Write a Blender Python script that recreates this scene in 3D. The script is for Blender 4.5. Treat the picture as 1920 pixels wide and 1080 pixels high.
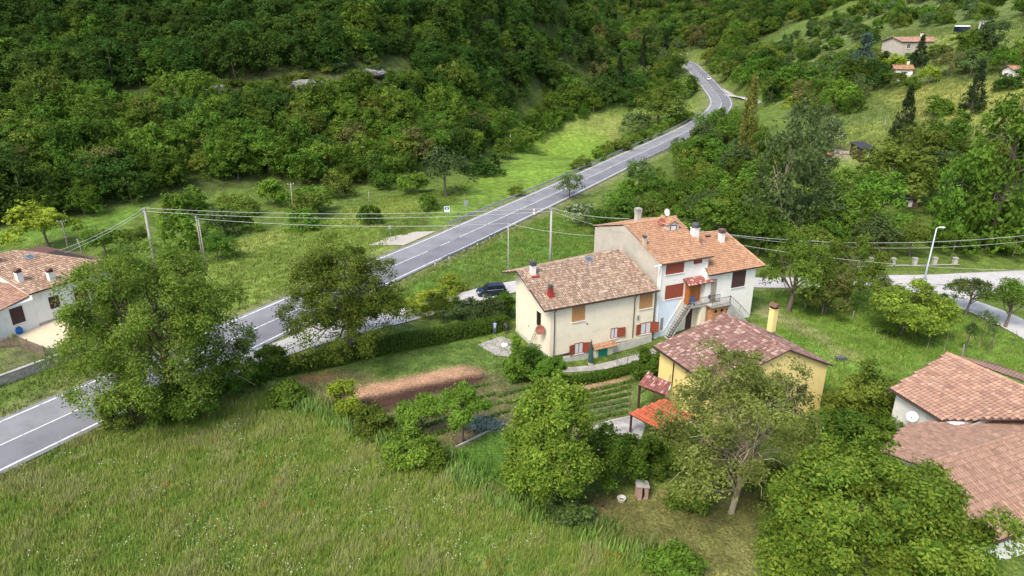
import bpy, math, random
import numpy as np
from mathutils import Vector
rnd = random.Random(7)
S = bpy.context.scene
for o in list(bpy.data.objects): bpy.data.objects.remove(o)
R = math.radians

# ------------------------------------------------------------------ camera, sky, sun, exposure
CH = 35.0; PITCH = R(21.0); F = 1280.0
cam_d = bpy.data.cameras.new('camera'); cam = bpy.data.objects.new('camera', cam_d)
S.collection.objects.link(cam); S.camera = cam
cam.location = (0, 0, CH); cam.rotation_euler = (R(90) - PITCH, 0, 0)
cam_d.sensor_width = 36; cam_d.lens = 36 * F / 1920; cam_d.clip_end = 9000; cam_d.clip_start = 0.5
SUN = Vector((-0.35, -0.52, 0.80)).normalized()
elev = math.asin(SUN.z); az = math.atan2(SUN.x, SUN.y)
W = bpy.data.worlds.new('World'); S.world = W; W.use_nodes = True
nt = W.node_tree; bg = nt.nodes['Background']
sky = nt.nodes.new('ShaderNodeTexSky'); sky.sky_type = 'NISHITA'; sky.sun_disc = False
sky.sun_elevation = elev; sky.sun_rotation = az; sky.air_density = 1.0; sky.dust_density = 3.0
nt.links.new(sky.outputs[0], bg.inputs[0]); bg.inputs[1].default_value = 0.15
sd = bpy.data.lights.new('sun', 'SUN'); sd.energy = 1.3; sd.angle = R(16.0); sd.color = (1.0, 0.94, 0.83)
so = bpy.data.objects.new('sun', sd); S.collection.objects.link(so); so.location = (-60, -60, 160)
so.rotation_euler = SUN.to_track_quat('Z', 'Y').to_euler()
S.view_settings.view_transform = 'Standard'; S.view_settings.look = 'None'
S.view_settings.exposure = 1.04; S.view_settings.gamma = 1.0
S.cycles.max_bounces = 5; S.cycles.transparent_max_bounces = 6; S.cycles.diffuse_bounces = 4

# ------------------------------------------------------------------ photo geometry helpers
cp, sp = math.cos(PITCH), math.sin(PITCH)
def ray(u, v):
    x = (u - 960) / F; y = (v - 540) / F
    return np.array([x, cp - sp * y, -(sp + cp * y)])
def at(u, v, z=0.0):
    r = ray(u, v); t = (z - CH) / r[2]; return np.array([0, 0, CH]) + r * t
def atD(u, v, D):
    r = ray(u, v); return np.array([0, 0, CH]) + r * (D / math.hypot(r[0], r[1]))
def atY(u, v, Y):
    r = ray(u, v); return np.array([0, 0, CH]) + r * (Y / r[1])
def proj(X, Y, Z):
    Z = Z - CH; d = Y * cp - Z * sp; yy = -(Z * cp + Y * sp)
    d = np.where(np.abs(d) < .01, .01, d)
    return np.where(d > 0, 960 + F * X / d, -9999), np.where(d > 0, 540 + F * yy / d, -9999)
def inpoly(u, v, poly):
    u = np.asarray(u, float); v = np.asarray(v, float); c = np.zeros(u.shape, bool); n = len(poly)
    for i in range(n):
        x0, y0 = poly[i]; x1, y1 = poly[(i + 1) % n]
        if y0 == y1: continue
        m = ((y0 > v) != (y1 > v)) & (u < (x1 - x0) * (v - y0) / (y1 - y0) + x0)
        c ^= m
    return c

# ------------------------------------------------------------------ objects
def setp(o, label=None, cat=None, group=None, kind=None):
    if label: o['label'] = label
    if cat: o['category'] = cat
    if group: o['group'] = group
    if kind: o['kind'] = kind
    return o
def empty(name, loc, label, cat, group=None):
    o = bpy.data.objects.new(name, None); S.collection.objects.link(o)
    o.location = [float(c) for c in loc]; o.empty_display_size = .3
    return setp(o, label, cat, group)
def rootloc(p):
    while p.parent: p = p.parent
    return np.array(p.location) if p.type == 'EMPTY' else np.zeros(3)
class MB:
    def __init__(s): s.v = []; s.f = []; s.m = []; s.c = []; s.n = 0
    def add(s, vs, fs, mi=0, col=(1, 1, 1)):
        vs = np.asarray(vs, float).reshape(-1, 3)
        s.v.append(vs); s.f += [tuple(i + s.n for i in f) for f in fs]; s.m += [mi] * len(fs)
        s.c.append(np.tile(np.array(col, float), (len(vs), 1))); s.n += len(vs)
        return s
    def hexa(s, p, mi=0, col=(1, 1, 1)):      # 8 corners: bottom 4 ccw, top 4
        return s.add(p, [(3, 2, 1, 0), (4, 5, 6, 7), (0, 1, 5, 4), (1, 2, 6, 5), (2, 3, 7, 6), (3, 0, 4, 7)], mi, col)
    def box(s, c, h, rz=0, mi=0, col=(1, 1, 1), taper=1.0):
        ca, sa = math.cos(rz), math.sin(rz); p = []
        for k, z in ((1, -1), (taper, 1)):
            for a, b in ((-1, -1), (1, -1), (1, 1), (-1, 1)):
                x, y = a * h[0] * k, b * h[1] * k
                p.append((c[0] + x * ca - y * sa, c[1] + x * sa + y * ca, c[2] + z * h[2]))
        return s.hexa(p, mi, col)
    def tube(s, pts, rad, seg=8, mi=0, col=(1, 1, 1), caps=True):
        pts = [np.array(p, float) for p in pts]
        if not hasattr(rad, '__len__'): rad = [rad] * len(pts)
        vs = []; ref = None
        for i, p in enumerate(pts):
            d = pts[min(i + 1, len(pts) - 1)] - pts[max(i - 1, 0)]; d = d / (np.linalg.norm(d) + 1e-9)
            if ref is None:
                ref = np.cross(d, (0, 0, 1) if abs(d[2]) < .9 else (1, 0, 0)); ref /= np.linalg.norm(ref)
            a = ref - d * (ref @ d); a /= (np.linalg.norm(a) + 1e-9); ref = a; b = np.cross(d, a)
            for k in range(seg):
                t = 2 * math.pi * k / seg
                vs.append(p + rad[i] * (a * math.cos(t) + b * math.sin(t)))
        fs = []
        for i in range(len(pts) - 1):
            for k in range(seg):
                fs.append((i * seg + k, i * seg + (k + 1) % seg, (i + 1) * seg + (k + 1) % seg, (i + 1) * seg + k))
        if caps: fs.append(tuple(range(seg))[::-1]); fs.append(tuple((len(pts) - 1) * seg + k for k in range(seg)))
        return s.add(vs, fs, mi, col)
    def lathe(s, c, prof, seg=16, mi=0, col=(1, 1, 1), ax=(0, 0, 1)):
        ax = np.array(ax, float); ax /= np.linalg.norm(ax)
        a = np.cross(ax, (0, 0, 1) if abs(ax[2]) < .9 else (1, 0, 0)); a /= np.linalg.norm(a); b = np.cross(ax, a)
        vs = [np.array(c) + ax * z + r * (a * math.cos(2 * math.pi * k / seg) + b * math.sin(2 * math.pi * k / seg)) for r, z in prof for k in range(seg)]
        fs = [(i * seg + k, i * seg + (k + 1) % seg, (i + 1) * seg + (k + 1) % seg, (i + 1) * seg + k) for i in range(len(prof) - 1) for k in range(seg)]
        return s.add(vs, fs, mi, col)
    def build(s, name, mats, parent=None, smooth=False, local=False, raw=False):
        if not isinstance(mats, (list, tuple)): mats = [mats]
        V = np.concatenate(s.v) if s.v else np.zeros((0, 3))
        if parent is not None and not local: V = V - rootloc(parent)
        me = bpy.data.meshes.new(name); me.from_pydata(V.tolist(), [], s.f)
        for m in mats: me.materials.append(m)
        if len(mats) > 1: me.polygons.foreach_set('material_index', s.m)
        C = np.concatenate(s.c) if s.c else np.zeros((0, 3))
        ca = me.color_attributes.new('Col', 'FLOAT_COLOR', 'POINT')
        ca.data.foreach_set('color', np.hstack([C, np.ones((len(C), 1))]).astype(np.float32).ravel())
        if smooth: me.polygons.foreach_set('use_smooth', [True] * len(me.polygons))
        me.update()
        if raw: return me
        o = bpy.data.objects.new(name, me); S.collection.objects.link(o)
        if parent is not None: o.parent = parent
        return o
def npmesh(name, V, Q, mats, cols=None, midx=None, smooth=False):
    """fast mesh from numpy quads"""
    me = bpy.data.meshes.new(name); V = np.asarray(V, np.float32); Q = np.asarray(Q, np.int32); k = Q.shape[1]
    me.vertices.add(len(V)); me.vertices.foreach_set('co', V.ravel())
    me.loops.add(Q.size); me.loops.foreach_set('vertex_index', Q.ravel())
    me.polygons.add(len(Q)); me.polygons.foreach_set('loop_start', np.arange(len(Q), dtype=np.int32) * k)
    for m in mats: me.materials.append(m)
    if midx is not None: me.polygons.foreach_set('material_index', np.asarray(midx, np.int32))
    if smooth: me.polygons.foreach_set('use_smooth', np.ones(len(Q), bool))
    me.update(calc_edges=True)
    if cols is not None:
        ca = me.color_attributes.new('Col', 'FLOAT_COLOR', 'POINT')
        ca.data.foreach_set('color', np.hstack([cols, np.ones((len(cols), 1))]).astype(np.float32).ravel())
    return me

# ------------------------------------------------------------------ materials
def mat(name, col, rough=.8, noise=0.0, nscale=2.0, metal=0.0, attr=False, bump=0.0, bscale=20., dirt=None, spec=.3, trans=0.0, randv=0.0, coord='Object', wave=None):
    m = bpy.data.materials.new(name); m.use_nodes = True; t = m.node_tree; N = t.nodes; L = t.links
    b = N['Principled BSDF']; b.inputs['Roughness'].default_value = rough; b.inputs['Metallic'].default_value = metal
    b.inputs['Specular IOR Level'].default_value = spec
    rgb = N.new('ShaderNodeRGB'); rgb.outputs[0].default_value = (*col, 1); cur = rgb.outputs[0]
    tc = N.new('ShaderNodeTexCoord')
    if attr:
        a = N.new('ShaderNodeAttribute'); a.attribute_name = 'Col'
        mx = N.new('ShaderNodeMix'); mx.data_type = 'RGBA'; mx.blend_type = 'MULTIPLY'; mx.inputs[0].default_value = 1
        L.new(cur, mx.inputs[6]); L.new(a.outputs['Color'], mx.inputs[7]); cur = mx.outputs[2]
    if noise:
        n = N.new('ShaderNodeTexNoise'); n.inputs['Scale'].default_value = nscale; n.inputs['Detail'].default_value = 6
        L.new(tc.outputs[coord], n.inputs['Vector'])
        mr = N.new('ShaderNodeMapRange'); mr.inputs[1].default_value = .3; mr.inputs[2].default_value = .7
        mr.inputs[3].default_value = 1 - noise; mr.inputs[4].default_value = 1 + noise; L.new(n.outputs[0], mr.inputs[0])
        vm = N.new('ShaderNodeVectorMath'); vm.operation = 'SCALE'; L.new(cur, vm.inputs[0]); L.new(mr.outputs[0], vm.inputs['Scale']); cur = vm.outputs[0]
    if dirt:
        dc, ds, dl, dh = dirt
        n = N.new('ShaderNodeTexNoise'); n.inputs['Scale'].default_value = ds; n.inputs['Detail'].default_value = 8; n.inputs['Roughness'].default_value = .65
        L.new(tc.outputs[coord], n.inputs['Vector'])
        mr = N.new('ShaderNodeMapRange'); mr.inputs[1].default_value = dl; mr.inputs[2].default_value = dh; L.new(n.outputs[0], mr.inputs[0])
        mx = N.new('ShaderNodeMix'); mx.data_type = 'RGBA'; L.new(mr.outputs[0], mx.inputs[0]); L.new(cur, mx.inputs[6]); mx.inputs[7].default_value = (*dc, 1); cur = mx.outputs[2]
    if randv:
        oi = N.new('ShaderNodeObjectInfo'); hs = N.new('ShaderNodeHueSaturation')
        m1 = N.new('ShaderNodeMapRange'); m1.inputs[3].default_value = 1 - randv; m1.inputs[4].default_value = 1 + randv * 1.15; L.new(oi.outputs['Random'], m1.inputs[0])
        mm = N.new('ShaderNodeMath'); mm.operation = 'MULTIPLY'; mm.inputs[1].default_value = 7.31; L.new(oi.outputs['Random'], mm.inputs[0])
        fr = N.new('ShaderNodeMath'); fr.operation = 'FRACT'; L.new(mm.outputs[0], fr.inputs[0])
        m2 = N.new('ShaderNodeMapRange'); m2.inputs[3].default_value = .5 - randv * .06; m2.inputs[4].default_value = .5 + randv * .045; L.new(fr.outputs[0], m2.inputs[0])
        L.new(m1.outputs[0], hs.inputs['Value']); L.new(m2.outputs[0], hs.inputs['Hue']); L.new(cur, hs.inputs['Color']); cur = hs.outputs[0]
    L.new(cur, b.inputs['Base Color'])
    if bump:
        n = N.new('ShaderNodeTexNoise'); n.inputs['Scale'].default_value = bscale; n.inputs['Detail'].default_value = 5
        L.new(tc.outputs[coord], n.inputs['Vector']); bp = N.new('ShaderNodeBump'); bp.inputs['Strength'].default_value = bump; bp.inputs['Distance'].default_value = .05
        L.new(n.outputs[0], bp.inputs['Height']); L.new(bp.outputs[0], b.inputs['Normal'])
    if trans:
        tr = N.new('ShaderNodeBsdfTranslucent'); L.new(cur, tr.inputs[0]); ms = N.new('ShaderNodeMixShader'); ms.inputs[0].default_value = trans
        out = N['Material Output']; L.new(b.outputs[0], ms.inputs[1]); L.new(tr.outputs[0], ms.inputs[2]); L.new(ms.outputs[0], out.inputs[0])
    return m
def leafmat(name, col, rv=.22): return mat(name, col, rough=.7, attr=True, spec=.07, trans=.40, randv=rv, noise=.12, nscale=.35)
LM = dict(
    wood=leafmat('leaf_woodland', (.108, .192, .024), .32), dark=leafmat('leaf_dark_and_cloud_shade', (.060, .118, .020), .30),  # dark leaf tone; on the upper left wood it paints in cloud shade
    olive=leafmat('leaf_olive_green', (.160, .220, .034)), bright=leafmat('leaf_fresh_green', (.135, .245, .030)),
    walnut=leafmat('leaf_walnut', (.225, .315, .040)), yellow=leafmat('leaf_yellow_green', (.29, .37, .04)),
    grey=leafmat('leaf_grey_green', (.115, .175, .055)), blue=leafmat('needle_blue_grey', (.085, .14, .095)),
    pine=leafmat('needle_dark', (.036, .062, .022)), brown=leafmat('leaf_brownish', (.165, .165, .050)),
    sparse=leafmat('leaf_olive_yellow', (.185, .215, .045)), hedge=leafmat('leaf_hedge', (.085, .160, .020), .1), white=leafmat('blossom_white', (.48, .50, .33), .1),
    pale=leafmat('leaf_pale_catkin', (.24, .26, .075)), crop=leafmat('leaf_vegetable', (.10, .19, .03)))
M = dict(
    bark=mat('bark', (.14, .11, .085), .9, .25, 6), barkpale=mat('bark_pale', (.34, .29, .19), .9, .3, 5),
    cream=mat('plaster_cream', (.80, .72, .55), .9, .05, .8, dirt=((.52, .46, .36), 1.3, .55, .92)),
    white=mat('plaster_white', (.79, .765, .70), .9, .04, .8, dirt=((.50, .48, .43), 1.1, .54, .9)),
    bluewhite=mat('paint_pale_blue', (.66, .74, .82), .9, .04, .8),
    yellow=mat('plaster_yellow', (.82, .64, .25), .9, .06, .9, dirt=((.6, .45, .2), 1.2, .60, 1.0)),
    grey=mat('render_grey_beige', (.50, .45, .37), .95, .08, .7, dirt=((.33, .29, .24), 1.0, .5, .9)),
    plinth=mat('plinth_concrete', (.52, .50, .45), .95, .14, 1.5, dirt=((.25, .22, .17), 1.6, .5, .8)),
    concrete=mat('concrete', (.42, .40, .36), .95, .15, 1.2, dirt=((.22, .2, .16), 2., .5, .8)),
    stone=mat('rough_stone', (.38, .34, .30), .95, .3, 2.5, bump=.6, bscale=3),
    tile=mat('roof_tile', (1, 1, 1), .9, attr=True, noise=.12, nscale=3, dirt=((.17, .15, .12), .9, .60, .95)),
    tilebase=mat('roof_underlay', (.16, .09, .065), .95),
    fascia=mat('roof_edge_dark', (.06, .045, .04), .8), gutter=mat('gutter_brown', (.055, .035, .03), .5, metal=.2),
    soffit=mat('soffit', (.45, .38, .30), .9),
    wood_or=mat('shutter_tan_wood', (.42, .22, .085), .7, .18, 5), wood_red=mat('shutter_red_wood', (.27, .065, .035), .6, .15, 5),
    wood_dk=mat('shutter_dark_brown', (.07, .035, .03), .7, .12, 4), wood_door=mat('door_orange_wood', (.36, .12, .03), .55, .15, 4),
    fencewood=mat('weathered_wood', (.16, .11, .09), .9, .3, 3),
    postwood=mat('post_grey_wood', (.30, .26, .21), .9, .25, 4),
    dark=mat('dark_opening', (.015, .014, .013), .5), glass=mat('window_glass', (.10, .12, .14), .12, spec=.6),
    curtain=mat('window_curtain', (.62, .64, .66), .4),
    whitep=mat('white_paint', (.8, .8, .78), .5), redp=mat('red_sheet_metal', (.28, .035, .03), .6, .15, 4),
    capdark=mat('chimney_cap_dark', (.09, .09, .09), .8), teal=mat('teal_hatch', (.02, .28, .22), .6),
    iron=mat('iron_railing', (.05, .045, .045), .6), galv=mat('galvanised_steel', (.42, .44, .45), .45, .1, 3, metal=.6),
    pole=mat('concrete_pole', (.42, .40, .35), .9, .1, 2), wire=mat('cable', (.42, .44, .40), .6),
    asphalt=mat('asphalt', (.25, .25, .255), .93, .08, .5, dirt=((.195, .195, .20), .22, .42, .60)), asphalt2=mat('asphalt_right_lane', (.205, .207, .22), .93, .08, .5, dirt=((.165, .165, .175), .25, .42, .60)),
    lane=mat('pale_asphalt', (.50, .48, .45), .95, .12, 8, dirt=((.39, .37, .34), .6, .45, .7)),
    mark=mat('road_paint', (.66, .66, .64), .8, .15, 3, dirt=((.30, .30, .30), 1.6, .50, .68)),
    gravel=mat('pale_gravel', (.44, .40, .33), .97, .15, 3),
    patio=mat('patio_concrete', (.42, .40, .37), .95, .25, .8, dirt=((.26, .24, .21), 1.2, .4, .7)),
    carblue=mat('car_paint_dark_blue', (.012, .020, .045), .25, spec=.6), carglass=mat('car_glass', (.02, .025, .03), .08, spec=.7),
    rubber=mat('rubber', (.02, .02, .02), .8), headl=mat('lamp_clear', (.6, .62, .64), .2, spec=.6),
    blue=mat('blue_plastic', (.01, .12, .40), .5), navy=mat('navy_cloth', (.04, .08, .2), .8),
    dishred=mat('dish_red', (.28, .09, .065), .7), tarp=mat('dark_sheet_roof', (.05, .045, .055), .7),
    green=mat('parasol_green', (.03, .085, .075), .8), teal2=mat('agave_leaf', (.15, .21, .17), .6, .2, 2),
    skin=mat('skin', (.45, .28, .2), .7), cloth=mat('shirt_lilac_blue', (.30, .34, .55), .9), trouser=mat('trousers_grey', (.12, .13, .17), .9),
    hair=mat('hair_dark', (.05, .04, .035), .8), poppy=mat('poppy_red', (.6, .05, .01), .7), daisy=mat('daisy_white', (.75, .75, .7), .7),
    brick=mat('brick_orange', (.45, .22, .10), .95, .25, 3), net=mat('fence_mesh', (.22, .23, .22), .7),
    signback=mat('sign_back_grey', (.22, .25, .27), .5), signblue=mat('sign_blue', (.03, .10, .38), .5), yellowp=mat('yellow_cloth', (.75, .75, .12), .8))

# ------------------------------------------------------------------ terrain
ctrl = []
def cpt(u, v, Y=None, D=None, z=None, dz=0):
    p = atY(u, v, Y) if Y else (atD(u, v, D) if D else at(u, v, z)); p = np.array(p); p[2] += dz; ctrl.append(p); return p
ROADC = [at(0, 835) + (at(0, 835) - at(252, 720)) * 1.2, at(0, 835), at(252, 720), at(418, 644), at(505, 604), at(742, 497), at(832, 458), at(950, 404), at(1066, 351),
         at(1180, 297, .4), at(1262, 259, 1.2), at(1314, 232, 2.2), at(1345, 208, 3.4), at(1352, 189, 4.8), at(1336, 166, 6.4), at(1318, 145, 8.8), at(1302, 129, 11.5), at(1291, 119, 13.6)]
ROADC.append(ROADC[-1] + (ROADC[-1] - ROADC[-2]) * 1.2 - np.array([6, 0, 0]))
def catmull(P, step=2.0):
    P = [np.array(p, float) for p in P]; P = [2 * P[0] - P[1]] + P + [2 * P[-1] - P[-2]]; out = []
    for i in range(1, len(P) - 2):
        n = max(2, int(np.linalg.norm(P[i + 1] - P[i]) / step))
        for k in range(n):
            t = k / n
            out.append(.5 * (2 * P[i] + (P[i + 1] - P[i - 1]) * t + (2 * P[i - 1] - 5 * P[i] + 4 * P[i + 1] - P[i + 2]) * t * t + (3 * P[i] - P[i - 1] - 3 * P[i + 1] + P[i + 2]) * t ** 3))
    out.append(P[-2]); return np.array(out)
road = catmull(ROADC)
for p in ROADC[:]: ctrl.append(np.array(p))
for x in range(-75, 90, 15):
    for y in (22, 37, 52, 67, 82, 97, 108):
        if y > 90 and x < -70: continue
        ctrl.append(np.array([x, y, 0.0]))
for x in range(-60, 60, 20): ctrl.append(np.array([x, 122, 0.0]))
ctrl[:] = [c for c in ctrl if not (25 < c[0] < 50 and 48 < c[1] < 60 and abs(c[2]) < .01)]
for x, y, z in ((7, 68, -1.3), (11, 70, -1.55), (15, 72, -1.5), (13, 66, -1.2), (2, 70, -.5), (30, 55, -2.6), (36, 49, -2.4), (44, 44, -1.5), (26, 68, -.5)): ctrl.append(np.array([x, y, z]))
for x, y in ((-120, 20, ), (120, 20), (0, -60), (-160, -60), (160, -60), (90, 60), (-100, 60)): ctrl.append(np.array([x, y, 0.0 if abs(x) < 95 else 4.]))
# left valley floor
for u, v in ((0, 432), (180, 405), (420, 385), (640, 372), (870, 332), (950, 262), (1000, 300), (900, 370)): cpt(u, v, z=0)
# left wooded slope (the surface lies about one crown below what the eye sees)
for u, v, Y in ((-250, 300, 142), (-250, 120, 172), (0, 300, 146), (0, 190, 172), (300, 290, 158), (330, 170, 188), (560, 160, 196), (700, 145, 204), (600, 280, 172),
                (800, 230, 205), (860, 180, 222), (-250, -40, 196), (0, 60, 200), (0, -60, 222), (350, 60, 216), (350, -60, 240), (700, 60, 232), (700, -60, 258), (880, 110, 250), (930, 200, 252), (900, 0, 275), (990, 90, 300), (1030, 10, 330), (1045, -50, 350)):
    cpt(u, v, Y=Y)
for u, v, Y, dz in ((-250, -160, 290, 20), (0, -160, 300, 20), (400, -180, 330, 20), (800, -160, 360, 15), (1000, -120, 440, -20)): cpt(u, v, Y=Y, dz=dz)
# valley behind the spur and far woods
for u, v, Y in ((1000, 215, 262), (1060, 170, 320), (1150, 195, 290), (1130, 130, 400), (1230, 140, 400), (1080, 60, 490), (1200, 90, 470), (1280, 85, 480), (1150, 30, 560), (1250, 30, 590), (1200, -40, 660), (1100, -40, 620), (1380, -20, 620), (1300, -20, 640)): cpt(u, v, Y=Y)
cpt(1075, 150, Y=380); cpt(1270, 200, Y=270)
# right hill side
for u, v, Y in ((1400, 150, 330), (1400, 110, 400), (1350, 60, 500), (1500, 40, 440), (1500, 90, 370), (1640, 5, 420), (1500, 150, 285), (1600, 110, 255), (1700, 88, 222), (1780, 75, 215), (1850, 70, 208), (1640, 60, 300), (1850, 20, 260), (1920, -20, 290), (1780, -40, 380), (2100, -20, 250), (2100, 120, 180),
                (1840, 165, 172), (1760, 195, 170), (1920, 210, 150), (1600, 200, 200), (1560, 250, 172), (1680, 250, 165), (1480, 220, 215), (1615, 296, 156), (1520, 320, 150), (1450, 290, 165), (2100, 260, 135), (1420, 240, 215)): cpt(u, v, Y=Y)
for u, v in ((1650, 400), (1500, 420), (1800, 420), (1920, 440), (1250, 350), (1350, 330), (1700, 340)): cpt(u, v, z=1.0 if v > 345 else 2.6)
for a in range(0, 360, 30):
    for rr in (1100, 2200): ctrl.append(np.array([rr * math.cos(R(a)), 250 + rr * math.sin(R(a)), 70.0 if 0 <= a <= 180 else 5.]))
K = np.array(ctrl)
def tpsk(r2): return np.where(r2 > 1e-9, r2 * np.log(r2 + 1e-12), 0) * .5
sc = 100.; n = len(K); kx = K[:, :2] / sc
A_ = tpsk(((kx[:, None] - kx[None]) ** 2).sum(-1)) + np.eye(n) * .004
Pm = np.hstack([np.ones((n, 1)), kx]); full = np.block([[A_, Pm], [Pm.T, np.zeros((3, 3))]])
sol = np.linalg.solve(full, np.concatenate([K[:, 2], np.zeros(3)]))
def tps(X, Y):
    X = np.asarray(X, float) / sc; Y = np.asarray(Y, float) / sc; out = np.zeros(X.shape)
    for i in range(n): out += sol[i] * tpsk((X - kx[i, 0]) ** 2 + (Y - kx[i, 1]) ** 2)
    return out + sol[n] + sol[n + 1] * X + sol[n + 2] * Y
def axis(lo, hi, d, far0, far1, g=1.045):
    a = list(np.arange(lo, hi, d)); s = d; x = a[-1]
    while x < far1: s = min(s * g, 60); x += s; a.append(x)
    s = d; x = lo; b = []
    while x > far0: s = min(s * g, 60); x -= s; b.append(x)
    return np.array(b[::-1] + a)
XS = axis(-62, 66, .5, -1500, 1500); YS = axis(34, 124, .5, -300, 2300)
GX, GY = np.meshgrid(XS, YS)
GZ = tps(GX, GY)
def snoise(X, Y, s, seed=0):
    r = np.random.RandomState(seed); o = 0
    for k in range(7):
        a = r.rand() * 6.28; f = (1 + r.rand() * 1.5) / s; o = o + np.sin((X * math.cos(a) + Y * math.sin(a)) * f * 6.28 + r.rand() * 6.28 + 1.5 * np.sin((X * math.sin(a) - Y * math.cos(a)) * f * 3.1 + r.rand() * 6))
    return o / 7
dist = np.hypot(GX, GY)
far_ = np.clip((dist - 150) / 150, 0, 1)
GZ = GZ + snoise(GX, GY, 70, 3) * 3.0 * far_ + snoise(GX, GY, 5, 4) * .06
GZ = np.where(dist > 800, np.minimum(GZ, 160), GZ)
def polydist(X, Y, P, width=30):
    best = np.full(X.shape, 1e9); bz = np.zeros(X.shape); side = np.zeros(X.shape)
    for a, b in zip(P[:-1], P[1:]):
        m = (X > min(a[0], b[0]) - width) & (X < max(a[0], b[0]) + width) & (Y > min(a[1], b[1]) - width) & (Y < max(a[1], b[1]) + width)
        if not m.any(): continue
        x = X[m]; y = Y[m]; d = b[:2] - a[:2]; L2 = d @ d + 1e-9
        t = np.clip(((x - a[0]) * d[0] + (y - a[1]) * d[1]) / L2, 0, 1)
        q = np.hypot(x - a[0] - t * d[0], y - a[1] - t * d[1]); bb = best[m]; k = q < bb
        bb[k] = q[k]; best[m] = bb; z = bz[m]; z[k] = (a[2] + (b[2] - a[2]) * t)[k]; bz[m] = z
        sg = side[m]; sg[k] = np.sign((x - a[0]) * d[1] - (y - a[1]) * d[0])[k]; side[m] = sg
    return best, bz, side
def carve(P, hw, drop=.14, soft=6):
    global GZ
    q, z, s = polydist(GX, GY, P, hw + soft + 2)
    w = np.clip((hw + soft - q) / soft, 0, 1); w = w * w * (3 - 2 * w)
    GZ = GZ * (1 - w) + (z - drop) * w
junction = catmull([at(1341, 164, 6.6), at(1366, 174, 6.2), at(1405, 184, 6), at(1435, 205, 5.2)], 3)
carve(junction, 3.0, .12, 5)
carve(road, 6.0)
lane = catmull([at(380, 706), at(470, 674), at(590, 634), at(680, 610), at(770, 588), at(870, 560), at(960, 538), at(1060, 527), at(1180, 522), at(1320, 527), at(1440, 530), at(1540, 529), at(1640, 526), at(1760, 524), at(1850, 520), at(1960, 516), at(2200, 512)], 1.5)
lane[:, 2] = .02; carve(lane, 2.4, .1, 2.5)
branch = catmull([at(1700, 530), at(1745, 548), at(1800, 566), at(1860, 588), at(1930, 622), at(2050, 690)], 1.5); branch[:, 2] = .02; carve(branch, 2.2, .1, 2.0)
def Hgt(x, y):
    x = np.asarray(x, float); y = np.asarray(y, float)
    i = np.clip(np.searchsorted(XS, x) - 1, 0, len(XS) - 2); j = np.clip(np.searchsorted(YS, y) - 1, 0, len(YS) - 2)
    fx = (x - XS[i]) / (XS[i + 1] - XS[i]); fy = (y - YS[j]) / (YS[j + 1] - YS[j])
    return (GZ[j, i] * (1 - fx) + GZ[j, i + 1] * fx) * (1 - fy) + (GZ[j + 1, i] * (1 - fx) + GZ[j + 1, i + 1] * fx) * fy
def gnd(u, v, maxd=1200):
    """first hit of the view ray with the terrain"""
    r = ray(u, v); r = r / math.hypot(r[0], r[1]); ts = np.concatenate([np.arange(20, 250, .25), np.arange(250, maxd, 1.0)])
    px = r[0] * ts; py = r[1] * ts; pz = CH + r[2] * ts; h = Hgt(px, py); k = np.argmax(pz < h)
    if not (pz < h).any(): k = len(ts) - 1
    return np.array([px[k], py[k], h[k]])
GU, GV = proj(GX, GY, GZ)
# ground cover colours (what grows or lies there)
COL = np.zeros(GX.shape + (3,)); COL[:] = (.105, .155, .030)
def paint(poly, c, amt=1.0, world=None, nz=.0, s=8, seed=1):
    m = inpoly(GU, GV, poly) & (GY > 5) if world is None else world
    a = np.where(m, amt, 0.) * (1 - nz * (.5 + .5 * np.sign(snoise(GX, GY, s, seed))))
    COL[:] = COL * (1 - a[..., None]) + np.array(c) * a[..., None]
WOODF = (.065, .090, .024)
left_wood = [(-400, 440), (0, 428), (190, 402), (300, 375), (480, 352), (640, 352), (760, 340), (850, 318), (930, 268), (965, 230), (1050, 200), (1130, 195), (1270, 150), (1290, 100), (1400, 100), (1640, -60), (1640, -600), (-400, -600)]
paint(left_wood, WOODF)
paint([(330, 215), (760, 160), (720, 120), (330, 140)], (.075, .085, .032), .8)
paint([(1380, 110), (1640, 0), (1920, -80), (2400, -80), (2400, 300), (1500, 260)], (.115, .160, .042))
paint([(1440, 100), (1640, 0), (1760, -60), (2400, -100), (2400, 60), (1700, 60), (1620, 120), (1480, 190)], (.115, .155, .042), .9)
paint([(1660, 165), (1800, 155), (1920, 148), (2400, 140), (2400, 290), (1900, 240), (1700, 220)], (.225, .235, .058), .95)
paint([(1690, 75), (1900, 50), (1920, 80), (1760, 100)], (.20, .25, .06), .9)
paint([(870, 345), (935, 320), (1010, 262), (1110, 248), (1140, 255), (1160, 275), (1060, 330), (960, 370), (885, 372)], (.150, .240, .034))
paint([(1010, 262), (1060, 235), (1120, 215), (1180, 212), (1160, 262), (1100, 252)], (.20, .23, .06))
paint([(1180, 250), (1240, 200), (1330, 185), (1335, 205), (1260, 240)], (.17, .22, .05))
paint([(880, 372), (960, 366), (930, 420), (820, 430), (800, 400)], (.13, .205, .034))
paint([(380, 470), (560, 420), (700, 375), (800, 370), (800, 400), (700, 420), (740, 470), (560, 545), (420, 590), (380, 560)], (.165, .225, .045))
paint([(430, 455), (520, 430), (530, 450), (450, 480)], (.24, .28, .07), .9)
paint([(0, 432), (180, 402), (280, 378), (240, 420), (0, 460)], (.11, .19, .03))
paint([(640, 392), (780, 372), (790, 392), (650, 415)], (.22, .27, .06), .8)
paint([(700, 480), (1040, 405), (1110, 430), (1110, 480), (960, 520), (780, 590), (740, 600), (560, 660), (560, 580)], (.10, .175, .03))
paint([(1560, 235), (1680, 225), (1700, 270), (1600, 300), (1530, 290)], (.155, .20, .045))
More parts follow.
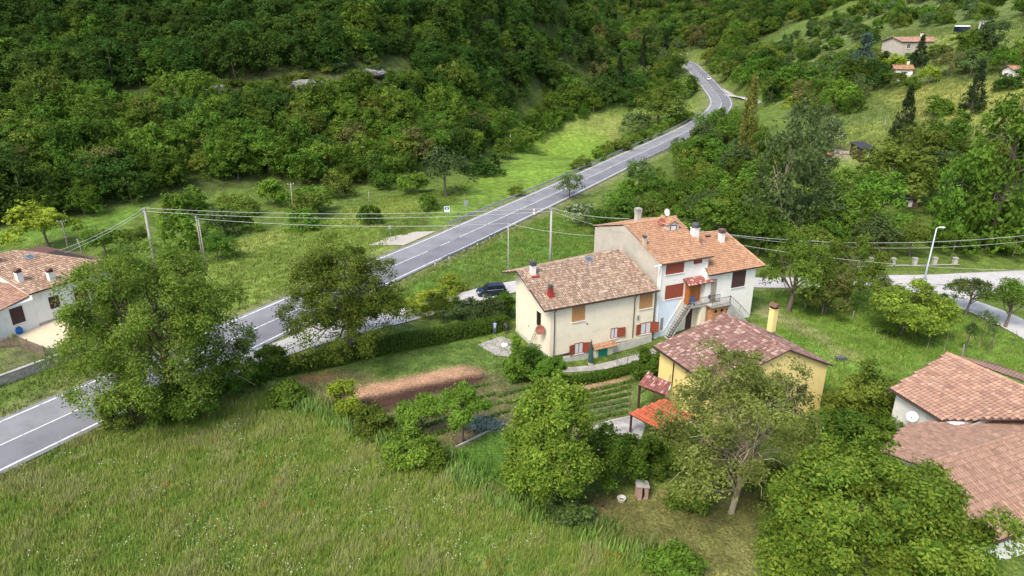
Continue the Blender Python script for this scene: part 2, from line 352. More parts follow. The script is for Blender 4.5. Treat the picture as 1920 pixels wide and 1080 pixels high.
paint([(1520, 300), (1600, 300), (1600, 340), (1500, 370)], (.15, .21, .04))
paint([(1530, 262), (1600, 280), (1590, 300), (1530, 298)], (.28, .23, .17), .8)
paint([(1440, 545), (1560, 535), (1700, 560), (1830, 600), (1960, 650), (1960, 700), (1700, 760), (1560, 740), (1440, 640)], (.125, .205, .034))
paint([(1430, 570), (1500, 600), (1560, 640), (1560, 650), (1480, 615), (1420, 590)], (.30, .27, .15), .75, nz=.4, s=2)
paint([(1555, 650), (1620, 660), (1610, 675), (1560, 672)], (.28, .27, .12), .8, nz=.4, s=2)
paint([(0, 700), (0, 640), (60, 640), (110, 670), (60, 712)], (.12, .11, .06), .9, nz=.5, s=3)
paint([(0, 720), (130, 668), (250, 640), (250, 700), (0, 775)], (.115, .165, .035))
# lawn and garden
paint([(490, 710), (560, 690), (700, 645), (900, 615), (960, 640), (950, 690), (1040, 720), (1180, 700), (1240, 700), (1200, 800), (1100, 1000), (1000, 930), (880, 880), (700, 800), (560, 745)], (.105, .165, .038))
paint([(545, 705), (640, 690), (700, 700), (720, 712), (660, 780), (600, 760), (550, 722)], (.20, .165, .085), .8, nz=.5, s=2.5)
paint([(560, 706), (610, 700), (650, 706), (600, 716), (558, 716)], (.33, .19, .11), .85, nz=.3, s=3)
paint([(880, 690), (940, 700), (1000, 790), (900, 800), (840, 770), (850, 730)], (.19, .17, .085), .8, nz=.45, s=1.6, seed=5)
paint([(700, 780), (900, 730), (930, 820), (830, 860), (750, 810)], (.26, .18, .10), .7, nz=.5, s=2, seed=6)
paint([(900, 715), (1190, 718), (1190, 790), (1060, 830), (900, 800)], (.17, .16, .07), .75, nz=.4, s=2.2, seed=8)
paint([(1060, 725), (1180, 705), (1180, 716), (1070, 738)], (.36, .22, .13), .85)
paint([(598, 742), (700, 720), (790, 701), (860, 686), (897, 689), (912, 700), (850, 710), (780, 724), (700, 743), (650, 760), (608, 764)], (.42, .26, .16))
paint([(640, 764), (700, 742), (780, 724), (850, 709), (908, 700), (918, 710), (880, 724), (800, 744), (740, 766), (700, 784), (668, 796), (645, 788)], (.065, .036, .026))
paint([(835, 845), (930, 800), (960, 830), (960, 930), (860, 890)], (.085, .165, .026), .95)
paint([(850, 790), (900, 770), (915, 800), (850, 850)], (.16, .11, .08), .85)
paint([(1080, 930), (1420, 900), (1440, 1120), (1300, 1120), (1150, 1020), (1060, 965)], (.175, .165, .060), .95, nz=.25, s=5, seed=9)
paint([(1100, 940), (1160, 940), (1150, 970), (1110, 965)], (.24, .17, .10), .6, nz=.4, s=2)
paint([(870, 480), (980, 480), (980, 640), (900, 650), (840, 610)], (.12, .18, .04), .5)
# tall-grass field in the foreground
paint([(-300, 1000), (0, 880), (225, 790), (400, 745), (520, 735), (620, 770), (740, 830), (860, 880), (960, 930), (1080, 990), (1200, 1040), (1330, 1100), (1500, 1300), (-300, 1300)], (.20, .26, .065))
q_, z_, s_ = polydist(GX, GY, road, 14); wv = np.clip((7.5 - q_) / 1.6, 0, 1)[..., None]; COL[:] = COL * (1 - wv) + np.array((.17, .185, .07)) * wv
q_, z_, s_ = polydist(GX, GY, lane, 8); wv = np.clip((3.6 - q_) / 1.2, 0, 1)[..., None] * .7; COL[:] = COL * (1 - wv) + np.array((.17, .19, .07)) * wv
for _ in range(2): COL[1:-1, 1:-1] = (COL[1:-1, 1:-1] * 2 + COL[:-2, 1:-1] + COL[2:, 1:-1] + COL[1:-1, :-2] + COL[1:-1, 2:]) / 6
nx, ny = len(XS), len(YS)
ii = (np.arange(ny - 1)[:, None] * nx + np.arange(nx - 1)[None]).ravel()
gm = bpy.data.materials.new('ground_cover'); gm.use_nodes = True; t = gm.node_tree; N = t.nodes; L = t.links; b = N['Principled BSDF']
b.inputs['Roughness'].default_value = .95; b.inputs['Specular IOR Level'].default_value = .1
a = N.new('ShaderNodeAttribute'); a.attribute_name = 'Col'; tc = N.new('ShaderNodeTexCoord'); cur = a.outputs['Color']
for scl, lo, hi, det in ((.09, .78, 1.22, 3), (.7, .70, 1.32, 6), (5.0, .62, 1.42, 4)):
    nn = N.new('ShaderNodeTexNoise'); nn.inputs['Scale'].default_value = scl; nn.inputs['Detail'].default_value = det; L.new(tc.outputs['Object'], nn.inputs['Vector'])
    mr = N.new('ShaderNodeMapRange'); mr.inputs[1].default_value = .32; mr.inputs[2].default_value = .68; mr.inputs[3].default_value = lo; mr.inputs[4].default_value = hi; L.new(nn.outputs[0], mr.inputs[0])
    vm = N.new('ShaderNodeVectorMath'); vm.operation = 'SCALE'; L.new(cur, vm.inputs[0]); L.new(mr.outputs[0], vm.inputs['Scale']); cur = vm.outputs[0]
nn = N.new('ShaderNodeTexNoise'); nn.inputs['Scale'].default_value = .35; nn.inputs['Detail'].default_value = 7; nn.inputs['Roughness'].default_value = .7; L.new(tc.outputs['Object'], nn.inputs['Vector'])
mr = N.new('ShaderNodeMapRange'); mr.inputs[1].default_value = .52; mr.inputs[2].default_value = .75; mr.inputs[4].default_value = .45; L.new(nn.outputs[0], mr.inputs[0])
mx = N.new('ShaderNodeMix'); mx.data_type = 'RGBA'; mx.blend_type = 'MIX'; L.new(mr.outputs[0], mx.inputs[0]); L.new(cur, mx.inputs[6])
vt = N.new('ShaderNodeVectorMath'); vt.operation = 'MULTIPLY'; L.new(cur, vt.inputs[0]); vt.inputs[1].default_value = (1.45, 1.15, 1.2); L.new(vt.outputs[0], mx.inputs[7]); L.new(mx.outputs[2], b.inputs['Base Color'])
nb = N.new('ShaderNodeTexNoise'); nb.inputs['Scale'].default_value = 3; nb.inputs['Detail'].default_value = 8; L.new(tc.outputs['Object'], nb.inputs['Vector'])
bp = N.new('ShaderNodeBump'); bp.inputs['Strength'].default_value = .9; bp.inputs['Distance'].default_value = .25; L.new(nb.outputs[0], bp.inputs['Height']); L.new(bp.outputs[0], b.inputs['Normal'])
me = npmesh('ground', np.stack([GX, GY, GZ], -1).reshape(-1, 3), np.stack([ii, ii + 1, ii + nx + 1, ii + nx], 1), [gm], COL.reshape(-1, 3), smooth=True)
go = bpy.data.objects.new('ground', me); S.collection.objects.link(go); setp(go, kind='structure')

# ------------------------------------------------------------------ roads
def offset(P, d):
    T = np.gradient(P[:, :2], axis=0); T /= np.linalg.norm(T, axis=1)[:, None] + 1e-9
    Q = P.copy(); Q[:, 0] += T[:, 1] * d; Q[:, 1] -= T[:, 0] * d; return Q
def strip(mb, P, d0, d1, dz, mi=0, n=1):
    for k in range(n):
        a = offset(P, d0 + (d1 - d0) * k / n); c = offset(P, d0 + (d1 - d0) * (k + 1) / n)
        V = np.concatenate([a + [0, 0, dz], c + [0, 0, dz]]); m = len(P)
        mb.add(V, [(i + m, i + m + 1, i + 1, i) for i in range(m - 1)], mi)
HWL, HWR = 4.9, 4.7
kk = np.arange(len(road)); mb = MB(); strip(mb, road, -HWL, 0, .0, 0); strip(mb, road, 0, HWR, .0, 1)
ro = mb.build('main_road', [M['asphalt'], M['asphalt2']]); setp(ro, kind='structure')
mb = MB(); strip(mb, road, -HWL + .55, -HWL + .80, .012); strip(mb, road, HWR - .80, HWR - .55, .012)
seg = road
d_ = np.concatenate([[0], np.cumsum(np.linalg.norm(np.diff(seg, axis=0), axis=1))])
def sub(P, d, s0, s1):
    ss = np.arange(s0, s1 + .01, 1.0); return np.stack([np.interp(ss, d, P[:, k]) for k in range(3)], 1)
s_split = 95.
ru, rv = proj(road[:, 0], road[:, 1], road[:, 2]); sA = float(np.interp(805, ru[:120], d_[:120])); sB = float(np.interp(880, ru[:120], d_[:120]))
strip(mb, sub(seg, d_, 0, sA), -.09, .09, .012)
s = sA + 3
while s < sB - 3: strip(mb, sub(seg, d_, s, s + 3), -.09, .09, .012); s += 6
strip(mb, sub(seg, d_, sB, 300), -.09, .09, .012)
s = 304
while s < d_[-1] - 6: strip(mb, sub(seg, d_, s, s + 4.5), -.09, .09, .012); s += 9
mk = mb.build('road_markings', M['mark']); setp(mk, kind='structure')
mb = MB(); strip(mb, lane, -2.1, 2.1, .0, n=2); setp(mb.build('side_lane', M['lane']), kind='structure')
mb = MB(); strip(mb, branch, -2.3, 2.3, .02, n=2); setp(mb.build('branch_lane', M['lane']), kind='structure')
junction[:, 2] = Hgt(junction[:, 0], junction[:, 1]) + .08; mb = MB(); strip(mb, junction, -3.0, 3.2, .02); setp(mb.build('junction_road', M['lane']), kind='structure')
def patch(name, poly, m, dz=.03, kind='structure', res=1.0):
    """a sheet draped on the ground inside a photo outline"""
    P = [gnd(u, v) for u, v in poly]; P2 = [tuple(p[:2]) for p in P]
    x0, x1 = min(p[0] for p in P2), max(p[0] for p in P2); y0, y1 = min(p[1] for p in P2), max(p[1] for p in P2)
    import bmesh
    bm = bmesh.new(); vs = [bm.verts.new((p[0], p[1], 0)) for p in P2]; bm.faces.new(vs)
    for ax, lo, hi in ((0, x0, x1), (1, y0, y1)):
        c = lo + res
        while c < hi:
            co = (c, 0, 0) if ax == 0 else (0, c, 0); no = (1, 0, 0) if ax == 0 else (0, 1, 0)
            bmesh.ops.bisect_plane(bm, geom=bm.verts[:] + bm.edges[:] + bm.faces[:], plane_co=co, plane_no=no); c += res
    for v_ in bm.verts: v_.co.z = float(Hgt(v_.co.x, v_.co.y)) + dz
    bmesh.ops.recalc_face_normals(bm, faces=bm.faces[:])
    if bm.faces[:] and bm.faces[:][0].normal.z < 0: bmesh.ops.reverse_faces(bm, faces=bm.faces[:])
    me = bpy.data.meshes.new(name); bm.to_mesh(me); bm.free(); me.materials.append(m)
    o = bpy.data.objects.new(name, me); S.collection.objects.link(o); setp(o, kind=kind); return o
patch('layby_path', [(690, 461), (730, 446), (780, 436), (818, 434), (800, 442), (757, 461), (740, 460)], M['gravel'], .09)
patch('lane_apron', [(487, 664), (545, 632), (600, 606), (640, 600), (640, 622), (560, 650), (500, 674)], M['lane'], .135)
patch('lane_fork', [(1660, 530), (1760, 536), (1900, 520), (1940, 530), (1900, 545), (1830, 560), (1790, 566), (1745, 552), (1700, 542)], M['lane'], .115)
patch('house_path', [(1040, 692), (1120, 684), (1225, 655), (1240, 668), (1200, 680), (1120, 695), (1050, 700)], M['patio'], .05)
patch('patio_ground', [(895, 648), (940, 632), (960, 640), (985, 662), (960, 672), (930, 668)], M['patio'], .05)
patch('yellow_house_patio', [(1112, 800), (1150, 788), (1195, 780), (1210, 800), (1200, 830), (1160, 850), (1125, 838)], M['patio'], .06)
patch('left_house_yard', [(25, 628), (80, 605), (150, 590), (190, 610), (120, 650), (90, 655)], mat('sand_yard', (.66, .55, .36), .95, .1, 2), .05)

# ------------------------------------------------------------------ building helpers
class Wl:
    """a vertical wall plane: origin (x, y), direction angle in degrees, outward to the right of travel"""
    def __init__(s, o, a):
        s.o = np.array(o[:2], float); s.d = np.array([math.cos(R(a)), math.sin(R(a))]); s.nrm = np.array([s.d[1], -s.d[0]]); s.a = R(a)
    def P(s, t, z, out=0.0):
        p = s.o + s.d * t + s.nrm * out; return np.array([p[0], p[1], z])
    def px(s, u, v, out=0.0):
        r = ray(u, v); k = ((s.o + s.nrm * out) @ s.nrm) / (r[:2] @ s.nrm); p = np.array([0, 0, CH]) + r * k
        return float((p[:2] - s.o) @ s.d), float(p[2])
    def box(s, mb, t0, t1, z0, z1, o0, o1, mi=0, col=(1, 1, 1)):
        return mb.hexa([s.P(t0, z0, o1), s.P(t1, z0, o1), s.P(t1, z0, o0), s.P(t0, z0, o0), s.P(t0, z1, o1), s.P(t1, z1, o1), s.P(t1, z1, o0), s.P(t0, z1, o0)], mi, col)
    def rect(s, u0, v0, u1, v1):
        a = s.px(u0, v0); b = s.px(u1, v1); return a[0], b[0], b[1], a[1]     # t0, t1, z0, z1
class Pl:
    """plane through three points"""
    def __init__(s, a, b, c):
        s.p = np.array(a, float); n_ = np.cross(np.array(b) - a, np.array(c) - a); s.n = n_ / np.linalg.norm(n_)
        if s.n[2] < 0: s.n = -s.n
    def px(s, u, v):
        r = ray(u, v); c = np.array([0, 0, CH]); return c + r * ((s.p - c) @ s.n) / (r @ s.n)
    def z(s, x, y): return s.p[2] - (s.n[0] * (x - s.p[0]) + s.n[1] * (y - s.p[1])) / s.n[2]
PAL = dict(
    tan=[(.315, .215, .145), (.37, .265, .185), (.27, .18, .12), (.43, .33, .24), (.395, .295, .21), (.32, .23, .165), (.24, .165, .12)],
    orange=[(.41, .225, .125), (.44, .245, .14), (.38, .205, .115), (.43, .255, .155)],
    rose=[(.26, .14, .105), (.23, .12, .095), (.29, .16, .125), (.21, .11, .085), (.45, .32, .26), (.33, .21, .165), (.25, .15, .12)],
    clay=[(.41, .245, .17), (.385, .225, .155), (.44, .27, .19), (.36, .205, .145), (.45, .27, .175)],
    brown=[(.32, .195, .135), (.29, .175, .12), (.345, .215, .15)],
    beige=[(.35, .225, .15), (.39, .26, .175), (.31, .195, .13), (.47, .34, .24)],
    red=[(.55, .13, .055), (.50, .12, .055), (.58, .15, .07)],
    porch=[(.28, .10, .085), (.33, .13, .10), (.50, .30, .24), (.24, .09, .08)])
def roof(parent, pts, pal, w=.24, l=.40, h=.07, eave=(0, 1), thick=.14, caps=(), name='roof', over=.03, slabmat=None, seed=1):
    """pts: coplanar-ish polygon; eave = indices of its low edge. One mesh: board underneath plus single barrel tiles"""
    P = [np.array(p, float) for p in pts]; e0, e1 = P[eave[0]], P[eave[1]]
    e = e1 - e0; e[2] = 0; e /= np.linalg.norm(e)
    c = sum(P) / len(P); nrm = np.zeros(3)
    for i in range(len(P)): nrm += np.cross(P[i] - c, P[(i + 1) % len(P)] - c)
    nrm /= np.linalg.norm(nrm)
    if nrm[2] < 0: nrm = -nrm
    g = np.cross(nrm, e); g /= np.linalg.norm(g)
    if g[2] < 0: g = -g
    e = np.cross(g, nrm)
    mb = MB(); m = len(P); low = [p - nrm * .02 for p in P] + [p - nrm * (thick) for p in P]
    fs = [tuple(range(m)), tuple(range(m, 2 * m))[::-1]] + [(i + m, (i + 1) % m + m, (i + 1) % m, i) for i in range(m)]
    mb.add(low, fs[:1], 1); mb.add(low, fs[1:], 2)
    A = [((p - e0) @ e, (p - e0) @ g) for p in P]
    a0, a1 = min(a for a, b in A), max(a for a, b in A); b0, b1 = min(b for a, b in A), max(b for a, b in A)
    r = np.random.RandomState(seed); na = int((a1 - a0) / w) + 2; nb = int((b1 - b0) / l) + 2
    ia, ib = np.meshgrid(np.arange(na), np.arange(nb)); ca = a0 + (ia.ravel() + .5) * w; cb = b0 - over + (ib.ravel() + .5) * l
    k = inpoly(ca, cb, A); ca, cb = ca[k], cb[k]; T = len(ca)
    if T:
        pal_ = np.array(PAL[pal]); colr = pal_[r.randint(0, len(pal_), T)] * (1 + .085 * r.randn(T, 1)) * (1 + .10 * snoise(ca, cb, 3.0, seed)[:, None] * 1.5)
        prof = [(-.5, 0), (-.36, .75), (0, 1), (.36, .75), (.5, 0)]
        V = np.zeros((T, 2, 5, 3))
        for jj, (db, lift, wk) in enumerate(((-.5, .030, 1.0), (.56, 0.0, .86))):
            for q, (x, hh) in enumerate(prof):
                aa = ca + x * w * wk * .96; bb = cb + db * l; cc = hh * h * wk + lift + r.randn(T) * .004
                V[:, jj, q] = e0 + aa[:, None] * e + bb[:, None] * g + cc[:, None] * nrm
        base = np.arange(T)[:, None] * 10
        q_ = np.array([[i, i + 1, i + 6, i + 5] for i in range(4)] )
        F_ = (base[:, None, :] + q_[None]).reshape(-1, 4)
        caps_ = (base + np.array([[0, 5, 9, 4]])) if False else np.zeros((0, 4), int)
        mb.v.append(V.reshape(-1, 3)); mb.c.append(np.repeat(colr, 10, 0)); off = mb.n; mb.n += T * 10
        mb.f += [tuple(int(x) + off for x in f) for f in F_]; mb.m += [0] * len(F_)
        endf = [(int(b_) + off, int(b_) + off + 1, int(b_) + off + 2, int(b_) + off + 3, int(b_) + off + 4) for b_ in base[:, 0]]
        mb.f += [f[::-1] for f in endf]; mb.m += [1] * len(endf)
    pal_ = np.array(PAL[pal])
    for i, j in caps:
        a, b = P[i], P[j]; L_ = np.linalg.norm(b - a); nn = max(1, int(L_ / .42))
        for q in range(nn):
            p0 = a + (b - a) * q / nn; p1 = a + (b - a) * (q + 1.08) / nn; cc = pal_[r.randint(len(pal_))] * (1.08 + .15 * r.rand())
            mb.tube([p0 + nrm * .03, p1 + nrm * .05], [.15, .12], 7, 0, cc)
    return mb.build(name, [M['tile'], M['tilebase'], slabmat or M['fascia']], parent)
def body(parent, fp, zb, mi, name='wall', ridge_h=None):
    """closed walls: footprint [(x, y, top z)], base zb"""
    n_ = len(fp); lo = [(x, y, zb) for x, y, z in fp]; hi = [(x, y, z) for x, y, z in fp]; mb = MB()
    mb.add(lo + hi, [(i, (i + 1) % n_, (i + 1) % n_ + n_, i + n_) for i in range(n_)] + [tuple(range(n_))[::-1], tuple(range(n_, 2 * n_))])
    return mb.build(name, mi, parent)
def framed(parent, w, t0, t1, z0, z1, m_frame, m_fill, name='window', fill='pane', sill=True, bars=1, fr=.07, shutters=(), smat=None, slats=False, frame_out=.05):
    mb = MB()
    w.box(mb, t0 - fr, t1 + fr, z1, z1 + fr, .002, frame_out); w.box(mb, t0 - fr, t1 + fr, z0 - fr, z0, .002, frame_out)
    w.box(mb, t0 - fr, t0, z0, z1, .002, frame_out); w.box(mb, t1, t1 + fr, z0, z1, .002, frame_out)
    for i in range(bars): c = t0 + (t1 - t0) * (i + 1) / (bars + 1); w.box(mb, c - .04, c + .04, z0, z1, .02, .045)
    o = mb.build(name, m_frame, parent)
    mb = MB()
    if slats:
        k = max(4, int((z1 - z0) / .09))
        for i in range(k):
            a = z0 + (z1 - z0) * i / k; b = z0 + (z1 - z0) * (i + 1) / k
            mb.hexa([w.P(t0, a, .034), w.P(t1, a, .034), w.P(t1, a, .004), w.P(t0, a, .004), w.P(t0, b - .004, .018), w.P(t1, b - .004, .018), w.P(t1, b - .004, .004), w.P(t0, b - .004, .004)])
    else: w.box(mb, t0, t1, z0, z1, .004, .016)
    mb.build(fill, m_fill, o)
    if sill:
        mb = MB(); w.box(mb, t0 - .12, t1 + .12, z0 - fr - .06, z0 - fr - .002, .0, .14); mb.build('sill', M['whitep'], o)
    for side, wd, opn in shutters:      # opened leaf hinged at the window side, flat against or off the wall
        mb = MB(); h0 = t0 - fr if side < 0 else t1 + fr; ca, sa = math.cos(opn) * side, math.sin(opn)
        def q(a, z, th): return w.P(h0 + ca * a - 0 * th, z, .06 + sa * a + th)
        for a0_, a1_, b0_, b1_ in ((0, .08, z0, z1), (wd - .08, wd, z0, z1), (.08, wd - .08, z0, z0 + .09), (.08, wd - .08, z1 - .09, z1), (.08, wd - .08, (z0 + z1) / 2 - .04, (z0 + z1) / 2 + .04)):
            mb.hexa([q(a0_, b0_, .045), q(a1_, b0_, .045), q(a1_, b0_, 0), q(a0_, b0_, 0), q(a0_, b1_, .045), q(a1_, b1_, .045), q(a1_, b1_, 0), q(a0_, b1_, 0)])
        k = int((z1 - z0) / .1)
        for i in range(k):
            a = z0 + (z1 - z0) * i / k; b = z0 + (z1 - z0) * (i + 1) / k
            mb.hexa([q(.08, a, .038), q(wd - .08, a, .038), q(wd - .08, a, .01), q(.08, a, .01), q(.08, b, .022), q(wd - .08, b, .022), q(wd - .08, b, .01), q(.08, b, .01)])
        mb.build('shutter', smat, o)
    return o
def gutter(parent, a, b, r=.075, name='gutter', m=None):
    mb = MB(); a, b = np.array(a), np.array(b); mb.tube([a, (a + b) / 2 - [0, 0, .01], b], r, 8); return mb.build(name, m or M['gutter'], parent)
def pipe(parent, pts, r=.05, name='downpipe', m=None):
    mb = MB(); mb.tube(pts, r, 8); return mb.build(name, m or M['gutter'], parent)
def chimney(parent, base, h, w, m, cap='louvre', capm=None, rz=R(26), name='chimney', capw=1.0):
    mb = MB(); b = np.array(base, float); mb.box(b + [0, 0, h / 2 - .3], (w / 2, w / 2, h / 2 + .3), rz); mb.box(b + [0, 0, h - .05], (w / 2 + .05, w / 2 + .05, .05), rz)
    o = mb.build(name, m, parent); mb = MB(); t_ = b + [0, 0, h]
    cm = capm or M['capdark']
    if cap == 'louvre':
        for k in range(3): mb.box(t_ + [0, 0, .09 + k * .17], (w / 2 + .07, w / 2 + .07, .045), rz)
        for a, c in ((-1, -1), (1, -1), (1, 1), (-1, 1)):
            x, y = a * w * .4, c * w * .4; mb.box(t_ + [x * math.cos(rz) - y * math.sin(rz), x * math.sin(rz) + y * math.cos(rz), .24], (.05, .05, .25), rz)
        mb.box(t_ + [0, 0, .52], (w / 2 + .02, w / 2 + .02, .04), rz)
    elif cap == 'cowl':
        mb.lathe(t_, [(.01, -.02), (w * .62, 0), (w * .66, .18), (w * .56, .22), (w * .5, .3), (w * .66, .36), (w * .62, .5), (w * .5, .62), (.01, .66)], 14)
    elif cap == 'house':
        for a in (-1, 1):
            for c in (-1, 1):
                x, y = a * w * .38, c * w * .38; mb.box(t_ + [x * math.cos(rz) - y * math.sin(rz), x * math.sin(rz) + y * math.cos(rz), .16], (.06, .06, .17), rz)
        ca, sa = math.cos(rz), math.sin(rz)
        def loc(x, y, z): return t_ + [x * ca - y * sa, x * sa + y * ca, z]
        q = w * .5 * capw + .1
        mb.add([loc(-q, -q, .32), loc(q, -q, .32), loc(q, q, .32), loc(-q, q, .32), loc(0, -q, .62), loc(0, q, .62)], [(0, 3, 2, 1), (0, 1, 4), (2, 3, 5), (0, 4, 5, 3), (1, 2, 5, 4)])
        mb.box(t_ + [0, 0, .15], (w * .3, w * .3, .14), rz)
    elif cap == 'flat': mb.box(t_ + [0, 0, .12], (w / 2 - .03, w / 2 - .03, .10), rz); mb.box(t_ + [0, 0, .27], (w / 2 + .06, w / 2 + .06, .045), rz)
    mb.build('cap', cm, o); return o
def dish(parent, c, aim, r, m, name='satellite_dish', foot=None):
    c = np.array(c, float); aim = np.array(aim, float); aim /= np.linalg.norm(aim); mb = MB()
    mb.lathe(c, [(.005, 0), (r * .4, r * .05), (r * .75, r * .17), (r, r * .32), (r * .99, r * .34), (r * .74, r * .20), (r * .4, r * .08), (.005, r * .03)], 20, ax=aim)
    o = mb.build(name, m, parent, smooth=True); mb = MB()
    tip = c + aim * r * 1.1; mb.tube([c + np.array([0, 0, -r * .98]) + aim * r * .3, tip + [0, 0, -.12]], .022, 6); mb.tube([tip + [0, 0, -.12], tip + [0, 0, .02]], .05, 8)
    mb.tube([c - aim * .02, (np.array(foot) if foot is not None else c - aim * .4 - [0, 0, .4])], .03, 6); mb.build('bracket', M['galv'], o); return o
def skylight(parent, p, pl, e, w=.8, l=1.0):
    e = np.array(e, float); e = e - pl.n * (e @ pl.n); e /= np.linalg.norm(e); g = np.cross(pl.n, e)
    mb = MB(); p = np.array(p)
    def q(a, b, c): return p + e * a + g * b + pl.n * c
    for a0_, a1_, b0_, b1_ in ((-w / 2, w / 2, -l / 2, -l / 2 + .1), (-w / 2, w / 2, l / 2 - .1, l / 2), (-w / 2, -w / 2 + .1, -l / 2 + .1, l / 2 - .1), (w / 2 - .1, w / 2, -l / 2 + .1, l / 2 - .1)):
        mb.hexa([q(a0_, b0_, .0), q(a1_, b0_, 0), q(a1_, b1_, 0), q(a0_, b1_, 0), q(a0_, b0_, .2), q(a1_, b0_, .2), q(a1_, b1_, .2), q(a0_, b1_, .2)])
    o = mb.build('skylight', M['galv'], parent); mb = MB()
    mb.hexa([q(-w / 2 + .1, -l / 2 + .1, .02), q(w / 2 - .1, -l / 2 + .1, .02), q(w / 2 - .1, l / 2 - .1, .02), q(-w / 2 + .1, l / 2 - .1, .02), q(-w / 2 + .1, -l / 2 + .1, .17), q(w / 2 - .1, -l / 2 + .1, .17), q(w / 2 - .1, l / 2 - .1, .17), q(-w / 2 + .1, l / 2 - .1, .17)])
    mb.build('pane', M['glass'], o)
def shift(p, q, d):  # point d metres from p towards q
    p, q = np.array(p, float), np.array(q, float); return p + (q - p) / np.linalg.norm(q - p) * d

# ------------------------------------------------------------------ the cream house
eL, eR, rL, rR = at(1021, 583, 6), at(1237, 544, 6), at(969, 508, 8.5), at(1165, 468, 8.5)
hA = empty('cream_house', (10, 74, -1.1), 'cream plastered two-storey house with a mottled tan tile roof and open red shutters', 'house')
plA = Pl(eL, eR, rL); rR = plA.px(1165, 468)
ang = math.degrees(math.atan2(eR[1] - eL[1], eR[0] - eL[0])); aA = math.radians(ang); dA = np.array([math.cos(aA), math.sin(aA), 0]); nA = np.array([dA[1], -dA[0], 0])
bL = at(941, 510, 7.6); bR = rR + (bL - rL)
roof(hA, [eL, eR, rR, rL], 'tan', caps=((3, 2),), thick=.2, seed=2)
roof(hA, [bR, bL, rL, rR], 'tan', thick=.2, name='rear_roof', seed=3, over=.0)
c0 = eL + dA * 1.0 - nA * .5; wallA = Wl(c0, ang); LA = np.linalg.norm((eR - eL)[:2]) - 1.25
gd = (rL - eL); gd[2] = 0; dep = np.linalg.norm(gd); gd /= dep; back = np.linalg.norm((bL - eL)[:2]) - .7
pA = c0[:2]; zt = lambda p: plA.z(p[0], p[1]) - .22
pk = pA + gd[:2] * (dep - .5); pb = pA + gd[:2] * (back - .3)
rz_ = zt(pk)
fr2 = lambda p: p + dA[:2] * LA
body(hA, [(*pA, zt(pA)), (*fr2(pA), zt(fr2(pA))), (*fr2(pk), rz_), (*fr2(pb), rz_ - .75), (*pb, rz_ - .75), (*pk, rz_)], .0, M['cream'])
wP = wallA; mb = MB(); s1 = wP.px(1232, 626)[0]
zl0 = wP.px(1043, 675)[1]; zl1 = wP.px(1230, 626)[1]
mb.hexa([wP.P(-.06, -1.9, .06), wP.P(LA + .02, -1.9, .06), wP.P(LA + .02, -1.9, -1), wP.P(-.06, -1.9, -1), wP.P(-.06, zl0, .06), wP.P(LA + .02, zl1, .06), wP.P(LA + .02, zl1, -1), wP.P(-.06, zl0, -1)])
g_ = Wl(pb, math.degrees(math.atan2(-gd[1], -gd[0])))      # gable wall, travelling towards the front corner
Lg = np.linalg.norm(pb - pA)
mb.hexa([g_.P(-.05, -1.9, .05), g_.P(Lg, -1.9, .05), g_.P(Lg, -1.9, -.6), g_.P(-.05, -1.9, -.6), g_.P(-.05, .05, .05), g_.P(Lg, .05, .05), g_.P(Lg, .05, -.6), g_.P(-.05, .05, -.6)])
mb.build('plinth', M['plinth'], hA)
for (u0, v0, u1, v1) in ((1074, 575, 1095, 599), (1201, 552, 1221, 575)):
    t0, t1, z0, z1 = wP.rect(u0, v0, u1, v1); framed(hA, wP, t0, t1, z0, z1, M['wood_or'], M['wood_or'], fill='roller_shutter', slats=True, bars=0)
def winpx(w, ul, ur, vt_l, vb_l):
    a = w.px(ul, vt_l); b = w.px(ul, vb_l); c = w.px(ur, (vt_l + vb_l) / 2 - (ur - ul) * .22); return a[0], c[0], b[1], a[1]
t0, t1, z0, z1 = winpx(wP, 1078, 1092, 645, 663); framed(hA, wP, t0, t1, z0, z1, M['wood_red'], M['curtain'], bars=1, shutters=((-1, .72, .15), (1, .95, .25)), smat=M['wood_red'])
t0, t1, z0, z1 = winpx(wP, 1146, 1157, 617, 634); framed(hA, wP, t0, t1, z0, z1, M['wood_red'], M['curtain'], bars=1, shutters=((1, .95, .12),), smat=M['wood_red'])
t0, t1, z0, z1 = winpx(wP, 1202, 1219, 607, 626); framed(hA, wP, t0, t1, z0, z1, M['wood_red'], M['curtain'], bars=1, shutters=((-1, .65, .1), (1, .95, .35)), smat=M['wood_red'])
# hatch with tiled hood
t0, t1, z0, z1 = winpx(wP, 1121, 1137.5, 655, 676); mb = MB(); wP.box(mb, t0, t1, z0, z1, .06, .12); 
for q in range(5): wP.box(mb, t0 + (t1 - t0) * q / 5 + .01, t0 + (t1 - t0) * (q + 1) / 5 - .01, z0 + .03, z1 - .03, .12, .14)
mb.build('hatch', M['teal'], hA)
mb = MB(); wP.box(mb, t0 - .45, t0 - .02, z0 - .1, z1 + .35, .06, .16); wP.box(mb, t1 + .02, t1 + .75, z0 - .1, z1 + .35, .06, .16); wP.box(mb, t0 - .02, t1 + .02, z1 + .02, z1 + .35, .06, .16); mb.build('hatch_surround', M['cream'], hA)
hz = z1 + .38; roof(hA, [wP.P(t0 - .9, hz, .75), wP.P(t1 + .9, hz, .75), wP.P(t1 + .9, hz + .42, .06), wP.P(t0 - .9, hz + .42, .06)], 'orange', name='hatch_hood', thick=.05, seed=8)
gutter(hA, eL + nA * .07 - [0, 0, .08], eR + nA * .07 - [0, 0, .08])
for u, v in ((1039, 600), (1187, 600)):
    tq = wP.px(u, v)[0]; pipe(hA, [wP.P(tq, 5.75, .5), wP.P(tq, 5.45, .12), wP.P(tq, 3, .12), wP.P(tq, -1.0 if u < 1100 else .3, .12)])
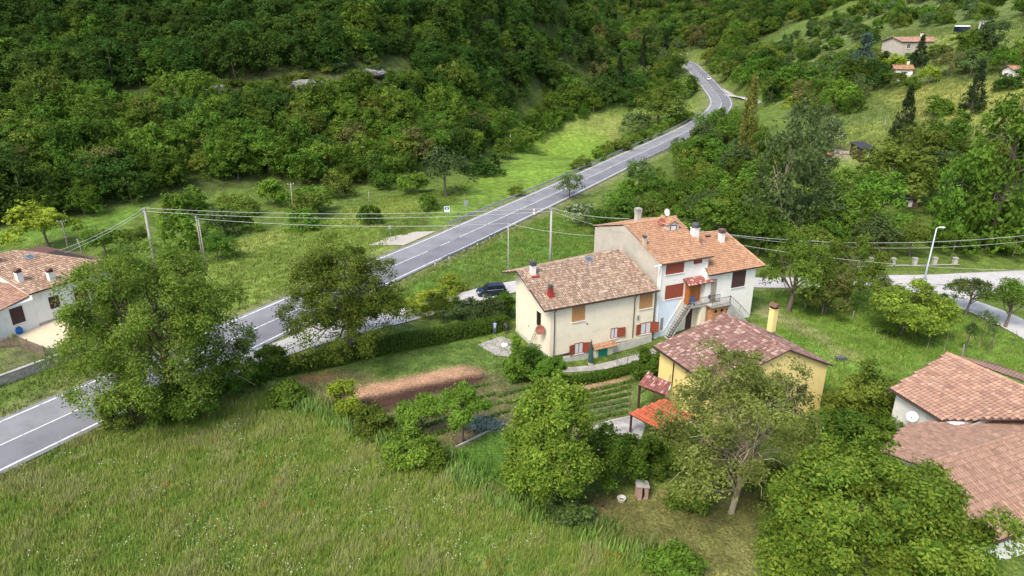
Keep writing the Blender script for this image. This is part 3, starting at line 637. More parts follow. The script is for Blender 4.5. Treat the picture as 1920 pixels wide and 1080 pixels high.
mb = MB(); tq, zq = wP.px(1195.5, 595); wP.box(mb, tq - .12, tq + .12, zq - .25, zq + .3, .0, .15); mb.build('gas_box', M['galv'], hA)
tq, zq = wP.px(1101, 607); mb = MB(); mb.lathe(wP.P(tq, zq, .0), [(.01, .05), (.09, .05), (.09, 0)], 10, ax=(*wP.nrm, 0)); mb.build('vent_cap', M['gutter'], hA)
# gable details
a_ = g_.px(1008, 590); b_ = g_.px(1013, 612); framed(hA, g_, a_[0] - .15, b_[0] + .25, b_[1] - .1, g_.px(1009, 583)[1], M['cream'], M['dark'], name='open_doorway', fill='dark_interior', sill=False, bars=0, frame_out=.07)
for u, v in ((967, 597), (991, 611)):
    tq, zq = g_.px(u, v); mb = MB(); mb.lathe(g_.P(tq, zq, .0), [(.01, .04), (.08, .04), (.08, 0)], 10, ax=(*g_.nrm, 0)); mb.build('vent_cap', M['gutter'], hA)
tq, zq = g_.px(1014, 618, .5); dish(hA, g_.P(tq, zq, .55), (-.25, -1, .35), .55, M['dishred'], foot=g_.P(tq + .1, zq - .3, 0))
pc = plA.px(999, 514); chimney(hA, pc, 1.05, .55, M['white'], 'louvre')
mb = MB(); mb.box(plA.px(1003, 519) + plA.n * .06, (.45, .3, .05), aA); mb.build('flashing', M['redp'], hA)
pc = plA.px(1032, 556); mb = MB(); mb.box(pc + [0, 0, .2], (.36, .36, .35), aA, taper=.7); mb.box(pc + [0, 0, .75], (.24, .24, .22), aA); ch_ = mb.build('chimney', M['redp'], hA)
mb = MB(); mb.box(pc + [0, 0, 1.06], (.19, .19, .08), aA); mb.box(pc + [0, 0, 1.22], (.27, .27, .04), aA); mb.box(pc + [0, 0, 1.36], (.2, .2, .04), aA); mb.build('cap', M['capdark'], ch_)
skylight(hA, plA.px(1104, 488), plA, dA, 1.0, .9)

# ------------------------------------------------------------------ the white terraced house with the grey gable
eL, eR, rL, rR = at(1240, 496, 9), at(1338, 480, 9), at(1170, 421, 11.6), at(1268, 405, 11.6)
hB = empty('white_terraced_house', (21, 79, -1), 'tall white house with orange roof, grey side wall, dormer and outside stairs', 'house')
plB = Pl(eL, eR, rL); rR = plB.px(1268, 406)
ang = math.degrees(math.atan2(eR[1] - eL[1], eR[0] - eL[0])); aB = math.radians(ang); dB = np.array([math.cos(aB), math.sin(aB), 0]); nB = np.array([dB[1], -dB[0], 0])
gd = rL - eL; gd[2] = 0; dep = np.linalg.norm(gd); gd /= dep
bL = None
for k in np.arange(1, 9, .1):
    q = rL + gd * k - [0, 0, .28 * k]; u_, v_ = proj(*q)
    if u_ < 1113: break
bL = q; bR = rR + (bL - rL); kb = k
roof(hB, [eL, eR, rR, rL], 'orange', w=.30, l=.42, h=.05, caps=((3, 2),), seed=4, slabmat=M['soffit'])
roof(hB, [bR, bL, rL, rR], 'orange', w=.30, l=.42, h=.05, name='rear_roof', seed=5, over=0)
c0 = eL + dB * .10 - nB * .4; wB = Wl(c0, ang); LB = np.linalg.norm((eR - eL)[:2]) - .45
pB = c0[:2]; ztb = lambda p: plB.z(p[0], p[1]) - .16
pk = pB + gd[:2] * (dep - .4); pb = pB + gd[:2] * (dep - .4 + kb - .3); fr2 = lambda p: p + dB[:2] * LB
body(hB, [(*pB, ztb(pB)), (*fr2(pB), ztb(fr2(pB))), (*fr2(pk), ztb(pk)), (*fr2(pb), ztb(pk) - .28 * kb), (*pb, ztb(pk) - .28 * kb), (*pk, ztb(pk))], -1.8, M['white'])
# grey rendered side: a skin 3 cm proud of the body
mb = MB(); off = -dB[:2] * .03; P0, P1, P2 = pB + gd[:2] * .25 + off, pk + off, pb + off
q = [(*P0, -1.8), (*P1, -1.8), (*P2, -1.8), (*P0, ztb(P0)), (*P1, ztb(pk)), (*P2, ztb(pk) - .28 * kb)]
q2 = [(x + dB[0] * .02, y + dB[1] * .02, z) for x, y, z in q]
mb.add(q + q2, [(0, 1, 4, 3), (1, 2, 5, 4), (0, 3, 9, 6), (2, 8, 11, 5), (3, 4, 10, 9), (4, 5, 11, 10)]); mb.build('side_wall', M['grey'], hB)
mb = MB(); wB.box(mb, -.02, 2.9, -1.8, wB.px(1250, 562)[1], .0, .03); mb.build('painted_dado', M['bluewhite'], hB)
for (u0, v0, u1, v1) in ((1250.5, 494, 1280.5, 509), (1249, 537, 1278.5, 555)):
    t0, t1, z0, z1 = wB.rect(u0, v0, u1, v1); framed(hB, wB, t0, t1, z0, z1, M['wood_red'], M['wood_red'], fill='roller_shutter', slats=True, bars=0)
t0, t1, z0, z1 = wB.rect(1302, 487, 1315, 492); framed(hB, wB, t0, t1, z0, z1, M['wood_red'], M['wood_red'], fill='roller_shutter', slats=True, bars=0, sill=False)
gutter(hB, eL + nB * .06 - [0, 0, .08], eR + nB * .06 - [0, 0, .08], .07, m=M['fascia'])
pipe(hB, [wB.P(.25, 8.7, .35), wB.P(.25, 8.3, .08), wB.P(.25, 4, .08), wB.P(.25, -1, .08)], .06, m=M['whitep'])
pipe(hB, [wB.P(LB - .25, 8.7, .3), wB.P(LB - .25, 8.3, .08), wB.P(LB - .25, 6.6, .08)], .06, m=M['whitep'])
pipe(hB, [eL + [0, 0, -.12] - dB * .9, eL + [0, 0, -.12]], .11, name='pipe_stub', m=M['whitep'])
pc = plB.px(1200, 417); chimney(hB, pc + gd * .6 - [0, 0, .2], 1.4, .62, M['grey'], 'louvre', M['concrete'])
pc = plB.px(1208, 459); chimney(hB, pc, .85, .38, M['grey'], 'flat', M['capdark'])
pc = plB.px(1301, 441); chimney(hB, pc + dB * .1, 1.0, .78, M['white'], 'cowl')
# dormer
pd = plB.px(1262, 432); up = gd
def dq(a, b, z): return pd + dB * a + up * b + [0, 0, z]
mb = MB(); mb.hexa([dq(-.85, 0, -.3), dq(.85, 0, -.3), dq(.85, 2.6, -.3), dq(-.85, 2.6, -.3), dq(-.85, 0, .75), dq(.85, 0, .75), dq(.85, 2.6, .75), dq(-.85, 2.6, .75)])
mb.add([dq(-.85, 0, .75), dq(.85, 0, .75), dq(0, 0, 1.15), dq(-.85, 2.6, .75), dq(.85, 2.6, .75), dq(0, 2.6, 1.15)], [(0, 1, 2), (0, 2, 5, 3), (1, 4, 5, 2)])
dm = mb.build('dormer', M['grey'], hB)
roof(dm, [dq(-1.0, 2.7, .72), dq(-1.0, -.12, .72), dq(0, -.12, 1.24), dq(0, 2.7, 1.24)], 'orange', name='dormer_roof', thick=.05, seed=6)
roof(dm, [dq(1.0, -.12, .72), dq(1.0, 2.7, .72), dq(0, 2.7, 1.24), dq(0, -.12, 1.24)], 'orange', name='dormer_roof', thick=.05, seed=7, caps=((3, 2),))
wd = Wl(dq(-.85, 0, 0), ang); framed(dm, wd, .45, 1.25, pd[2] + .0, pd[2] + .62, M['wood_dk'], M['curtain'], name='dormer_window', bars=0, sill=False, fr=.08)
pq = plB.px(1241, 424); dish(hB, pq + [0, 0, .55], (-.55, -.8, .3), .5, M['dishred'], foot=pq)
pq = dq(-.1, 1.6, 1.2); dish(hB, pq + [0, 0, .75], (.5, -.75, .35), .48, M['whitep'], foot=pq)
# porch, door, balcony, stairs
t0, t1, z0, z1 = wB.rect(1290, 522, 1312, 568); zf = z0 + .0
zf = wB.px(1300, 574, 1.2)[1]
dv = empty  # placeholder keeps names short below
mb = MB(); wB.box(mb, t0, t1, zf, zf + 2.45, .0, .04); dr = mb.build('front_door', M['wood_door'], hB)
mb = MB(); wB.box(mb, t0 + .05, t0 + .95, zf + .1, zf + 2.3, .04, .07); wB.box(mb, t0 + 1.0, t1 - .05, zf + .1, zf + 2.3, .04, .07); mb.build('door_leaf', M['wood_door'], dr)
for ta_, tb_ in ((t0 - .28, t0 - .02), (t1 + .02, t1 + .3)): mb = MB(); wB.box(mb, ta_, tb_, zf, zf + 2.75, .0, .75); mb.build('porch_side', M['wood_door'], hB)
mb = MB(); wB.box(mb, t1 + .32, LB - .1, zf, zf + 2.2, .0, .04); mb.build('dark_side_door', M['dark'], hB)
za = wB.px(1298, 520)[1]
roof(hB, [wB.P(t0 - .75, zf + 2.75, 1.25), wB.P(LB + .15, zf + 2.75, 1.25), wB.P(LB + .15, zf + 3.3, .03), wB.P(t0 - .75, zf + 3.3, .03)], 'porch', name='porch_roof', thick=.1, seed=9, l=.34)
bz0, bz1 = t0 - .35, LB + 1.3
mb = MB(); wB.box(mb, bz0, bz1, zf - .18, zf, .03, 1.35)
balc = mb.build('balcony', M['concrete'], hB)
def railing(parent, pts, h=.95, step=.16, m=None, name='railing', r=.014):
    mb = MB()
    for a, b in zip(pts[:-1], pts[1:]):
        a, b = np.array(a), np.array(b); L_ = np.linalg.norm(b - a); n_ = max(2, int(L_ / step))
        mb.tube([a + [0, 0, h], b + [0, 0, h]], .028, 6); mb.tube([a + [0, 0, .08], b + [0, 0, .08]], .018, 5)
        for k in range(n_ + 1):
            p = a + (b - a) * k / n_; mb.tube([p + [0, 0, .0], p + [0, 0, h]], r if 0 < k < n_ else .03, 5, caps=False)
    return mb.build(name, m or M['iron'], parent)
def stairs(parent, w, ta, za_, tb, zb_, o0, o1, n_, m, name='stairs', solid=False):
    mb = MB()
    for k in range(n_):
        t_a = ta + (tb - ta) * k / n_; t_b = ta + (tb - ta) * (k + 1) / n_; z = za_ + (zb_ - za_) * (k + .5) / n_
        lo_ = (min(za_, zb_) - .2) if solid else z - .10
        w.box(mb, min(t_a, t_b), max(t_a, t_b) + (0 if solid else .03), lo_, z + .02, o0, o1)
    o = mb.build(name, m, parent)
    if not solid:
        mb = MB()
        for oo in (o0 - .03, o1 + .03):
            mb.hexa([w.P(ta, za_ - .30, oo + .03), w.P(tb, zb_ - .30, oo + .03), w.P(tb, zb_ - .30, oo - .03), w.P(ta, za_ - .30, oo - .03), w.P(ta, za_ - .02, oo + .03), w.P(tb, zb_ - .02, oo + .03), w.P(tb, zb_ - .02, oo - .03), w.P(ta, za_ - .02, oo - .03)])
        mb.build('stringer', M['concrete'], o)
    return o
tl = wB.px(1243, 622, .8)[0]
st = stairs(hB, wB, bz0, zf - .05, bz0 - 2.9, -1.0, .25, 1.3, 15, M['concrete'])
railing(st, [wB.P(bz0, zf, 1.3), wB.P(bz0 - 2.9, -.95, 1.3)], step=.2, r=.022)
mb = MB(); mb.tube([wB.P(bz0, zf + .9, .1), wB.P(bz0 - 2.9, -.05, .1)], .035, 6); mb.build('handrail', M['whitep'], st)
railing(balc, [wB.P(bz0, zf, 1.3), wB.P(bz1 - .03, zf, 1.3)], step=.15)
mb = MB(); wB.box(mb, bz0 + .6, bz0 + 1.5, -1.3, zf - .25, .0, .04); mb.build('cellar_door', M['wood_dk'], hB)
mb = MB(); wB.box(mb, .75, 1.15, .3, 1.9, .031, .06); mb.build('meter_door', M['signback'], hB)
mb = MB(); wB.box(mb, bz0 + 1.9, bz0 + 2.6, -1.3, zf - .2, .6, 1.2); mb.build('balcony_pier', M['cream'], hB)
ch = empty('balcony_chair', wB.P(t0 + .35, zf, .95), 'blue and white folding chair on the balcony before the orange door', 'chair')
mb = MB(); q = lambda a, z, o_: wB.P(t0 + .35 + a, zf + z, .95 + o_)
mb.tube([q(-.22, .42, -.2), q(.22, .42, -.2), q(.22, .42, .22), q(-.22, .42, .22), q(-.22, .42, -.2)], .02, 5); mb.build('frame', M['whitep'], ch)
for a, o_ in ((-.22, -.2), (.22, -.2), (.22, .22), (-.22, .22)): mb = MB(); mb.tube([q(a, 0, o_), q(a, .42, o_)], .02, 5); mb.build('leg', M['whitep'], ch)
mb = MB(); mb.hexa([q(-.22, .43, .22), q(.22, .43, .22), q(.22, .43, -.2), q(-.22, .43, -.2), q(-.22, .46, .22), q(.22, .46, .22), q(.22, .46, -.2), q(-.22, .46, -.2)]); mb.build('seat', M['blue'], ch)
mb = MB(); mb.hexa([q(-.22, .46, -.2), q(.22, .46, -.2), q(.22, .46, -.24), q(-.22, .46, -.24), q(-.22, .98, -.3), q(.22, .98, -.3), q(.22, .98, -.34), q(-.22, .98, -.34)]); mb.build('backrest', M['blue'], ch)
dr_ = empty('drying_rack', wB.P(t1 + .75, zf, .7), 'dark cloth over a small drying rack at the balcony railing', 'drying rack')
mb = MB(); q = lambda a, z, o_: wB.P(t1 + .75 + a, zf + z, .7 + o_)
for a in (-.3, .3): mb.tube([q(a, 0, -.25), q(a, .9, .25)], .015, 5); mb.tube([q(a, 0, .25), q(a, .9, -.25)], .015, 5)
mb.build('frame', M['whitep'], dr_); mb = MB(); mb.hexa([q(-.3, .5, .26), q(.3, .5, .26), q(.3, .5, .2), q(-.3, .5, .2), q(-.3, .92, .26), q(.3, .92, .26), q(.3, .92, -.2), q(-.3, .92, -.2)]); mb.build('cloth', M['navy'], dr_)

# ------------------------------------------------------------------ the annex house at the end of the row
eL, eR, rR = at(1330, 516, 7), at(1434, 498, 7), at(1357, 433, 9.6)
hC = empty('annex_house', (28, 81, -.5), 'low white end house with orange tile roof, brown shutter and two flights of steps', 'house')
plC = Pl(eL, eR, rR); rL = plC.px(1288, 440)
ang = math.degrees(math.atan2(eR[1] - eL[1], eR[0] - eL[0])); aC = R(ang); dC = np.array([math.cos(aC), math.sin(aC), 0]); nC = np.array([dC[1], -dC[0], 0])
roof(hC, [eL, eR, rR, rL], 'orange', w=.22, l=.36, h=.05, caps=((3, 2), (2, 1)), seed=11)
gd = rR - eR; gd[2] = 0; dep = np.linalg.norm(gd); gd /= dep; bR = rR + gd * 3 - [0, 0, 1.1]; bLc = rL + gd * 3 - [0, 0, 1.1]
roof(hC, [bR, bLc, rL, rR], 'orange', w=.22, l=.36, h=.05, name='rear_roof', seed=12)
wq = eR - dC * .9 - nC * .45; o_ = eL - nC * .45 + dC * .02; wC = Wl(o_, ang); LC = np.linalg.norm((wq - o_)[:2])
c1 = wC.P(0, 0)[:2]; c2 = wC.P(LC, 0)[:2]; ztc = lambda p: plC.z(p[0], p[1]) - .16
k2 = c2 + gd[:2] * (dep - .5); k1 = c1 + gd[:2] * (dep - .5); zr = ztc(k2)
b2, b1 = c2 + gd[:2] * (dep + 2.2), c1 + gd[:2] * (dep + 2.2)
body(hC, [(*c1, ztc(c1)), (*c2, ztc(c2)), (*k2, zr), (*b2, zr - .9), (*b1, zr - .9), (*k1, zr)], -1.5, M['white'])
t0, t1, z0, z1 = wC.rect(1375, 510, 1394.5, 535); framed(hC, wC, t0, t1, z0, z1, M['wood_dk'], M['wood_dk'], fill='roller_shutter', slats=True, bars=0)
mb = MB(); tA, tB_ = wC.px(1334, 530)[0], wC.px(1343, 530)[0]; wC.box(mb, tA, tB_, wC.px(1338, 566)[1], wC.px(1338, 523)[1], 0, .12); mb.build('timber_panel', M['postwood'], hC)
gutter(hC, eL + nC * .06 - [0, 0, .08], eR + nC * .06 - [0, 0, .08], .06)
pc = plC.px(1352, 453); chimney(hC, pc, 1.15, .62, M['white'], 'louvre', M['fencewood'])
mb = MB(); mb.box(plC.px(1327, 444) + plC.n * .08, (.35, .18, .08), aC); mb.build('roof_vent', M['gutter'], hC)
# landing, steps down to the right, brick arch under it
zc = zf; tc0 = .05; tcl = wC.px(1367, 571, 1.3)[0]
mb = MB(); wC.box(mb, tc0, tcl, zc - .2, zc, .0, 1.5); ld = mb.build('landing', M['concrete'], hC)
railing(ld, [wC.P(tc0, zc, 1.45), wC.P(tcl, zc, 1.45)], step=.2)
st2 = stairs(hC, wC, tcl, zc - .05, tcl + 3.6, -.2, .15, 1.35, 14, M['concrete'], solid=True)
railing(st2, [wC.P(tcl, zc, 1.35), wC.P(tcl + 1.8, zc - 1.55, 1.35), wC.P(tcl + 3.6, -.1, 1.35)], step=.35, h=1.0, r=.012)
mb = MB(); wC.box(mb, tc0 + .5, tcl - .02, -1.3, zc - .25, .1, 1.1); mb.build('arched_base', M['brick'], hC)
for k in range(3):
    mb = MB(); tq = tc0 + 1.0 + k * .9; mb.lathe(wC.P(tq, zc - .9, 1.09), [(.01, .03), (.2, .03), (.2, 0)], 12, ax=(*wC.nrm, 0)); mb.build('arch_opening', M['dark'], hC)

# ------------------------------------------------------------------ the yellow house
aD = 24.0; eB, eLd = at(1338, 727, 4.5), at(1226, 649, 4.5); rd = eLd - eB; rd[2] = 0; Ld = np.linalg.norm(rd); rd /= Ld
eD = np.array([math.cos(R(aD)), math.sin(R(aD)), 0])
ap = eB + eD * 8.6 + [0, 0, 2.1]; ap0 = ap + rd * Ld; rg = eB + eD * 14.9 + [0, 0, -.9]; rg0 = rg + rd * Ld
hD = empty('yellow_house', (24, 60, -1), 'pale yellow house under a speckled rose tile roof, half hidden by trees', 'house')
plD = Pl(eB, eLd, ap)
roof(hD, [eLd, eB, ap, ap0], 'rose', w=.27, l=.45, h=.08, caps=((3, 2),), seed=13, thick=.16)
roof(hD, [rg, rg0, ap0, ap], 'rose', w=.27, l=.45, h=.08, name='rear_roof', seed=14)
ptD = [eB + eD * .55 + rd * .4, eB + eD * 8.6 + rd * .4, eB + eD * 14.6 + rd * .4, eB + eD * 14.6 + rd * (Ld - .4), eB + eD * 8.6 + rd * (Ld - .4), eB + eD * .55 + rd * (Ld - .4)]
body(hD, [(*p[:2], plD.z(*p[:2]) - .2 if i in (0, 1, 4, 5) else 3.5) for i, p in enumerate(ptD)], -4.2, M['yellow'])
wD = Wl(ptD[5], math.degrees(math.atan2(-rd[1], -rd[0]))); wD2 = Wl(ptD[0], aD)
gutter(hD, eB - eD * .08 - [0, 0, .06], eLd - eD * .08 - [0, 0, .06], .08)
tq = wD.px(1264, 690)[0]; pipe(hD, [wD.P(tq, 4.4, .5), wD.P(tq, 4.0, .09), wD.P(tq, 1.6, .09), wD.P(tq, 1.3, .12), wD.P(tq - 1.6, 1.25, .12)], .055)
for uu in (1440, 1490): 
    tq, zq = wD2.px(uu, 760); framed(hD, wD2, tq, tq + 1.1, .4, 1.9, M['wood_dk'], M['wood_dk'], fill='roller_shutter', slats=True, bars=0)
Dsh = dish(hD, wD.P(wD.px(1250, 722, .5)[0], wD.px(1250, 722, .5)[1], .55), (-.75, -.8, .28), .62, M['whitep'], foot=wD.P(wD.px(1256, 724)[0], 2.4, 0))
pc = at(1447, 610, 6.1); chimney(hD, pc, 1.9, .62, M['yellow'], 'house', M['tilebase'], R(30), capw=1.2)
# timber porch and low red lean-to
p0 = wD.P(wD.px(1216, 720)[0], 0)
A0, A1 = at(1180, 722, 2.3), at(1248, 741, 2.3); B0, B1 = at(1215, 700, 2.95), at(1258, 716, 2.95)
A0 = at(1196, 722, 2.3)
pr_ = roof(hD, [A0, A1, B1, B0], 'porch', name='porch_roof', seed=15, thick=.1, w=.22)
mb = MB(); mb.box(A0 + [.25, .2, -1.5], (.09, .09, 1.4), .3); mb.build('porch_post', M['wood_dk'], hD)
mb = MB(); q0 = A0 + [.25, .25, -.18]; q1 = A1 + [-.1, .1, -.18]; mb.tube([q0, q1], .09, 6); mb.tube([q0 + [0, 0, -1], q0 + (q1 - q0) * .3], .05, 6); mb.tube([q0 + (q1 - q0) * .55, q0 + (q1 - q0) * .85 + [0, 0, -1.2]], .05, 6); mb.build('porch_beam', M['wood_dk'], hD)
C0, C1, C2, C3 = at(1178, 775, 2.1), at(1240, 808, 2.1), at(1300, 790, 2.75), at(1247, 746, 2.9)
plR = Pl(C0, C1, C3); C2 = plR.px(1302, 785)
roof(hD, [C0, C1, C2, C3], 'red', name='lean_to_roof', seed=16, w=.24, l=.36, h=.05, thick=.1)
for p in (C0, C1): mb = MB(); mb.box(p + [.35, .25, -1.2], (.08, .08, 1.1), .4); mb.build('lean_to_post', M['wood_dk'], hD)

# ------------------------------------------------------------------ the white house at the right edge
hE = empty('right_white_house', (38, 48, -2), 'white house at the right edge with large clay barrel tile roofs', 'house')
L_, B_, T_ = at(1668, 728, 4.0), at(1763, 787, 4.0), at(1775, 662, 5.9); pl = Pl(L_, B_, T_); R_ = pl.px(1990, 757); Q_ = pl.px(1990, 786)
roof(hE, [L_, B_, Q_, R_, T_], 'clay', w=.34, l=.46, h=.11, caps=((4, 3),), seed=21)
S1 = at(1850, 677, 5.0); roof(hE, [at(2050, 745, 3.6), at(1860, 679, 4.4), T_, R_ + [2, .5, 0]], 'brown', w=.28, l=.4, h=.04, name='rear_roof', seed=22, over=0)
gutter(hE, shift(L_, B_, 0) - [.1, 0, .08], B_ - [.1, 0, .08], .08, m=M['fascia'])
de = B_ - L_; de[2] = 0; Le = np.linalg.norm(de); de /= Le; ne = np.array([-de[1], de[0], 0]); 
a = L_ + ne * .5 + de * .4; b = B_ + ne * .5 + de * 1.5; bz = pl.z
body(hE, [(*a[:2], 3.9), (*b[:2], 3.9), (*(b + ne * 5)[:2], bz(*(b + ne * 5)[:2]) - .25), (*(b + ne * 11)[:2], 4.0), (*(a + ne * 9)[:2], 4.0), (*(a + ne * 5.5)[:2], bz(*(a + ne * 5.5)[:2]) - .25)], -4.0, M['white'])
wE = Wl(a, math.degrees(math.atan2(de[1], de[0])))
tq, zq = wE.px(1711, 781, .6); dish(hE, wE.P(tq, zq, .6), (-.7, -.8, .4), .48, M['whitep'], foot=wE.P(tq + .2, zq - .2, 0))
# lower wing: back slope seen over its ridge, front slope with eave over the white wall
A3, B3 = at(1836, 838, 4.6), at(2010, 784, 4.6); plm = Pl(A3, B3, at(1763, 790, 3.7))
E3 = at(1862, 1017, 2.4); pl3 = Pl(A3, B3, E3); rdir = (A3 - B3) / np.linalg.norm(A3 - B3); A4 = A3 - rdir * float((A3 - E3) @ rdir); F3 = E3 - rdir * np.linalg.norm(B3 - A4)
roof(hE, [plm.px(1700, 796), plm.px(1763, 788), plm.px(1960, 786), B3, A4, plm.px(1650, 845)], 'brown', w=.26, l=.36, h=.04, name='wing_roof', seed=23, over=0, eave=(4, 3), caps=((4, 3),))
roof(hE, [E3, F3, B3, A4], 'brown', w=.30, l=.46, h=.08, name='wing_roof', seed=24)
gutter(hE, E3 - [0, .08, .08], F3 - [0, .08, .08], .08, m=M['fascia'])
wdir = F3 - E3; wdir[2] = 0; wdir /= np.linalg.norm(wdir); wn = np.array([-wdir[1], wdir[0], 0])
a = E3 + wn * .5 + wdir * .3; body(hE, [(*a[:2], 2.25), (*(a + wdir * 8)[:2], 2.25), (*(a + wdir * 8 + wn * 6)[:2], 3.6), (*(a + wn * 6)[:2], 3.6)], -4.0, M['white'], name='wing_wall')

# ------------------------------------------------------------------ the white house at the left edge
hF = empty('left_white_house', (-62, 82, 0), 'white house at the left edge with beige tile roof, two chimneys and brown shutters', 'house')
e0, e1 = at(55, 552, 4.5), at(112, 534, 4.5); rT = at(30, 471, 7.3); plF = Pl(e0, e1, rT)
v0 = plF.px(-30, 498); e2 = plF.px(205, 504); h2 = plF.px(199, 492)
roof(hF, [e0, e2, h2, rT, plF.px(-60, 489), v0], 'beige', w=.30, l=.46, h=.10, caps=((3, 2), (4, 3), ), seed=31)
roof(hF, [h2 + [.3, 2.8, -1.0], at(79, 460, 6.6), rT, h2], 'beige', w=.24, l=.38, h=.04, name='rear_roof', seed=32, over=0, eave=(0, 1))
w0, w1 = at(52, 554, 4.3), at(-60, 612, 3.0); f3 = Pl(at(-60, 612, 3.5), at(52, 554, 4.0), at(26, 534, 4.8))
roof(hF, [f3.px(-60, 612), f3.px(53, 554), f3.px(26, 535), f3.px(-60, 512)], 'clay', w=.26, l=.4, h=.04, name='lower_roof', seed=33)
e_dir = e1 - e0; e_dir[2] = 0; e_dir /= np.linalg.norm(e_dir); en = np.array([-e_dir[1], e_dir[0], 0])
a = e0 + en * .5 + e_dir * .45; Lw = np.linalg.norm((e2 - e0)[:2]) - 2.2
rp = en * 5.2
zf_ = lambda p: plF.z(p[0], p[1]) - .22
vd = v0 - e0; vd[2] = 0; vd /= np.linalg.norm(vd); p4 = a + vd * 9; hI = h2 - e_dir * .6; rI = rT + e_dir * .3; b1_ = h2 + np.array([0, 2.4, 0]) - e_dir * .6; b2_ = at(79, 460, 6.6) - [0, .4, 0]
body(hF, [(*a[:2], 4.35), (*(a + e_dir * Lw)[:2], 4.35), (*hI[:2], h2[2] - .35), (*b1_[:2], h2[2] - 1.4), (*b2_[:2], 6.2), (*rI[:2], rT[2] - .35), (*p4[:2], zf_(p4))], -.5, M['white'])
wF = Wl(a, math.degrees(math.atan2(e_dir[1], e_dir[0])))
t0, t1, z0, z1 = wF.rect(91, 559, 104, 576); t1 = t0 + 1.1; framed(hF, wF, t0, t1, z0, z1, M['wood_dk'], M['wood_dk'], fill='roller_shutter', slats=True, bars=0)
t0 = wF.px(140, 552)[0]; framed(hF, wF, t0, t0 + 1.6, z0 - .6, z1, M['wood_dk'], M['wood_dk'], fill='roller_shutter', slats=True, bars=0)
sd_ = (w1 - w0); sd_[2] = 0; sd_ /= np.linalg.norm(sd_)
oF = a - e_dir * 0; wG = Wl(oF + sd_ * 14, math.degrees(math.atan2(-sd_[1], -sd_[0])))
q0, q1 = wG.P(0, 0)[:2], wG.P(13.98, 0)[:2]
inn = -wG.nrm * 3.0
fz = lambda q: f3.z(q[0], q[1]) - .22
body(hF, [(*q0, fz(q0)), (*q1, fz(q1)), (*(q1 + inn), fz(q1 + inn)), (*(q0 + inn), fz(q0 + inn))], -.5, M['white'], name='side_wing')
t0 = wG.px(20, 590)[0]; t1 = wG.px(44, 590)[0]; framed(hF, wG, t0, t1, wG.px(24, 609)[1], wG.px(30, 577)[1], M['wood_dk'], M['wood_dk'], fill='roller_shutter', slats=True, bars=1)
mb = MB(); wF.box(mb, .03, Lw, -.4, .35, .0, .12); mb.build('stone_base', M['stone'], hF)
gutter(hF, e0 - [0, .1, .06], e2 - [0, .1, .06], .07)
for u, v in ((38, 525), (97, 524)): pc = plF.px(u, v + 2); chimney(hF, pc, 1.15, .66, M['white'], 'house', M['tilebase'], R(60))
skylight(hF, plF.px(56, 483), plF, e_dir, 1.0, 1.0)
pc = at(2, 492, 7); chimney(hF, pc - [1.2, 0, 0], 1.2, .8, M['white'], 'flat', M['capdark'])

# ------------------------------------------------------------------ vegetation builders
def unit(a): return a / (np.linalg.norm(a, axis=-1, keepdims=True) + 1e-9)
def leaf_quads(r, C, Nn, size, asp=.55, cup=.0):
    """rhombic leaf faces around centres C with normals Nn"""
    n_ = len(C); t = unit(np.cross(Nn, r.randn(n_, 3))); b = np.cross(Nn, t); sz = size * (.65 + .7 * r.rand(n_, 1))
    V = np.stack([C - t * sz, C + b * sz * asp - Nn * sz * cup, C + t * sz, C - b * sz * asp - Nn * sz * cup], 1)
    return V.reshape(-1, 3)
def crown_points(r, n_, rx, ry, rz, cz, nl, lr, style='round', per=9, cl=.30, gap=.0, low=-.45):
    """clusters of leaves on many overlapping lobes; returns centres, normals, lobe centres, shade value"""
    D = unit(r.randn(nl * 4, 3)); D = D[D[:, 2] > low][:nl]; nl = len(D)
    rad = (.38 + .55 * r.rand(nl, 1)); LC = D * rad
    if style == 'cone':
        h = r.rand(nl) ** 1.25; a = r.rand(nl) * 6.283; q = (1 - h) * (.25 + .65 * r.rand(nl) ** .6); LC = np.stack([q * np.cos(a), q * np.sin(a), h * 2 - 1], 1); LR = lr * (.45 + .75 * (1 - h))[:, None]
    elif style == 'tall':
        h = r.rand(nl); a = r.rand(nl) * 6.283; q = np.sin(np.clip(h * .86 + .10, 0, 1) * 3.14159) ** .7 * (.25 + .45 * r.rand(nl)); LC = np.stack([q * np.cos(a), q * np.sin(a), h * 1.8 - 1], 1); LR = lr * (.6 + .7 * r.rand(nl, 1))
    else: LR = lr * (.5 + .95 * r.rand(nl, 1) ** 1.3)
    nc = max(1, n_ // per); li = r.randint(0, nl, nc); out = unit(LC + 1e-3)
    d = unit(r.randn(nc, 3) + out[li] * .75 + np.array([0, 0, .35]))
    c = LC[li] + d * LR[li] * (.62 + .42 * r.rand(nc, 1))
    if gap: keep = r.rand(nc) > gap * (.5 + .5 * np.sin(c[:, 0] * 9 + 3 * np.sin(c[:, 2] * 7))); c, d, li = c[keep], d[keep], li[keep]
    nc = len(c); k = np.repeat(np.arange(nc), per)
    low_ = (c[:, 2] < 0) & (style == 'round'); c[low_, :2] *= (1 + .42 * np.minimum(1, -c[low_, 2:3]) ** .7)
    S3 = np.array([rx, ry, rz]); mean = (rx * ry * rz) ** (1 / 3)
    P = c[k] * S3 + r.randn(len(k), 3) * cl * np.array([1, 1, .7]); P[:, 2] += cz
    Nn = unit(d[k] * .75 + r.randn(len(k), 3) * .55 + np.array([0, 0, .45]))
    shade = (.78 + .40 * r.rand(nl))[li][k] * (.9 + .2 * r.rand(nc))[k] * (.88 + .24 * r.rand(len(k)))
    return P, Nn, LC * S3 + [0, 0, cz], shade
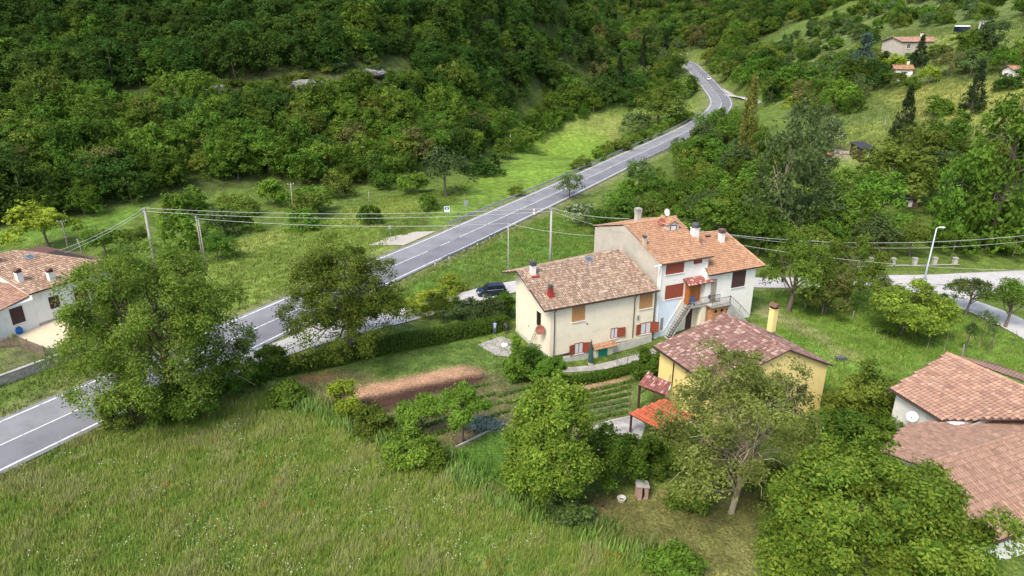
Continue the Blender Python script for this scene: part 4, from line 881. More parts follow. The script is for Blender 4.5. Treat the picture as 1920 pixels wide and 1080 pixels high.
def trunk_mb(r, h, rad, tips, k=7, lean=.0, start=.3, seg=7):
    mb = MB(); tx, ty = r.randn(2) * lean * h
    def tp(s): return np.array([tx * s + .05 * h * math.sin(s * 3 + tx), ty * s, h * s])
    mb.tube([tp(-.06)] + [tp(s) for s in (.0, .25, .5, .75, 1.)], [rad * 1.45, rad * 1.2, rad * .95, rad * .75, rad * .5, rad * .2], seg)
    if len(tips):
        for t_ in tips[r.permutation(len(tips))[:k]]:
            s0 = start + (.9 - start) * r.rand() * .8; a = tp(s0); m1 = a + (t_ - a) * .35 + r.randn(3) * .05 * h + [0, 0, .04 * h]; m2 = a + (t_ - a) * .7 + r.randn(3) * .04 * h
            r0 = rad * (.55 - .3 * s0); mb.tube([a, m1, m2, t_], [r0, r0 * .75, r0 * .5, r0 * .18], 5, caps=False)
            if k > 9:
                for _ in range(3):
                    e_ = m2 + r.randn(3) * .13 * h; mb.tube([m1 + (m2 - m1) * r.rand(), (m2 + e_) / 2 + r.randn(3) * .02 * h, e_], [r0 * .4, r0 * .25, r0 * .1], 4, caps=False)
    return mb
def tree_mesh(seed, n_, rx, ry, rz, cz, nl, lr, ls, leafm, barkm, th, tr, style='round', per=9, cl=.3, merged=True, asp=.55, gap=0, limbs=5, low=-.45, lean=.02, mix=None, start=.3):
    """crown mesh and trunk mesh, or one merged mesh"""
    r = np.random.RandomState(seed); P, Nn, LC, sh = crown_points(r, n_, rx, ry, rz, cz, nl, lr, style, per, cl, gap, low)
    V = leaf_quads(r, P, Nn, ls, asp, .12); cols = np.repeat(sh[:, None] * np.ones((1, 3)), 4, 0)
    Q = np.arange(len(V)).reshape(-1, 4); mi = np.zeros(len(Q), int); mats = [leafm]
    if mix: mats.append(mix[0]); mi[(r.rand(len(Q) // per + 1).repeat(per)[:len(Q)] < mix[1])] = 1
    tb = trunk_mb(r, th, tr, LC, limbs, lean, start)
    if merged:
        mats = mats + [barkm]; tv = np.concatenate(tb.v); tf = np.array([f for f in tb.f if len(f) == 4]); base = len(V)
        V = np.concatenate([V, tv]); Q = np.concatenate([Q, tf + base]); mi = np.concatenate([mi, np.full(len(tf), len(mats) - 1)]); cols = np.concatenate([cols, np.ones((len(tv), 3))])
        return npmesh('tree', V, Q, mats, cols, mi)
    return npmesh('crown', V, Q, mats, cols, mi), tb.build('trunk', barkm, raw=True, smooth=True)
PR = {}
def proto(kind, var):
    key = (kind, var)
    if key in PR: return PR[key]
    sd_ = hash_(kind) + var * 17; m = None; B = M['bark']
    # unit trees about 1 m wide and 1 m high are scaled on placing; numbers are for real size 8 m
    P_ = dict(
        wood=lambda: tree_mesh(sd_, 4600, 4.0, 4.0, 3.9, 4.2, 26, .40, .23, LM['wood'], B, 6, .16, cl=.28, limbs=3, low=-.85),
        darkwood=lambda: tree_mesh(sd_, 4600, 4.0, 4.0, 4.1, 4.3, 26, .40, .23, LM['dark'], B, 6, .16, cl=.28, limbs=3, low=-.85),  # dark trees, also used where cloud shade is coloured into z2
        olive=lambda: tree_mesh(sd_, 3600, 4.0, 4.0, 3.7, 4.6, 30, .36, .24, LM['olive'], B, 6, .2, cl=.30, limbs=7, gap=.3),
        bright=lambda: tree_mesh(sd_, 3600, 4.0, 4.0, 3.7, 4.6, 26, .36, .26, LM['bright'], B, 6, .2, cl=.28, limbs=6),
        yellow=lambda: tree_mesh(sd_, 3200, 4.0, 4.0, 3.6, 4.4, 24, .34, .25, LM['yellow'], B, 5.5, .18, cl=.30, limbs=6),
        grey=lambda: tree_mesh(sd_, 3200, 4.0, 4.0, 3.7, 4.5, 30, .33, .22, LM['grey'], B, 6, .2, cl=.32, limbs=7, gap=.35),
        brown=lambda: tree_mesh(sd_, 2600, 4.0, 4.0, 3.6, 4.5, 24, .36, .24, LM['brown'], B, 6, .2, cl=.34, limbs=7, gap=.3),
        blossom=lambda: tree_mesh(sd_, 3200, 4.0, 4.0, 3.6, 4.5, 24, .34, .22, LM['grey'], B, 6, .2, cl=.30, limbs=6, mix=(LM['white'], .33)),
        shrub=lambda: tree_mesh(sd_, 1700, 4.0, 4.0, 3.6, 3.2, 18, .42, .38, LM['wood'], B, 3, .1, cl=.4, limbs=3, low=-.75),
        brightshrub=lambda: tree_mesh(sd_, 1700, 4.0, 4.0, 3.6, 3.2, 18, .42, .38, LM['bright'], B, 3, .1, cl=.4, limbs=3, low=-.75),
        oliveshrub=lambda: tree_mesh(sd_, 1700, 4.0, 4.0, 3.6, 3.2, 18, .40, .36, LM['olive'], B, 3, .1, cl=.45, limbs=3, low=-.75),
        greyshrub=lambda: tree_mesh(sd_, 1700, 4.0, 4.0, 3.6, 3.2, 18, .40, .34, LM['grey'], B, 3, .1, cl=.45, limbs=4, low=-.75),
        brownshrub=lambda: tree_mesh(sd_, 1500, 4.0, 4.0, 3.6, 3.2, 18, .40, .34, LM['brown'], B, 3, .1, cl=.45, limbs=4, low=-.75),
        darkshrub=lambda: tree_mesh(sd_, 1900, 4.0, 4.0, 3.6, 3.2, 18, .42, .38, LM['dark'], B, 3, .1, cl=.4, limbs=3, low=-.75),
        yellowshrub=lambda: tree_mesh(sd_, 1700, 4.0, 4.0, 3.6, 3.2, 16, .40, .34, LM['yellow'], B, 3, .1, cl=.4, limbs=3, low=-.75),
        pine=lambda: tree_mesh(sd_, 5200, 3.6, 3.6, 4.1, 4.2, 130, .19, .24, LM['pine'], B, 8, .2, style='cone', cl=.22, limbs=6, asp=.35),
        bluepine=lambda: tree_mesh(sd_, 5200, 4.0, 4.0, 4.1, 4.2, 130, .19, .24, LM['blue'], B, 8, .2, style='cone', cl=.30, limbs=6, asp=.35),
        goldpine=lambda: tree_mesh(sd_, 5000, 3.4, 3.4, 4.1, 4.2, 110, .2, .22, LM['sparse'], B, 8, .2, style='cone', cl=.26, limbs=5, asp=.4),
        poplar=lambda: tree_mesh(sd_, 9000, 3.6, 3.6, 4.2, 4.1, 60, .26, .15, LM['grey'], M['barkpale'], 7.5, .16, style='tall', cl=.22, limbs=14, gap=.45),
        greenpoplar=lambda: tree_mesh(sd_, 9000, 3.9, 3.9, 4.2, 4.1, 55, .26, .16, LM['wood'], B, 7.5, .16, style='tall', cl=.22, limbs=10, gap=.25, mix=(LM['bright'], .4)))
    PR[key] = P_[kind](); return PR[key]
def hash_(s): return sum(ord(c) * (i + 3) for i, c in enumerate(s)) % 9973
NV = dict(wood=6, darkwood=5, shrub=4)
def plant(name, p, w, h, kind, label, cat='tree', group=None, rot=None, var=None):
    me = proto(kind, var if var is not None else rnd.randrange(NV.get(kind, 3)))
    o = bpy.data.objects.new(name, me); S.collection.objects.link(o); o.location = (float(p[0]), float(p[1]), float(p[2]) - .1)
    wk = 8.6; hk = 8.2 if not kind.endswith('shrub') else 6.6
    o.scale = (w / wk, w / wk, h / hk); o.rotation_euler = (0, 0, rnd.random() * 6.28 if rot is None else rot); return setp(o, label, cat, group)
def hero(name, p, w, h, label, group=None, trunk_frac=.35, leafm=None, barkm=None, seed=1, n=30000, nl=50, lr=.28, ls=.13, cl=.22, gap=.2, limbs=18, low=-.5, style='round', cat='tree', mix=None, rot=0, per=9, asp=.5, lean=.01, tr=None, cz=None, rz=None, start=.3):
    rx = w / 2 / 1.08; rz_ = rz or h * (1 - trunk_frac * .5) / 2 / 1.04; cz_ = cz or h - rz_ * 1.04
    cr, tk = tree_mesh(seed, n, rx, rx, rz_, cz_, nl, lr, ls, leafm or LM['olive'], barkm or M['bark'], h * .72, tr or h * .028, style=style, per=per, cl=cl, merged=False, asp=asp, gap=gap, limbs=limbs, low=low, mix=mix, lean=lean, start=start)
    e = empty(name, p, label, cat, group); e.rotation_euler = (0, 0, rot)
    for nm, me in (('crown', cr), ('trunk', tk)):
        o = bpy.data.objects.new(nm, me); S.collection.objects.link(o); o.parent = e
    return e
def sized(u, vb, wpx, hpx, vbase_ground=None):
    """ground point under pixel (u, vb) and the real size of something wpx by hpx pixels standing there"""
    p = gnd(u, vb); d = math.sqrt(p[0] ** 2 + p[1] ** 2 + (CH - p[2]) ** 2); dep = p[1] * cp - (p[2] - CH) * sp
    s_ = dep / F; el = math.atan2(CH - p[2], math.hypot(p[0], p[1]))
    return p, wpx * s_, hpx * s_ / max(.5, math.cos(el)) * .92
def hp(name, u, vb, w, h, kind, label, cat='tree', group=None, var=None):
    p, W_, H_ = sized(u, vb, w, h); return plant(name, p, W_, H_, kind, label, cat, group, var=var)

# ---- near trees, each its own crown
def hh(name, u, vb, w, h, label, **k):
    p, W_, H_ = sized(u, vb, w, h); return hero(name, p, W_, H_, label, **k)
hh('broadleaf_tree', 318, 782, 325, 345, 'biggest tree on the left, olive green crown reaching down over the roadside', seed=101, n=90000, nl=170, lr=.16, ls=.125, cl=.28, gap=.32, trunk_frac=.05, low=-.9, leafm=LM['olive'], mix=(LM['wood'], .30))
hh('broadleaf_tree', 655, 672, 250, 232, 'rounded tree growing out of the trimmed hedge beside the lane', seed=102, n=52000, nl=130, lr=.16, ls=.13, cl=.26, gap=.3, trunk_frac=.1, low=-.85, leafm=LM['olive'], mix=(LM['wood'], .4))
hh('walnut_tree', 1032, 955, 180, 235, 'dense fresh green walnut tree in the middle foreground beside the mown yard', seed=103, n=52000, nl=110, lr=.18, ls=.12, cl=.24, gap=.12, trunk_frac=.05, low=-.9, leafm=LM['walnut'], mix=(LM['bright'], .4))
hh('broadleaf_tree', 1135, 915, 110, 105, 'low dark green tree leaning against the right side of the walnut', seed=104, n=15000, nl=30, lr=.3, ls=.13, cl=.2, gap=.1, trunk_frac=.15, low=-.7, leafm=LM['wood'])
hh('sparse_tree', 1372, 965, 345, 300, 'large thin-leaved yellowish tree with pale bare branches in front of the yellow house', seed=105, n=52000, nl=110, lr=.15, ls=.115, cl=.22, gap=.85, trunk_frac=.2, low=-.6, leafm=LM['sparse'], mix=(LM['pale'], .3), barkm=M['barkpale'], limbs=46, tr=.22, start=.12)
p = gnd(1600, 1225); hero('walnut_tree', p, 12.6, 14.3, 'large bright walnut tree at the lower right corner covering the clay roof edge', seed=106, n=110000, nl=150, lr=.165, ls=.12, cl=.20, gap=.25, trunk_frac=.45, low=-.7, leafm=LM['walnut'], mix=(LM['bright'], .35), limbs=20)
hh('orchard_tree', 1688, 628, 150, 108, 'round yellowish green tree alone on the grass slope', seed=107, n=20000, nl=40, lr=.27, ls=.15, cl=.2, gap=.15, trunk_frac=.25, leafm=LM['olive'], mix=(LM['yellow'], .35))
for i, (u, v, w, h, lm_, lab) in enumerate(((1478, 585, 125, 155, 'wood', 'taller green tree left of the three trees by the timber posts'), (1582, 575, 130, 140, 'wood', 'broad green tree behind the brownish one near the side lane'),
        (1546, 590, 105, 92, 'olive', 'small brownish yellow tree in front of two taller green ones'),
        (1810, 590, 90, 78, 'grey', 'thin airy tree in front of the lane fork'), (1884, 615, 85, 100, 'wood', 'young forked tree at the right edge beside the branch lane'))):
    hh('orchard_tree', u, v, w, h, lab, seed=110 + i, n=14000 if i < 3 else 5500, nl=34, lr=.26, ls=.14, cl=.2, gap=.25 if i < 3 else .7, trunk_frac=.3 if i < 3 else .5, low=-.6 if i < 3 else -.1, leafm=LM[lm_], mix=(LM['brown'], .45) if i == 2 else (LM['olive'], .4), limbs=16, barkm=M['bark'])
hh('orchard_tree', 865, 832, 100, 108, 'bright young fruit tree beside the netted garden bed', seed=120, n=9000, nl=24, lr=.28, ls=.12, cl=.16, gap=.1, trunk_frac=.5, low=-.2, leafm=LM['bright'], limbs=12)
hh('orchard_tree', 790, 815, 90, 70, 'low bright fruit tree between two shrubs at the garden edge', seed=121, n=6500, nl=18, lr=.28, ls=.12, cl=.18, gap=.2, trunk_frac=.3, low=-.5, leafm=LM['bright'], limbs=8)
hh('orchard_tree', 648, 778, 62, 72, 'small yellow green tree at the left end of the dark soil bed', seed=122, n=4500, nl=16, lr=.3, ls=.12, cl=.18, gap=.2, trunk_frac=.2, low=-.6, leafm=LM['yellow'], limbs=8)
hh('columnar_tree', 968, 718, 50, 92, 'slim pointed young tree in front of the cream gable wall', seed=123, n=7000, nl=24, lr=.28, ls=.11, cl=.14, gap=.1, trunk_frac=.35, style='cone', leafm=LM['bright'], limbs=8)
hh('bush', 1030, 722, 66, 62, 'clipped round bright green bush below the corner of the cream house', cat='bush', seed=124, n=12000, nl=40, lr=.24, ls=.11, cl=.12, gap=0, trunk_frac=.0, low=-.9, leafm=LM['bright'], limbs=4)
hh('bush', 990, 705, 80, 55, 'mid green bush between the pointed tree and the round clipped bush', cat='bush', seed=125, n=9000, nl=28, lr=.28, ls=.12, cl=.16, gap=.1, trunk_frac=.0, low=-.9, leafm=LM['wood'], limbs=4)
hh('bush', 1222, 710, 62, 60, 'leafy bush at the left corner of the yellow house', cat='bush', seed=126, n=7000, nl=24, lr=.28, ls=.14, cl=.18, gap=.1, trunk_frac=.0, low=-.9, leafm=LM['wood'], mix=(LM['bright'], .5), limbs=4)
NB = [(250, 800, 110, 70, 'olive', 'undergrowth at the left foot of the biggest tree'), (350, 790, 120, 80, 'wood', 'undergrowth at the right foot of the biggest tree'), (1600, 800, 100, 90, 'olive', 'yellow green bush mass right of the yellow house wall'), (1645, 790, 110, 110, 'olive', 'bushy growth left of the small satellite dish wall'), (1570, 850, 110, 90, 'wood', 'shaded bush between the yellow house and the lower walnut'),
      (1630, 850, 100, 80, 'bright', 'bright bush above the lower right walnut crown'), (1200, 885, 80, 75, 'wood', 'dark leafy shrub beside the red lean-to roof'), (1255, 868, 90, 52, 'olive', 'shrub hiding the front of the red lean-to'),
      (1325, 890, 120, 90, 'olive', 'dense undergrowth below the sparse yellowish tree'), (1290, 950, 70, 45, 'olive', 'low twiggy shrub right of the brick barbecue'), (1460, 960, 120, 90, 'wood', 'undergrowth at the foot of the pale branched tree'),
      (1260, 1085, 110, 40, 'wood', 'low bush cut by the bottom picture edge'), (770, 862, 110, 42, 'bright', 'wide low shrub at the field margin'), (700, 815, 80, 45, 'olive', 'low shrub left of the young fruit trees'), (540, 755, 70, 40, 'wood', 'low bush between the big tree and the garden'),
      (815, 880, 50, 40, 'wood', 'small shrub by the two leaning stakes'), (1075, 980, 70, 40, 'grey', 'grey twiggy shrub at the foot of the walnut'), (430, 740, 130, 60, 'wood', 'wide bush under the right side of the biggest tree'), (500, 700, 80, 45, 'wood', 'bush where the hedge meets the biggest tree')]
for i, (u, v, w, h, lm_, lab) in enumerate(NB):
    hh('bush', u, v, w, h, lab, cat='bush', seed=140 + i, n=int(4000 + w * h * .45), nl=26, lr=.3, ls=.15, cl=.2, gap=.15, trunk_frac=.0, low=-.9, leafm=LM[lm_], mix=(LM['bright'] if i % 2 else LM['olive'], .3), limbs=4)
for i, (u, v, w, h, k, lab) in enumerate(((830, 598, 75, 52, 'wood', 'dark shrub behind the hedge left of the pale-leaved shrubs'), (880, 605, 70, 45, 'grey', 'pale grey-leaved shrub behind the hedge'), (925, 600, 60, 48, 'grey', 'pale-leaved shrub behind the hedge nearest the cream house'), (945, 596, 34, 50, 'wood', 'green shrub touching the cream gable wall'))):
    hh('hedge_shrub', u, v, w, h, lab, cat='shrub', seed=170 + i, n=6000, nl=22, lr=.28, ls=.13, cl=.2, gap=.3, trunk_frac=.0, low=-.8, leafm=LM[k], limbs=6)
for i, (u, v, w, h, lab) in enumerate(((842, 548, 52, 34, 'yellow-leaved shrub on the verge left of the parked car'), (808, 572, 70, 32, 'low yellow-leaved shrub between the lane and the verge'), (778, 590, 50, 24, 'smallest yellow-leaved shrub at the lane edge'))):
    hp('verge_shrub', u, v, w, h, 'yellowshrub', lab, 'shrub')

# ---- middle distance, hand placed
MD = [('poplar_tree', 1462, 462, 175, 285, 'poplar', 'tall grey-leaved poplar with pale forked stems behind the white house'), ('poplar_tree', 1850, 470, 215, 315, 'greenpoplar', 'huge green poplar at the right edge behind the side lane'),
    ('poplar_tree', 1775, 465, 110, 190, 'greenpoplar', 'green poplar touching the left side of the huge one'), ('golden_conifer', 1392, 335, 75, 190, 'goldpine', 'yellowish pointed conifer right of the road bend'),
    ('broadleaf_tree', 1520, 345, 120, 160, 'poplar', 'grey-green airy tree right of the tall poplar'), ('broadleaf_tree', 1555, 290, 50, 75, 'blossom', 'white-flowering tree at the top of the lawn above the rubble hut'),
    ('broadleaf_tree', 1635, 425, 105, 105, 'bright', 'bright green tree below the dark-roofed shed'), ('broadleaf_tree', 1635, 478, 95, 85, 'grey', 'grey willow-like tree behind the side lane'), ('broadleaf_tree', 1660, 385, 150, 120, 'olive', 'wide olive-brown tree right of the dark-roofed shed'),
    ('broadleaf_tree', 1720, 330, 100, 100, 'olive', 'olive tree between the shed and the huge poplar'), ('broadleaf_tree', 1590, 390, 90, 80, 'wood', 'dark tree left of the bright green one'), ('broadleaf_tree', 1535, 445, 110, 110, 'grey', 'grey-green tree near the side lane posts'),
    ('spruce_tree', 1690, 262, 62, 100, 'pine', 'dark brown-green spruce beside the wooden pole on the lawn'), ('spruce_tree', 1822, 208, 62, 92, 'pine', 'dark pointed spruce in front of the upper meadow'), ('spruce_tree', 1848, 92, 60, 52, 'pine', 'dark spruce below the white caravan'),
    ('cedar_tree', 1612, 150, 84, 84, 'bluepine', 'large blue-grey cedar on the right slope'), ('spruce_tree', 1720, 125, 45, 58, 'pine', 'dark conifer right of the small orange-roofed house'), ('spruce_tree', 1160, 170, 36, 66, 'pine', 'slim dark conifer left in the far valley'), ('spruce_tree', 1202, 155, 28, 85, 'pine', 'tallest slim conifer in the far valley'), ('spruce_tree', 1245, 128, 50, 70, 'pine', 'dark conifer right of the far slim ones'),
    ('broadleaf_tree', 1484, 178, 74, 60, 'bright', 'vivid light green round tree right of the far road'), ('broadleaf_tree', 1500, 215, 60, 40, 'yellow', 'yellow green tree below the vivid round one'), ('broadleaf_tree', 1740, 160, 36, 42, 'yellow', 'small yellow tree at the top corner of the meadow'),
    ('broadleaf_tree', 1680, 140, 52, 44, 'yellow', 'yellowish tree left of the small orange-roofed house'), ('bush', 1762, 218, 56, 38, 'brightshrub', 'bright bush below the upper meadow'), ('broadleaf_tree', 1775, 145, 56, 56, 'brown', 'brown-leaved tree between conifer and green trees above the meadow'),
    ('broadleaf_tree', 1235, 232, 92, 66, 'olive', 'yellow olive tree mass beside the far meadow'), ('broadleaf_tree', 1285, 185, 52, 48, 'wood', 'dark round tree inside the road bend'), ('bush', 1195, 255, 60, 42, 'greyshrub', 'whitish flowering bush next to the road'),
    ('broadleaf_tree', 838, 368, 96, 92, 'grey', 'grey-green tree at the left end of the bright meadow'), ('bush', 912, 326, 68, 34, 'darkshrub', 'dark round bush at the edge of the bright meadow'), ('bush', 985, 284, 74, 46, 'shrub', 'bush beside the pole at the bright meadow'),
    ('bush', 690, 420, 44, 42, 'shrub', 'dark bush in the middle of the left meadow'), ('bush', 803, 394, 40, 32, 'shrub', 'dark bush behind the blue parking sign'), ('broadleaf_tree', 408, 488, 62, 56, 'wood', 'dark tree right of the twin poles'), ('broadleaf_tree', 95, 468, 120, 100, 'yellow', 'light yellow-green tree behind the left white house'),
    ('broadleaf_tree', 200, 480, 70, 56, 'bright', 'bright tree behind the leaning pole of the left house'), ('broadleaf_tree', 258, 470, 50, 50, 'olive', 'olive tree under the sloping cables'), ('bush', 568, 430, 60, 40, 'brightshrub', 'bright bush at the foot of the slim pole'),
    ('broadleaf_tree', 1255, 470, 90, 66, 'bright', 'green tree behind the dormer of the white house'), ('broadleaf_tree', 1160, 450, 110, 76, 'wood', 'green tree behind the grey gable wall'), ('bush', 1095, 425, 76, 50, 'blossom', 'white-flowering shrub beside the road above the concrete pole'),
    ('broadleaf_tree', 1068, 372, 56, 50, 'grey', 'thin tree leaning over the road edge'), ('broadleaf_tree', 1350, 455, 110, 90, 'bright', 'light green tree behind the annex chimney'), ('broadleaf_tree', 1420, 480, 100, 90, 'wood', 'green tree right of the annex roof'), ('bush', 1635, 482, 60, 34, 'brownshrub', 'brown twiggy bush by the stone posts')]
for nm, u, v, w, h, k, lab in MD: hp(nm, u, v, w, h, k, lab, 'bush' if nm == 'bush' else 'tree')

# ---- scattered woodland
taken = [o.location[:2] for o in S.objects if o.type == 'MESH' and 'category' in o and o['category'] in ('tree', 'bush')]
roadd = lambda x, y: min(polydist(np.array([x]), np.array([y]), road[::3], 12)[0][0], polydist(np.array([x]), np.array([y]), junction[::2], 9)[0][0])
def scatter(poly, sp_, excl=(), jit=.42, x0=-260, x1=330, y0=100, y1=760, rd_=8.5, pad=0):
    xs = np.arange(x0, x1, sp_, dtype=float); ys = np.arange(y0, y1, sp_ * .87, dtype=float); X, Y = np.meshgrid(xs, ys); X[1::2] += sp_ / 2
    r = np.random.RandomState(int(sp_ * 100) + len(poly)); X = X + (r.rand(*X.shape) - .5) * 2 * jit * sp_; Y = Y + (r.rand(*Y.shape) - .5) * 2 * jit * sp_
    X, Y = X.ravel(), Y.ravel(); Z = Hgt(X, Y); U, V = proj(X, Y, Z); k = inpoly(U, V, poly) & (U > -140) & (U < 2060) & (V > -170)
    for e in excl: k &= ~inpoly(U, V, e)
    q, _, _ = polydist(X, Y, road[::3], 14); k &= q > rd_; q, _, _ = polydist(X, Y, junction[::2], 8); k &= q > 5
    # keep only those whose crown could be seen
    out = []
    for x, y, z, u, v in zip(X[k], Y[k], Z[k], U[k], V[k]):
        s_ = np.linspace(.5, .97, 24); top = z + 9; hz = Hgt(x * s_, y * s_)
        if (CH + (top - CH) * s_ < hz).any(): continue
        out.append((x, y, z, u, v))
    return out
Z1 = [(-300, 452), (0, 424), (190, 398), (300, 370), (480, 348), (640, 348), (760, 338), (860, 306), (930, 266), (958, 232), (930, 170), (760, 172), (700, 188), (560, 205), (350, 215), (0, 215), (-300, 230)]
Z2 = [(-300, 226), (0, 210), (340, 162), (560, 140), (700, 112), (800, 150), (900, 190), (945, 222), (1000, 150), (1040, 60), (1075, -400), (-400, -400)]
BAND = [(330, 215), (350, 160), (560, 138), (700, 112), (760, 172), (700, 190), (560, 207)]
Z3 = [(962, 240), (1000, 150), (1050, 60), (1070, -300), (1700, -300), (1640, -12), (1500, 42), (1380, 95), (1310, 100), (1285, 80), (1262, 110), (1268, 150), (1230, 168), (1130, 205), (1050, 218)]
Z4 = [(1305, 112), (1380, 95), (1450, 130), (1490, 190), (1440, 200), (1400, 168), (1360, 150), (1330, 128)]
Z5 = [(1400, 112), (1640, 0), (1920, -60), (2100, -60), (2100, 45), (1800, 45), (1640, 62), (1640, 110), (1500, 172)]
Z6 = [(1640, 96), (1760, 100), (1990, 70), (1990, 146), (1800, 152), (1720, 158), (1640, 175), (1600, 215), (1540, 225), (1495, 205), (1490, 190), (1560, 165)]
Z7 = [(1120, 444), (1180, 380), (1240, 322), (1345, 240), (1400, 250), (1470, 300), (1520, 330), (1500, 375), (1560, 420), (1700, 440), (1690, 350), (1740, 320), (1760, 240), (1920, 260), (2060, 260), (2060, 488), (1640, 490), (1500, 500), (1440, 505), (1440, 450), (1340, 450), (1240, 440)]
Z9 = [(962, 290), (1050, 218), (1130, 205), (1262, 158), (1270, 180), (1195, 205), (1120, 214), (1050, 235), (1010, 260)]
Z10 = [(300, 440), (300, 385), (640, 360), (760, 345), (790, 380), (700, 372), (640, 392), (560, 420), (480, 430), (400, 470), (330, 480)]
SH_ROAD = [(860, 412), (960, 368), (1060, 326), (1140, 290), (1200, 258), (1310, 205), (1330, 212), (1250, 246), (1150, 292), (1040, 338), (870, 412)]
COLW = dict(wood='mid green', darkwood='dark green', bright='light green', olive='olive green', brown='brownish', grey='grey-green', shrub='low green')
def cols_of(u, marks):
    for x, t in marks:
        if u < x: return t
    return marks[-1][1]
MARK_L = [(60, 'at the left picture edge'), (170, 'above the left white house'), (330, 'above the single concrete pole'), (470, 'above the twin poles'), (620, 'above the slim meadow pole'), (760, 'above the left meadow'), (870, 'above the grey-green tree'), (1100, 'beside the bright meadow'), (3000, 'near the far bend')]
MARK_R = [(1150, 'behind the concrete pole'), (1260, 'behind the grey gable wall'), (1360, 'behind the annex roof'), (1450, 'around the tall grey poplar'), (1560, 'right of the tall grey poplar'), (1680, 'below the dark-roofed shed'), (1790, 'left of the huge green poplar'), (3000, 'around the huge green poplar')]
MARK_S = [(1400, 'beside the far straight road'), (1500, 'above the vivid round tree'), (1600, 'left of the blue-grey cedar'), (1700, 'below the long villa'), (1800, 'between the villa and the meadow'), (1880, 'below the white caravan'), (3000, 'at the right picture edge')]
def rowof(v, a, b): return 'front row' if v > a else ('middle rows' if v > b else 'back rows')
def zlabel(zn, k, u, v):
    c = COLW[k]
    if zn == 'z1': return '%s tree, %s of lower left wood, %s' % (c, rowof(v, 330, 270), cols_of(u, MARK_L))
    if zn == 'z2': return '%s tree, %s of wood above rocks, %s' % (c, rowof(v, 120, 50), cols_of(u, MARK_L))
    if zn == 'z3': return '%s far tree of the wood closing the valley' % c
    if zn == 'z4': return '%s tree in the thicket right of the far straight road' % c
    if zn == 'z6': return '%s garden tree on the right slope, %s' % (c, cols_of(u, MARK_S))
    if zn == 'z7': return '%s tree, %s of streamside thicket, %s' % (c, rowof(v, 430, 350), cols_of(u, MARK_R))
    if zn == 'z9': return '%s tree in the belt between far meadow and wood' % c
    return '%s tree at the mouth of the side valley' % c
GRP = dict(z1='trees of the lower left wood', z2='trees of the wood above the rocks', z3='trees of the far wood', z4='trees right of the far road', z6='trees around the slope houses', z7='trees of the streamside thicket', z9='trees of the far belt', z0='trees at the side valley mouth')
ZT = [('z1', Z1, 5.0, ['wood'] * 10 + ['darkwood'] * 3 + ['bright', 'olive', 'brown'], 7.8, 7.2, {}), ('z2', Z2, 5.3, ['darkwood'] * 8 + ['wood'] * 2, 8.4, 7.8, {}),  # z2 mostly darkwood: cloud shade there is put into the leaf colour
    ('z3', Z3, 8.0, ['darkwood'] * 4 + ['wood'] * 5 + ['grey', 'olive', 'brown'], 10., 9., {}), ('z4', Z4, 7.0, ['wood', 'wood', 'darkwood', 'olive'], 8.6, 8.6, {}),
    ('z6', Z6, 7.5, ['wood', 'wood', 'bright', 'olive', 'grey', 'brown', 'darkwood'], 7.2, 6.6, dict(excl=[[(1640, 45), (1800, 45), (1780, 128), (1650, 132)], [(1665, 130), (1715, 130), (1715, 165), (1665, 165)], [(1780, 40), (1900, 40), (1900, 80), (1780, 80)]])),
    ('z7', Z7, 6.6, ['wood', 'wood', 'bright', 'grey', 'olive', 'wood'], 6.4, 5.6, dict(rd_=9.5, excl=[[(1500, 225), (1650, 225), (1660, 320), (1530, 400), (1490, 390)], [(1640, 395), (1760, 395), (1760, 450), (1640, 450)]])),
    ('z9', Z9, 5.6, ['wood', 'darkwood', 'olive'], 5.8, 5.0, {}),
    ('z0', [(940, 300), (1000, 240), (1050, 215), (1100, 200), (1130, 180), (1200, 150), (1230, 170), (1060, 225), (980, 290)], 6.5, ['wood'], 6, 5.4, {})]
pts = []
for zn, poly, sp_, ks, w_, h_, kw in ZT:
    for p in scatter(poly, sp_, **kw):
        if any((p[0] - a) ** 2 + (p[1] - b) ** 2 < (w_ * .40) ** 2 for a, b in taken): continue
        s_ = rnd.uniform(.72, 1.22) if rnd.random() < .8 else rnd.uniform(1.2, 1.45); pts.append((p, zn, rnd.choice(ks), w_ * s_, h_ * s_ * rnd.uniform(.85, 1.15)))
# the trees that show largest stand as single trees; the rest of the wood is one object
vis = [a for a in pts if -20 < a[0][3] < 1940 and a[0][4] > -60]
vis.sort(key=lambda a: -a[3] / math.hypot(a[0][0], a[0][1]))
hand = sum(1 for o in S.objects if o.name.startswith('broadleaf_tree'))
single = vis[:298 - hand]; sid = set(id(a) for a in single); rest = [a for a in pts if id(a) not in sid]
for (x, y, z, u, v), zn, k, w_, h_ in single: plant('broadleaf_tree', (x, y, z), w_, h_, k, zlabel(zn, k, u, v), 'tree', GRP[zn])
# remaining wood: points carrying scale, turn and kind; crowns of standing trees are repeated on them
kinds = ['wood', 'darkwood', 'olive', 'bright', 'grey', 'brown']; srcs = []
for k in kinds:
    for v_ in range(3 if k in ('wood', 'darkwood') else 1):
        proto(k, v_); c = next((o for o in S.objects if o.type == 'MESH' and o.data == PR[(k, v_)]), None)
        if c is None: c = plant('broadleaf_tree', gnd(480 + v_ * 40, 330), 8, 8, k, zlabel('z1', k, 480 + v_ * 40, 300), 'tree', GRP['z1'], var=v_)
        srcs.append((k, c))
me = bpy.data.meshes.new('wood_points'); me.vertices.add(len(rest)); me.vertices.foreach_set('co', np.array([a[0][:3] for a in rest], np.float32).ravel() - np.tile([0, 0, .3], len(rest)).astype(np.float32))
sc_ = me.attributes.new('size', 'FLOAT', 'POINT'); rt_ = me.attributes.new('turn', 'FLOAT', 'POINT'); ix_ = me.attributes.new('pick', 'INT', 'POINT')
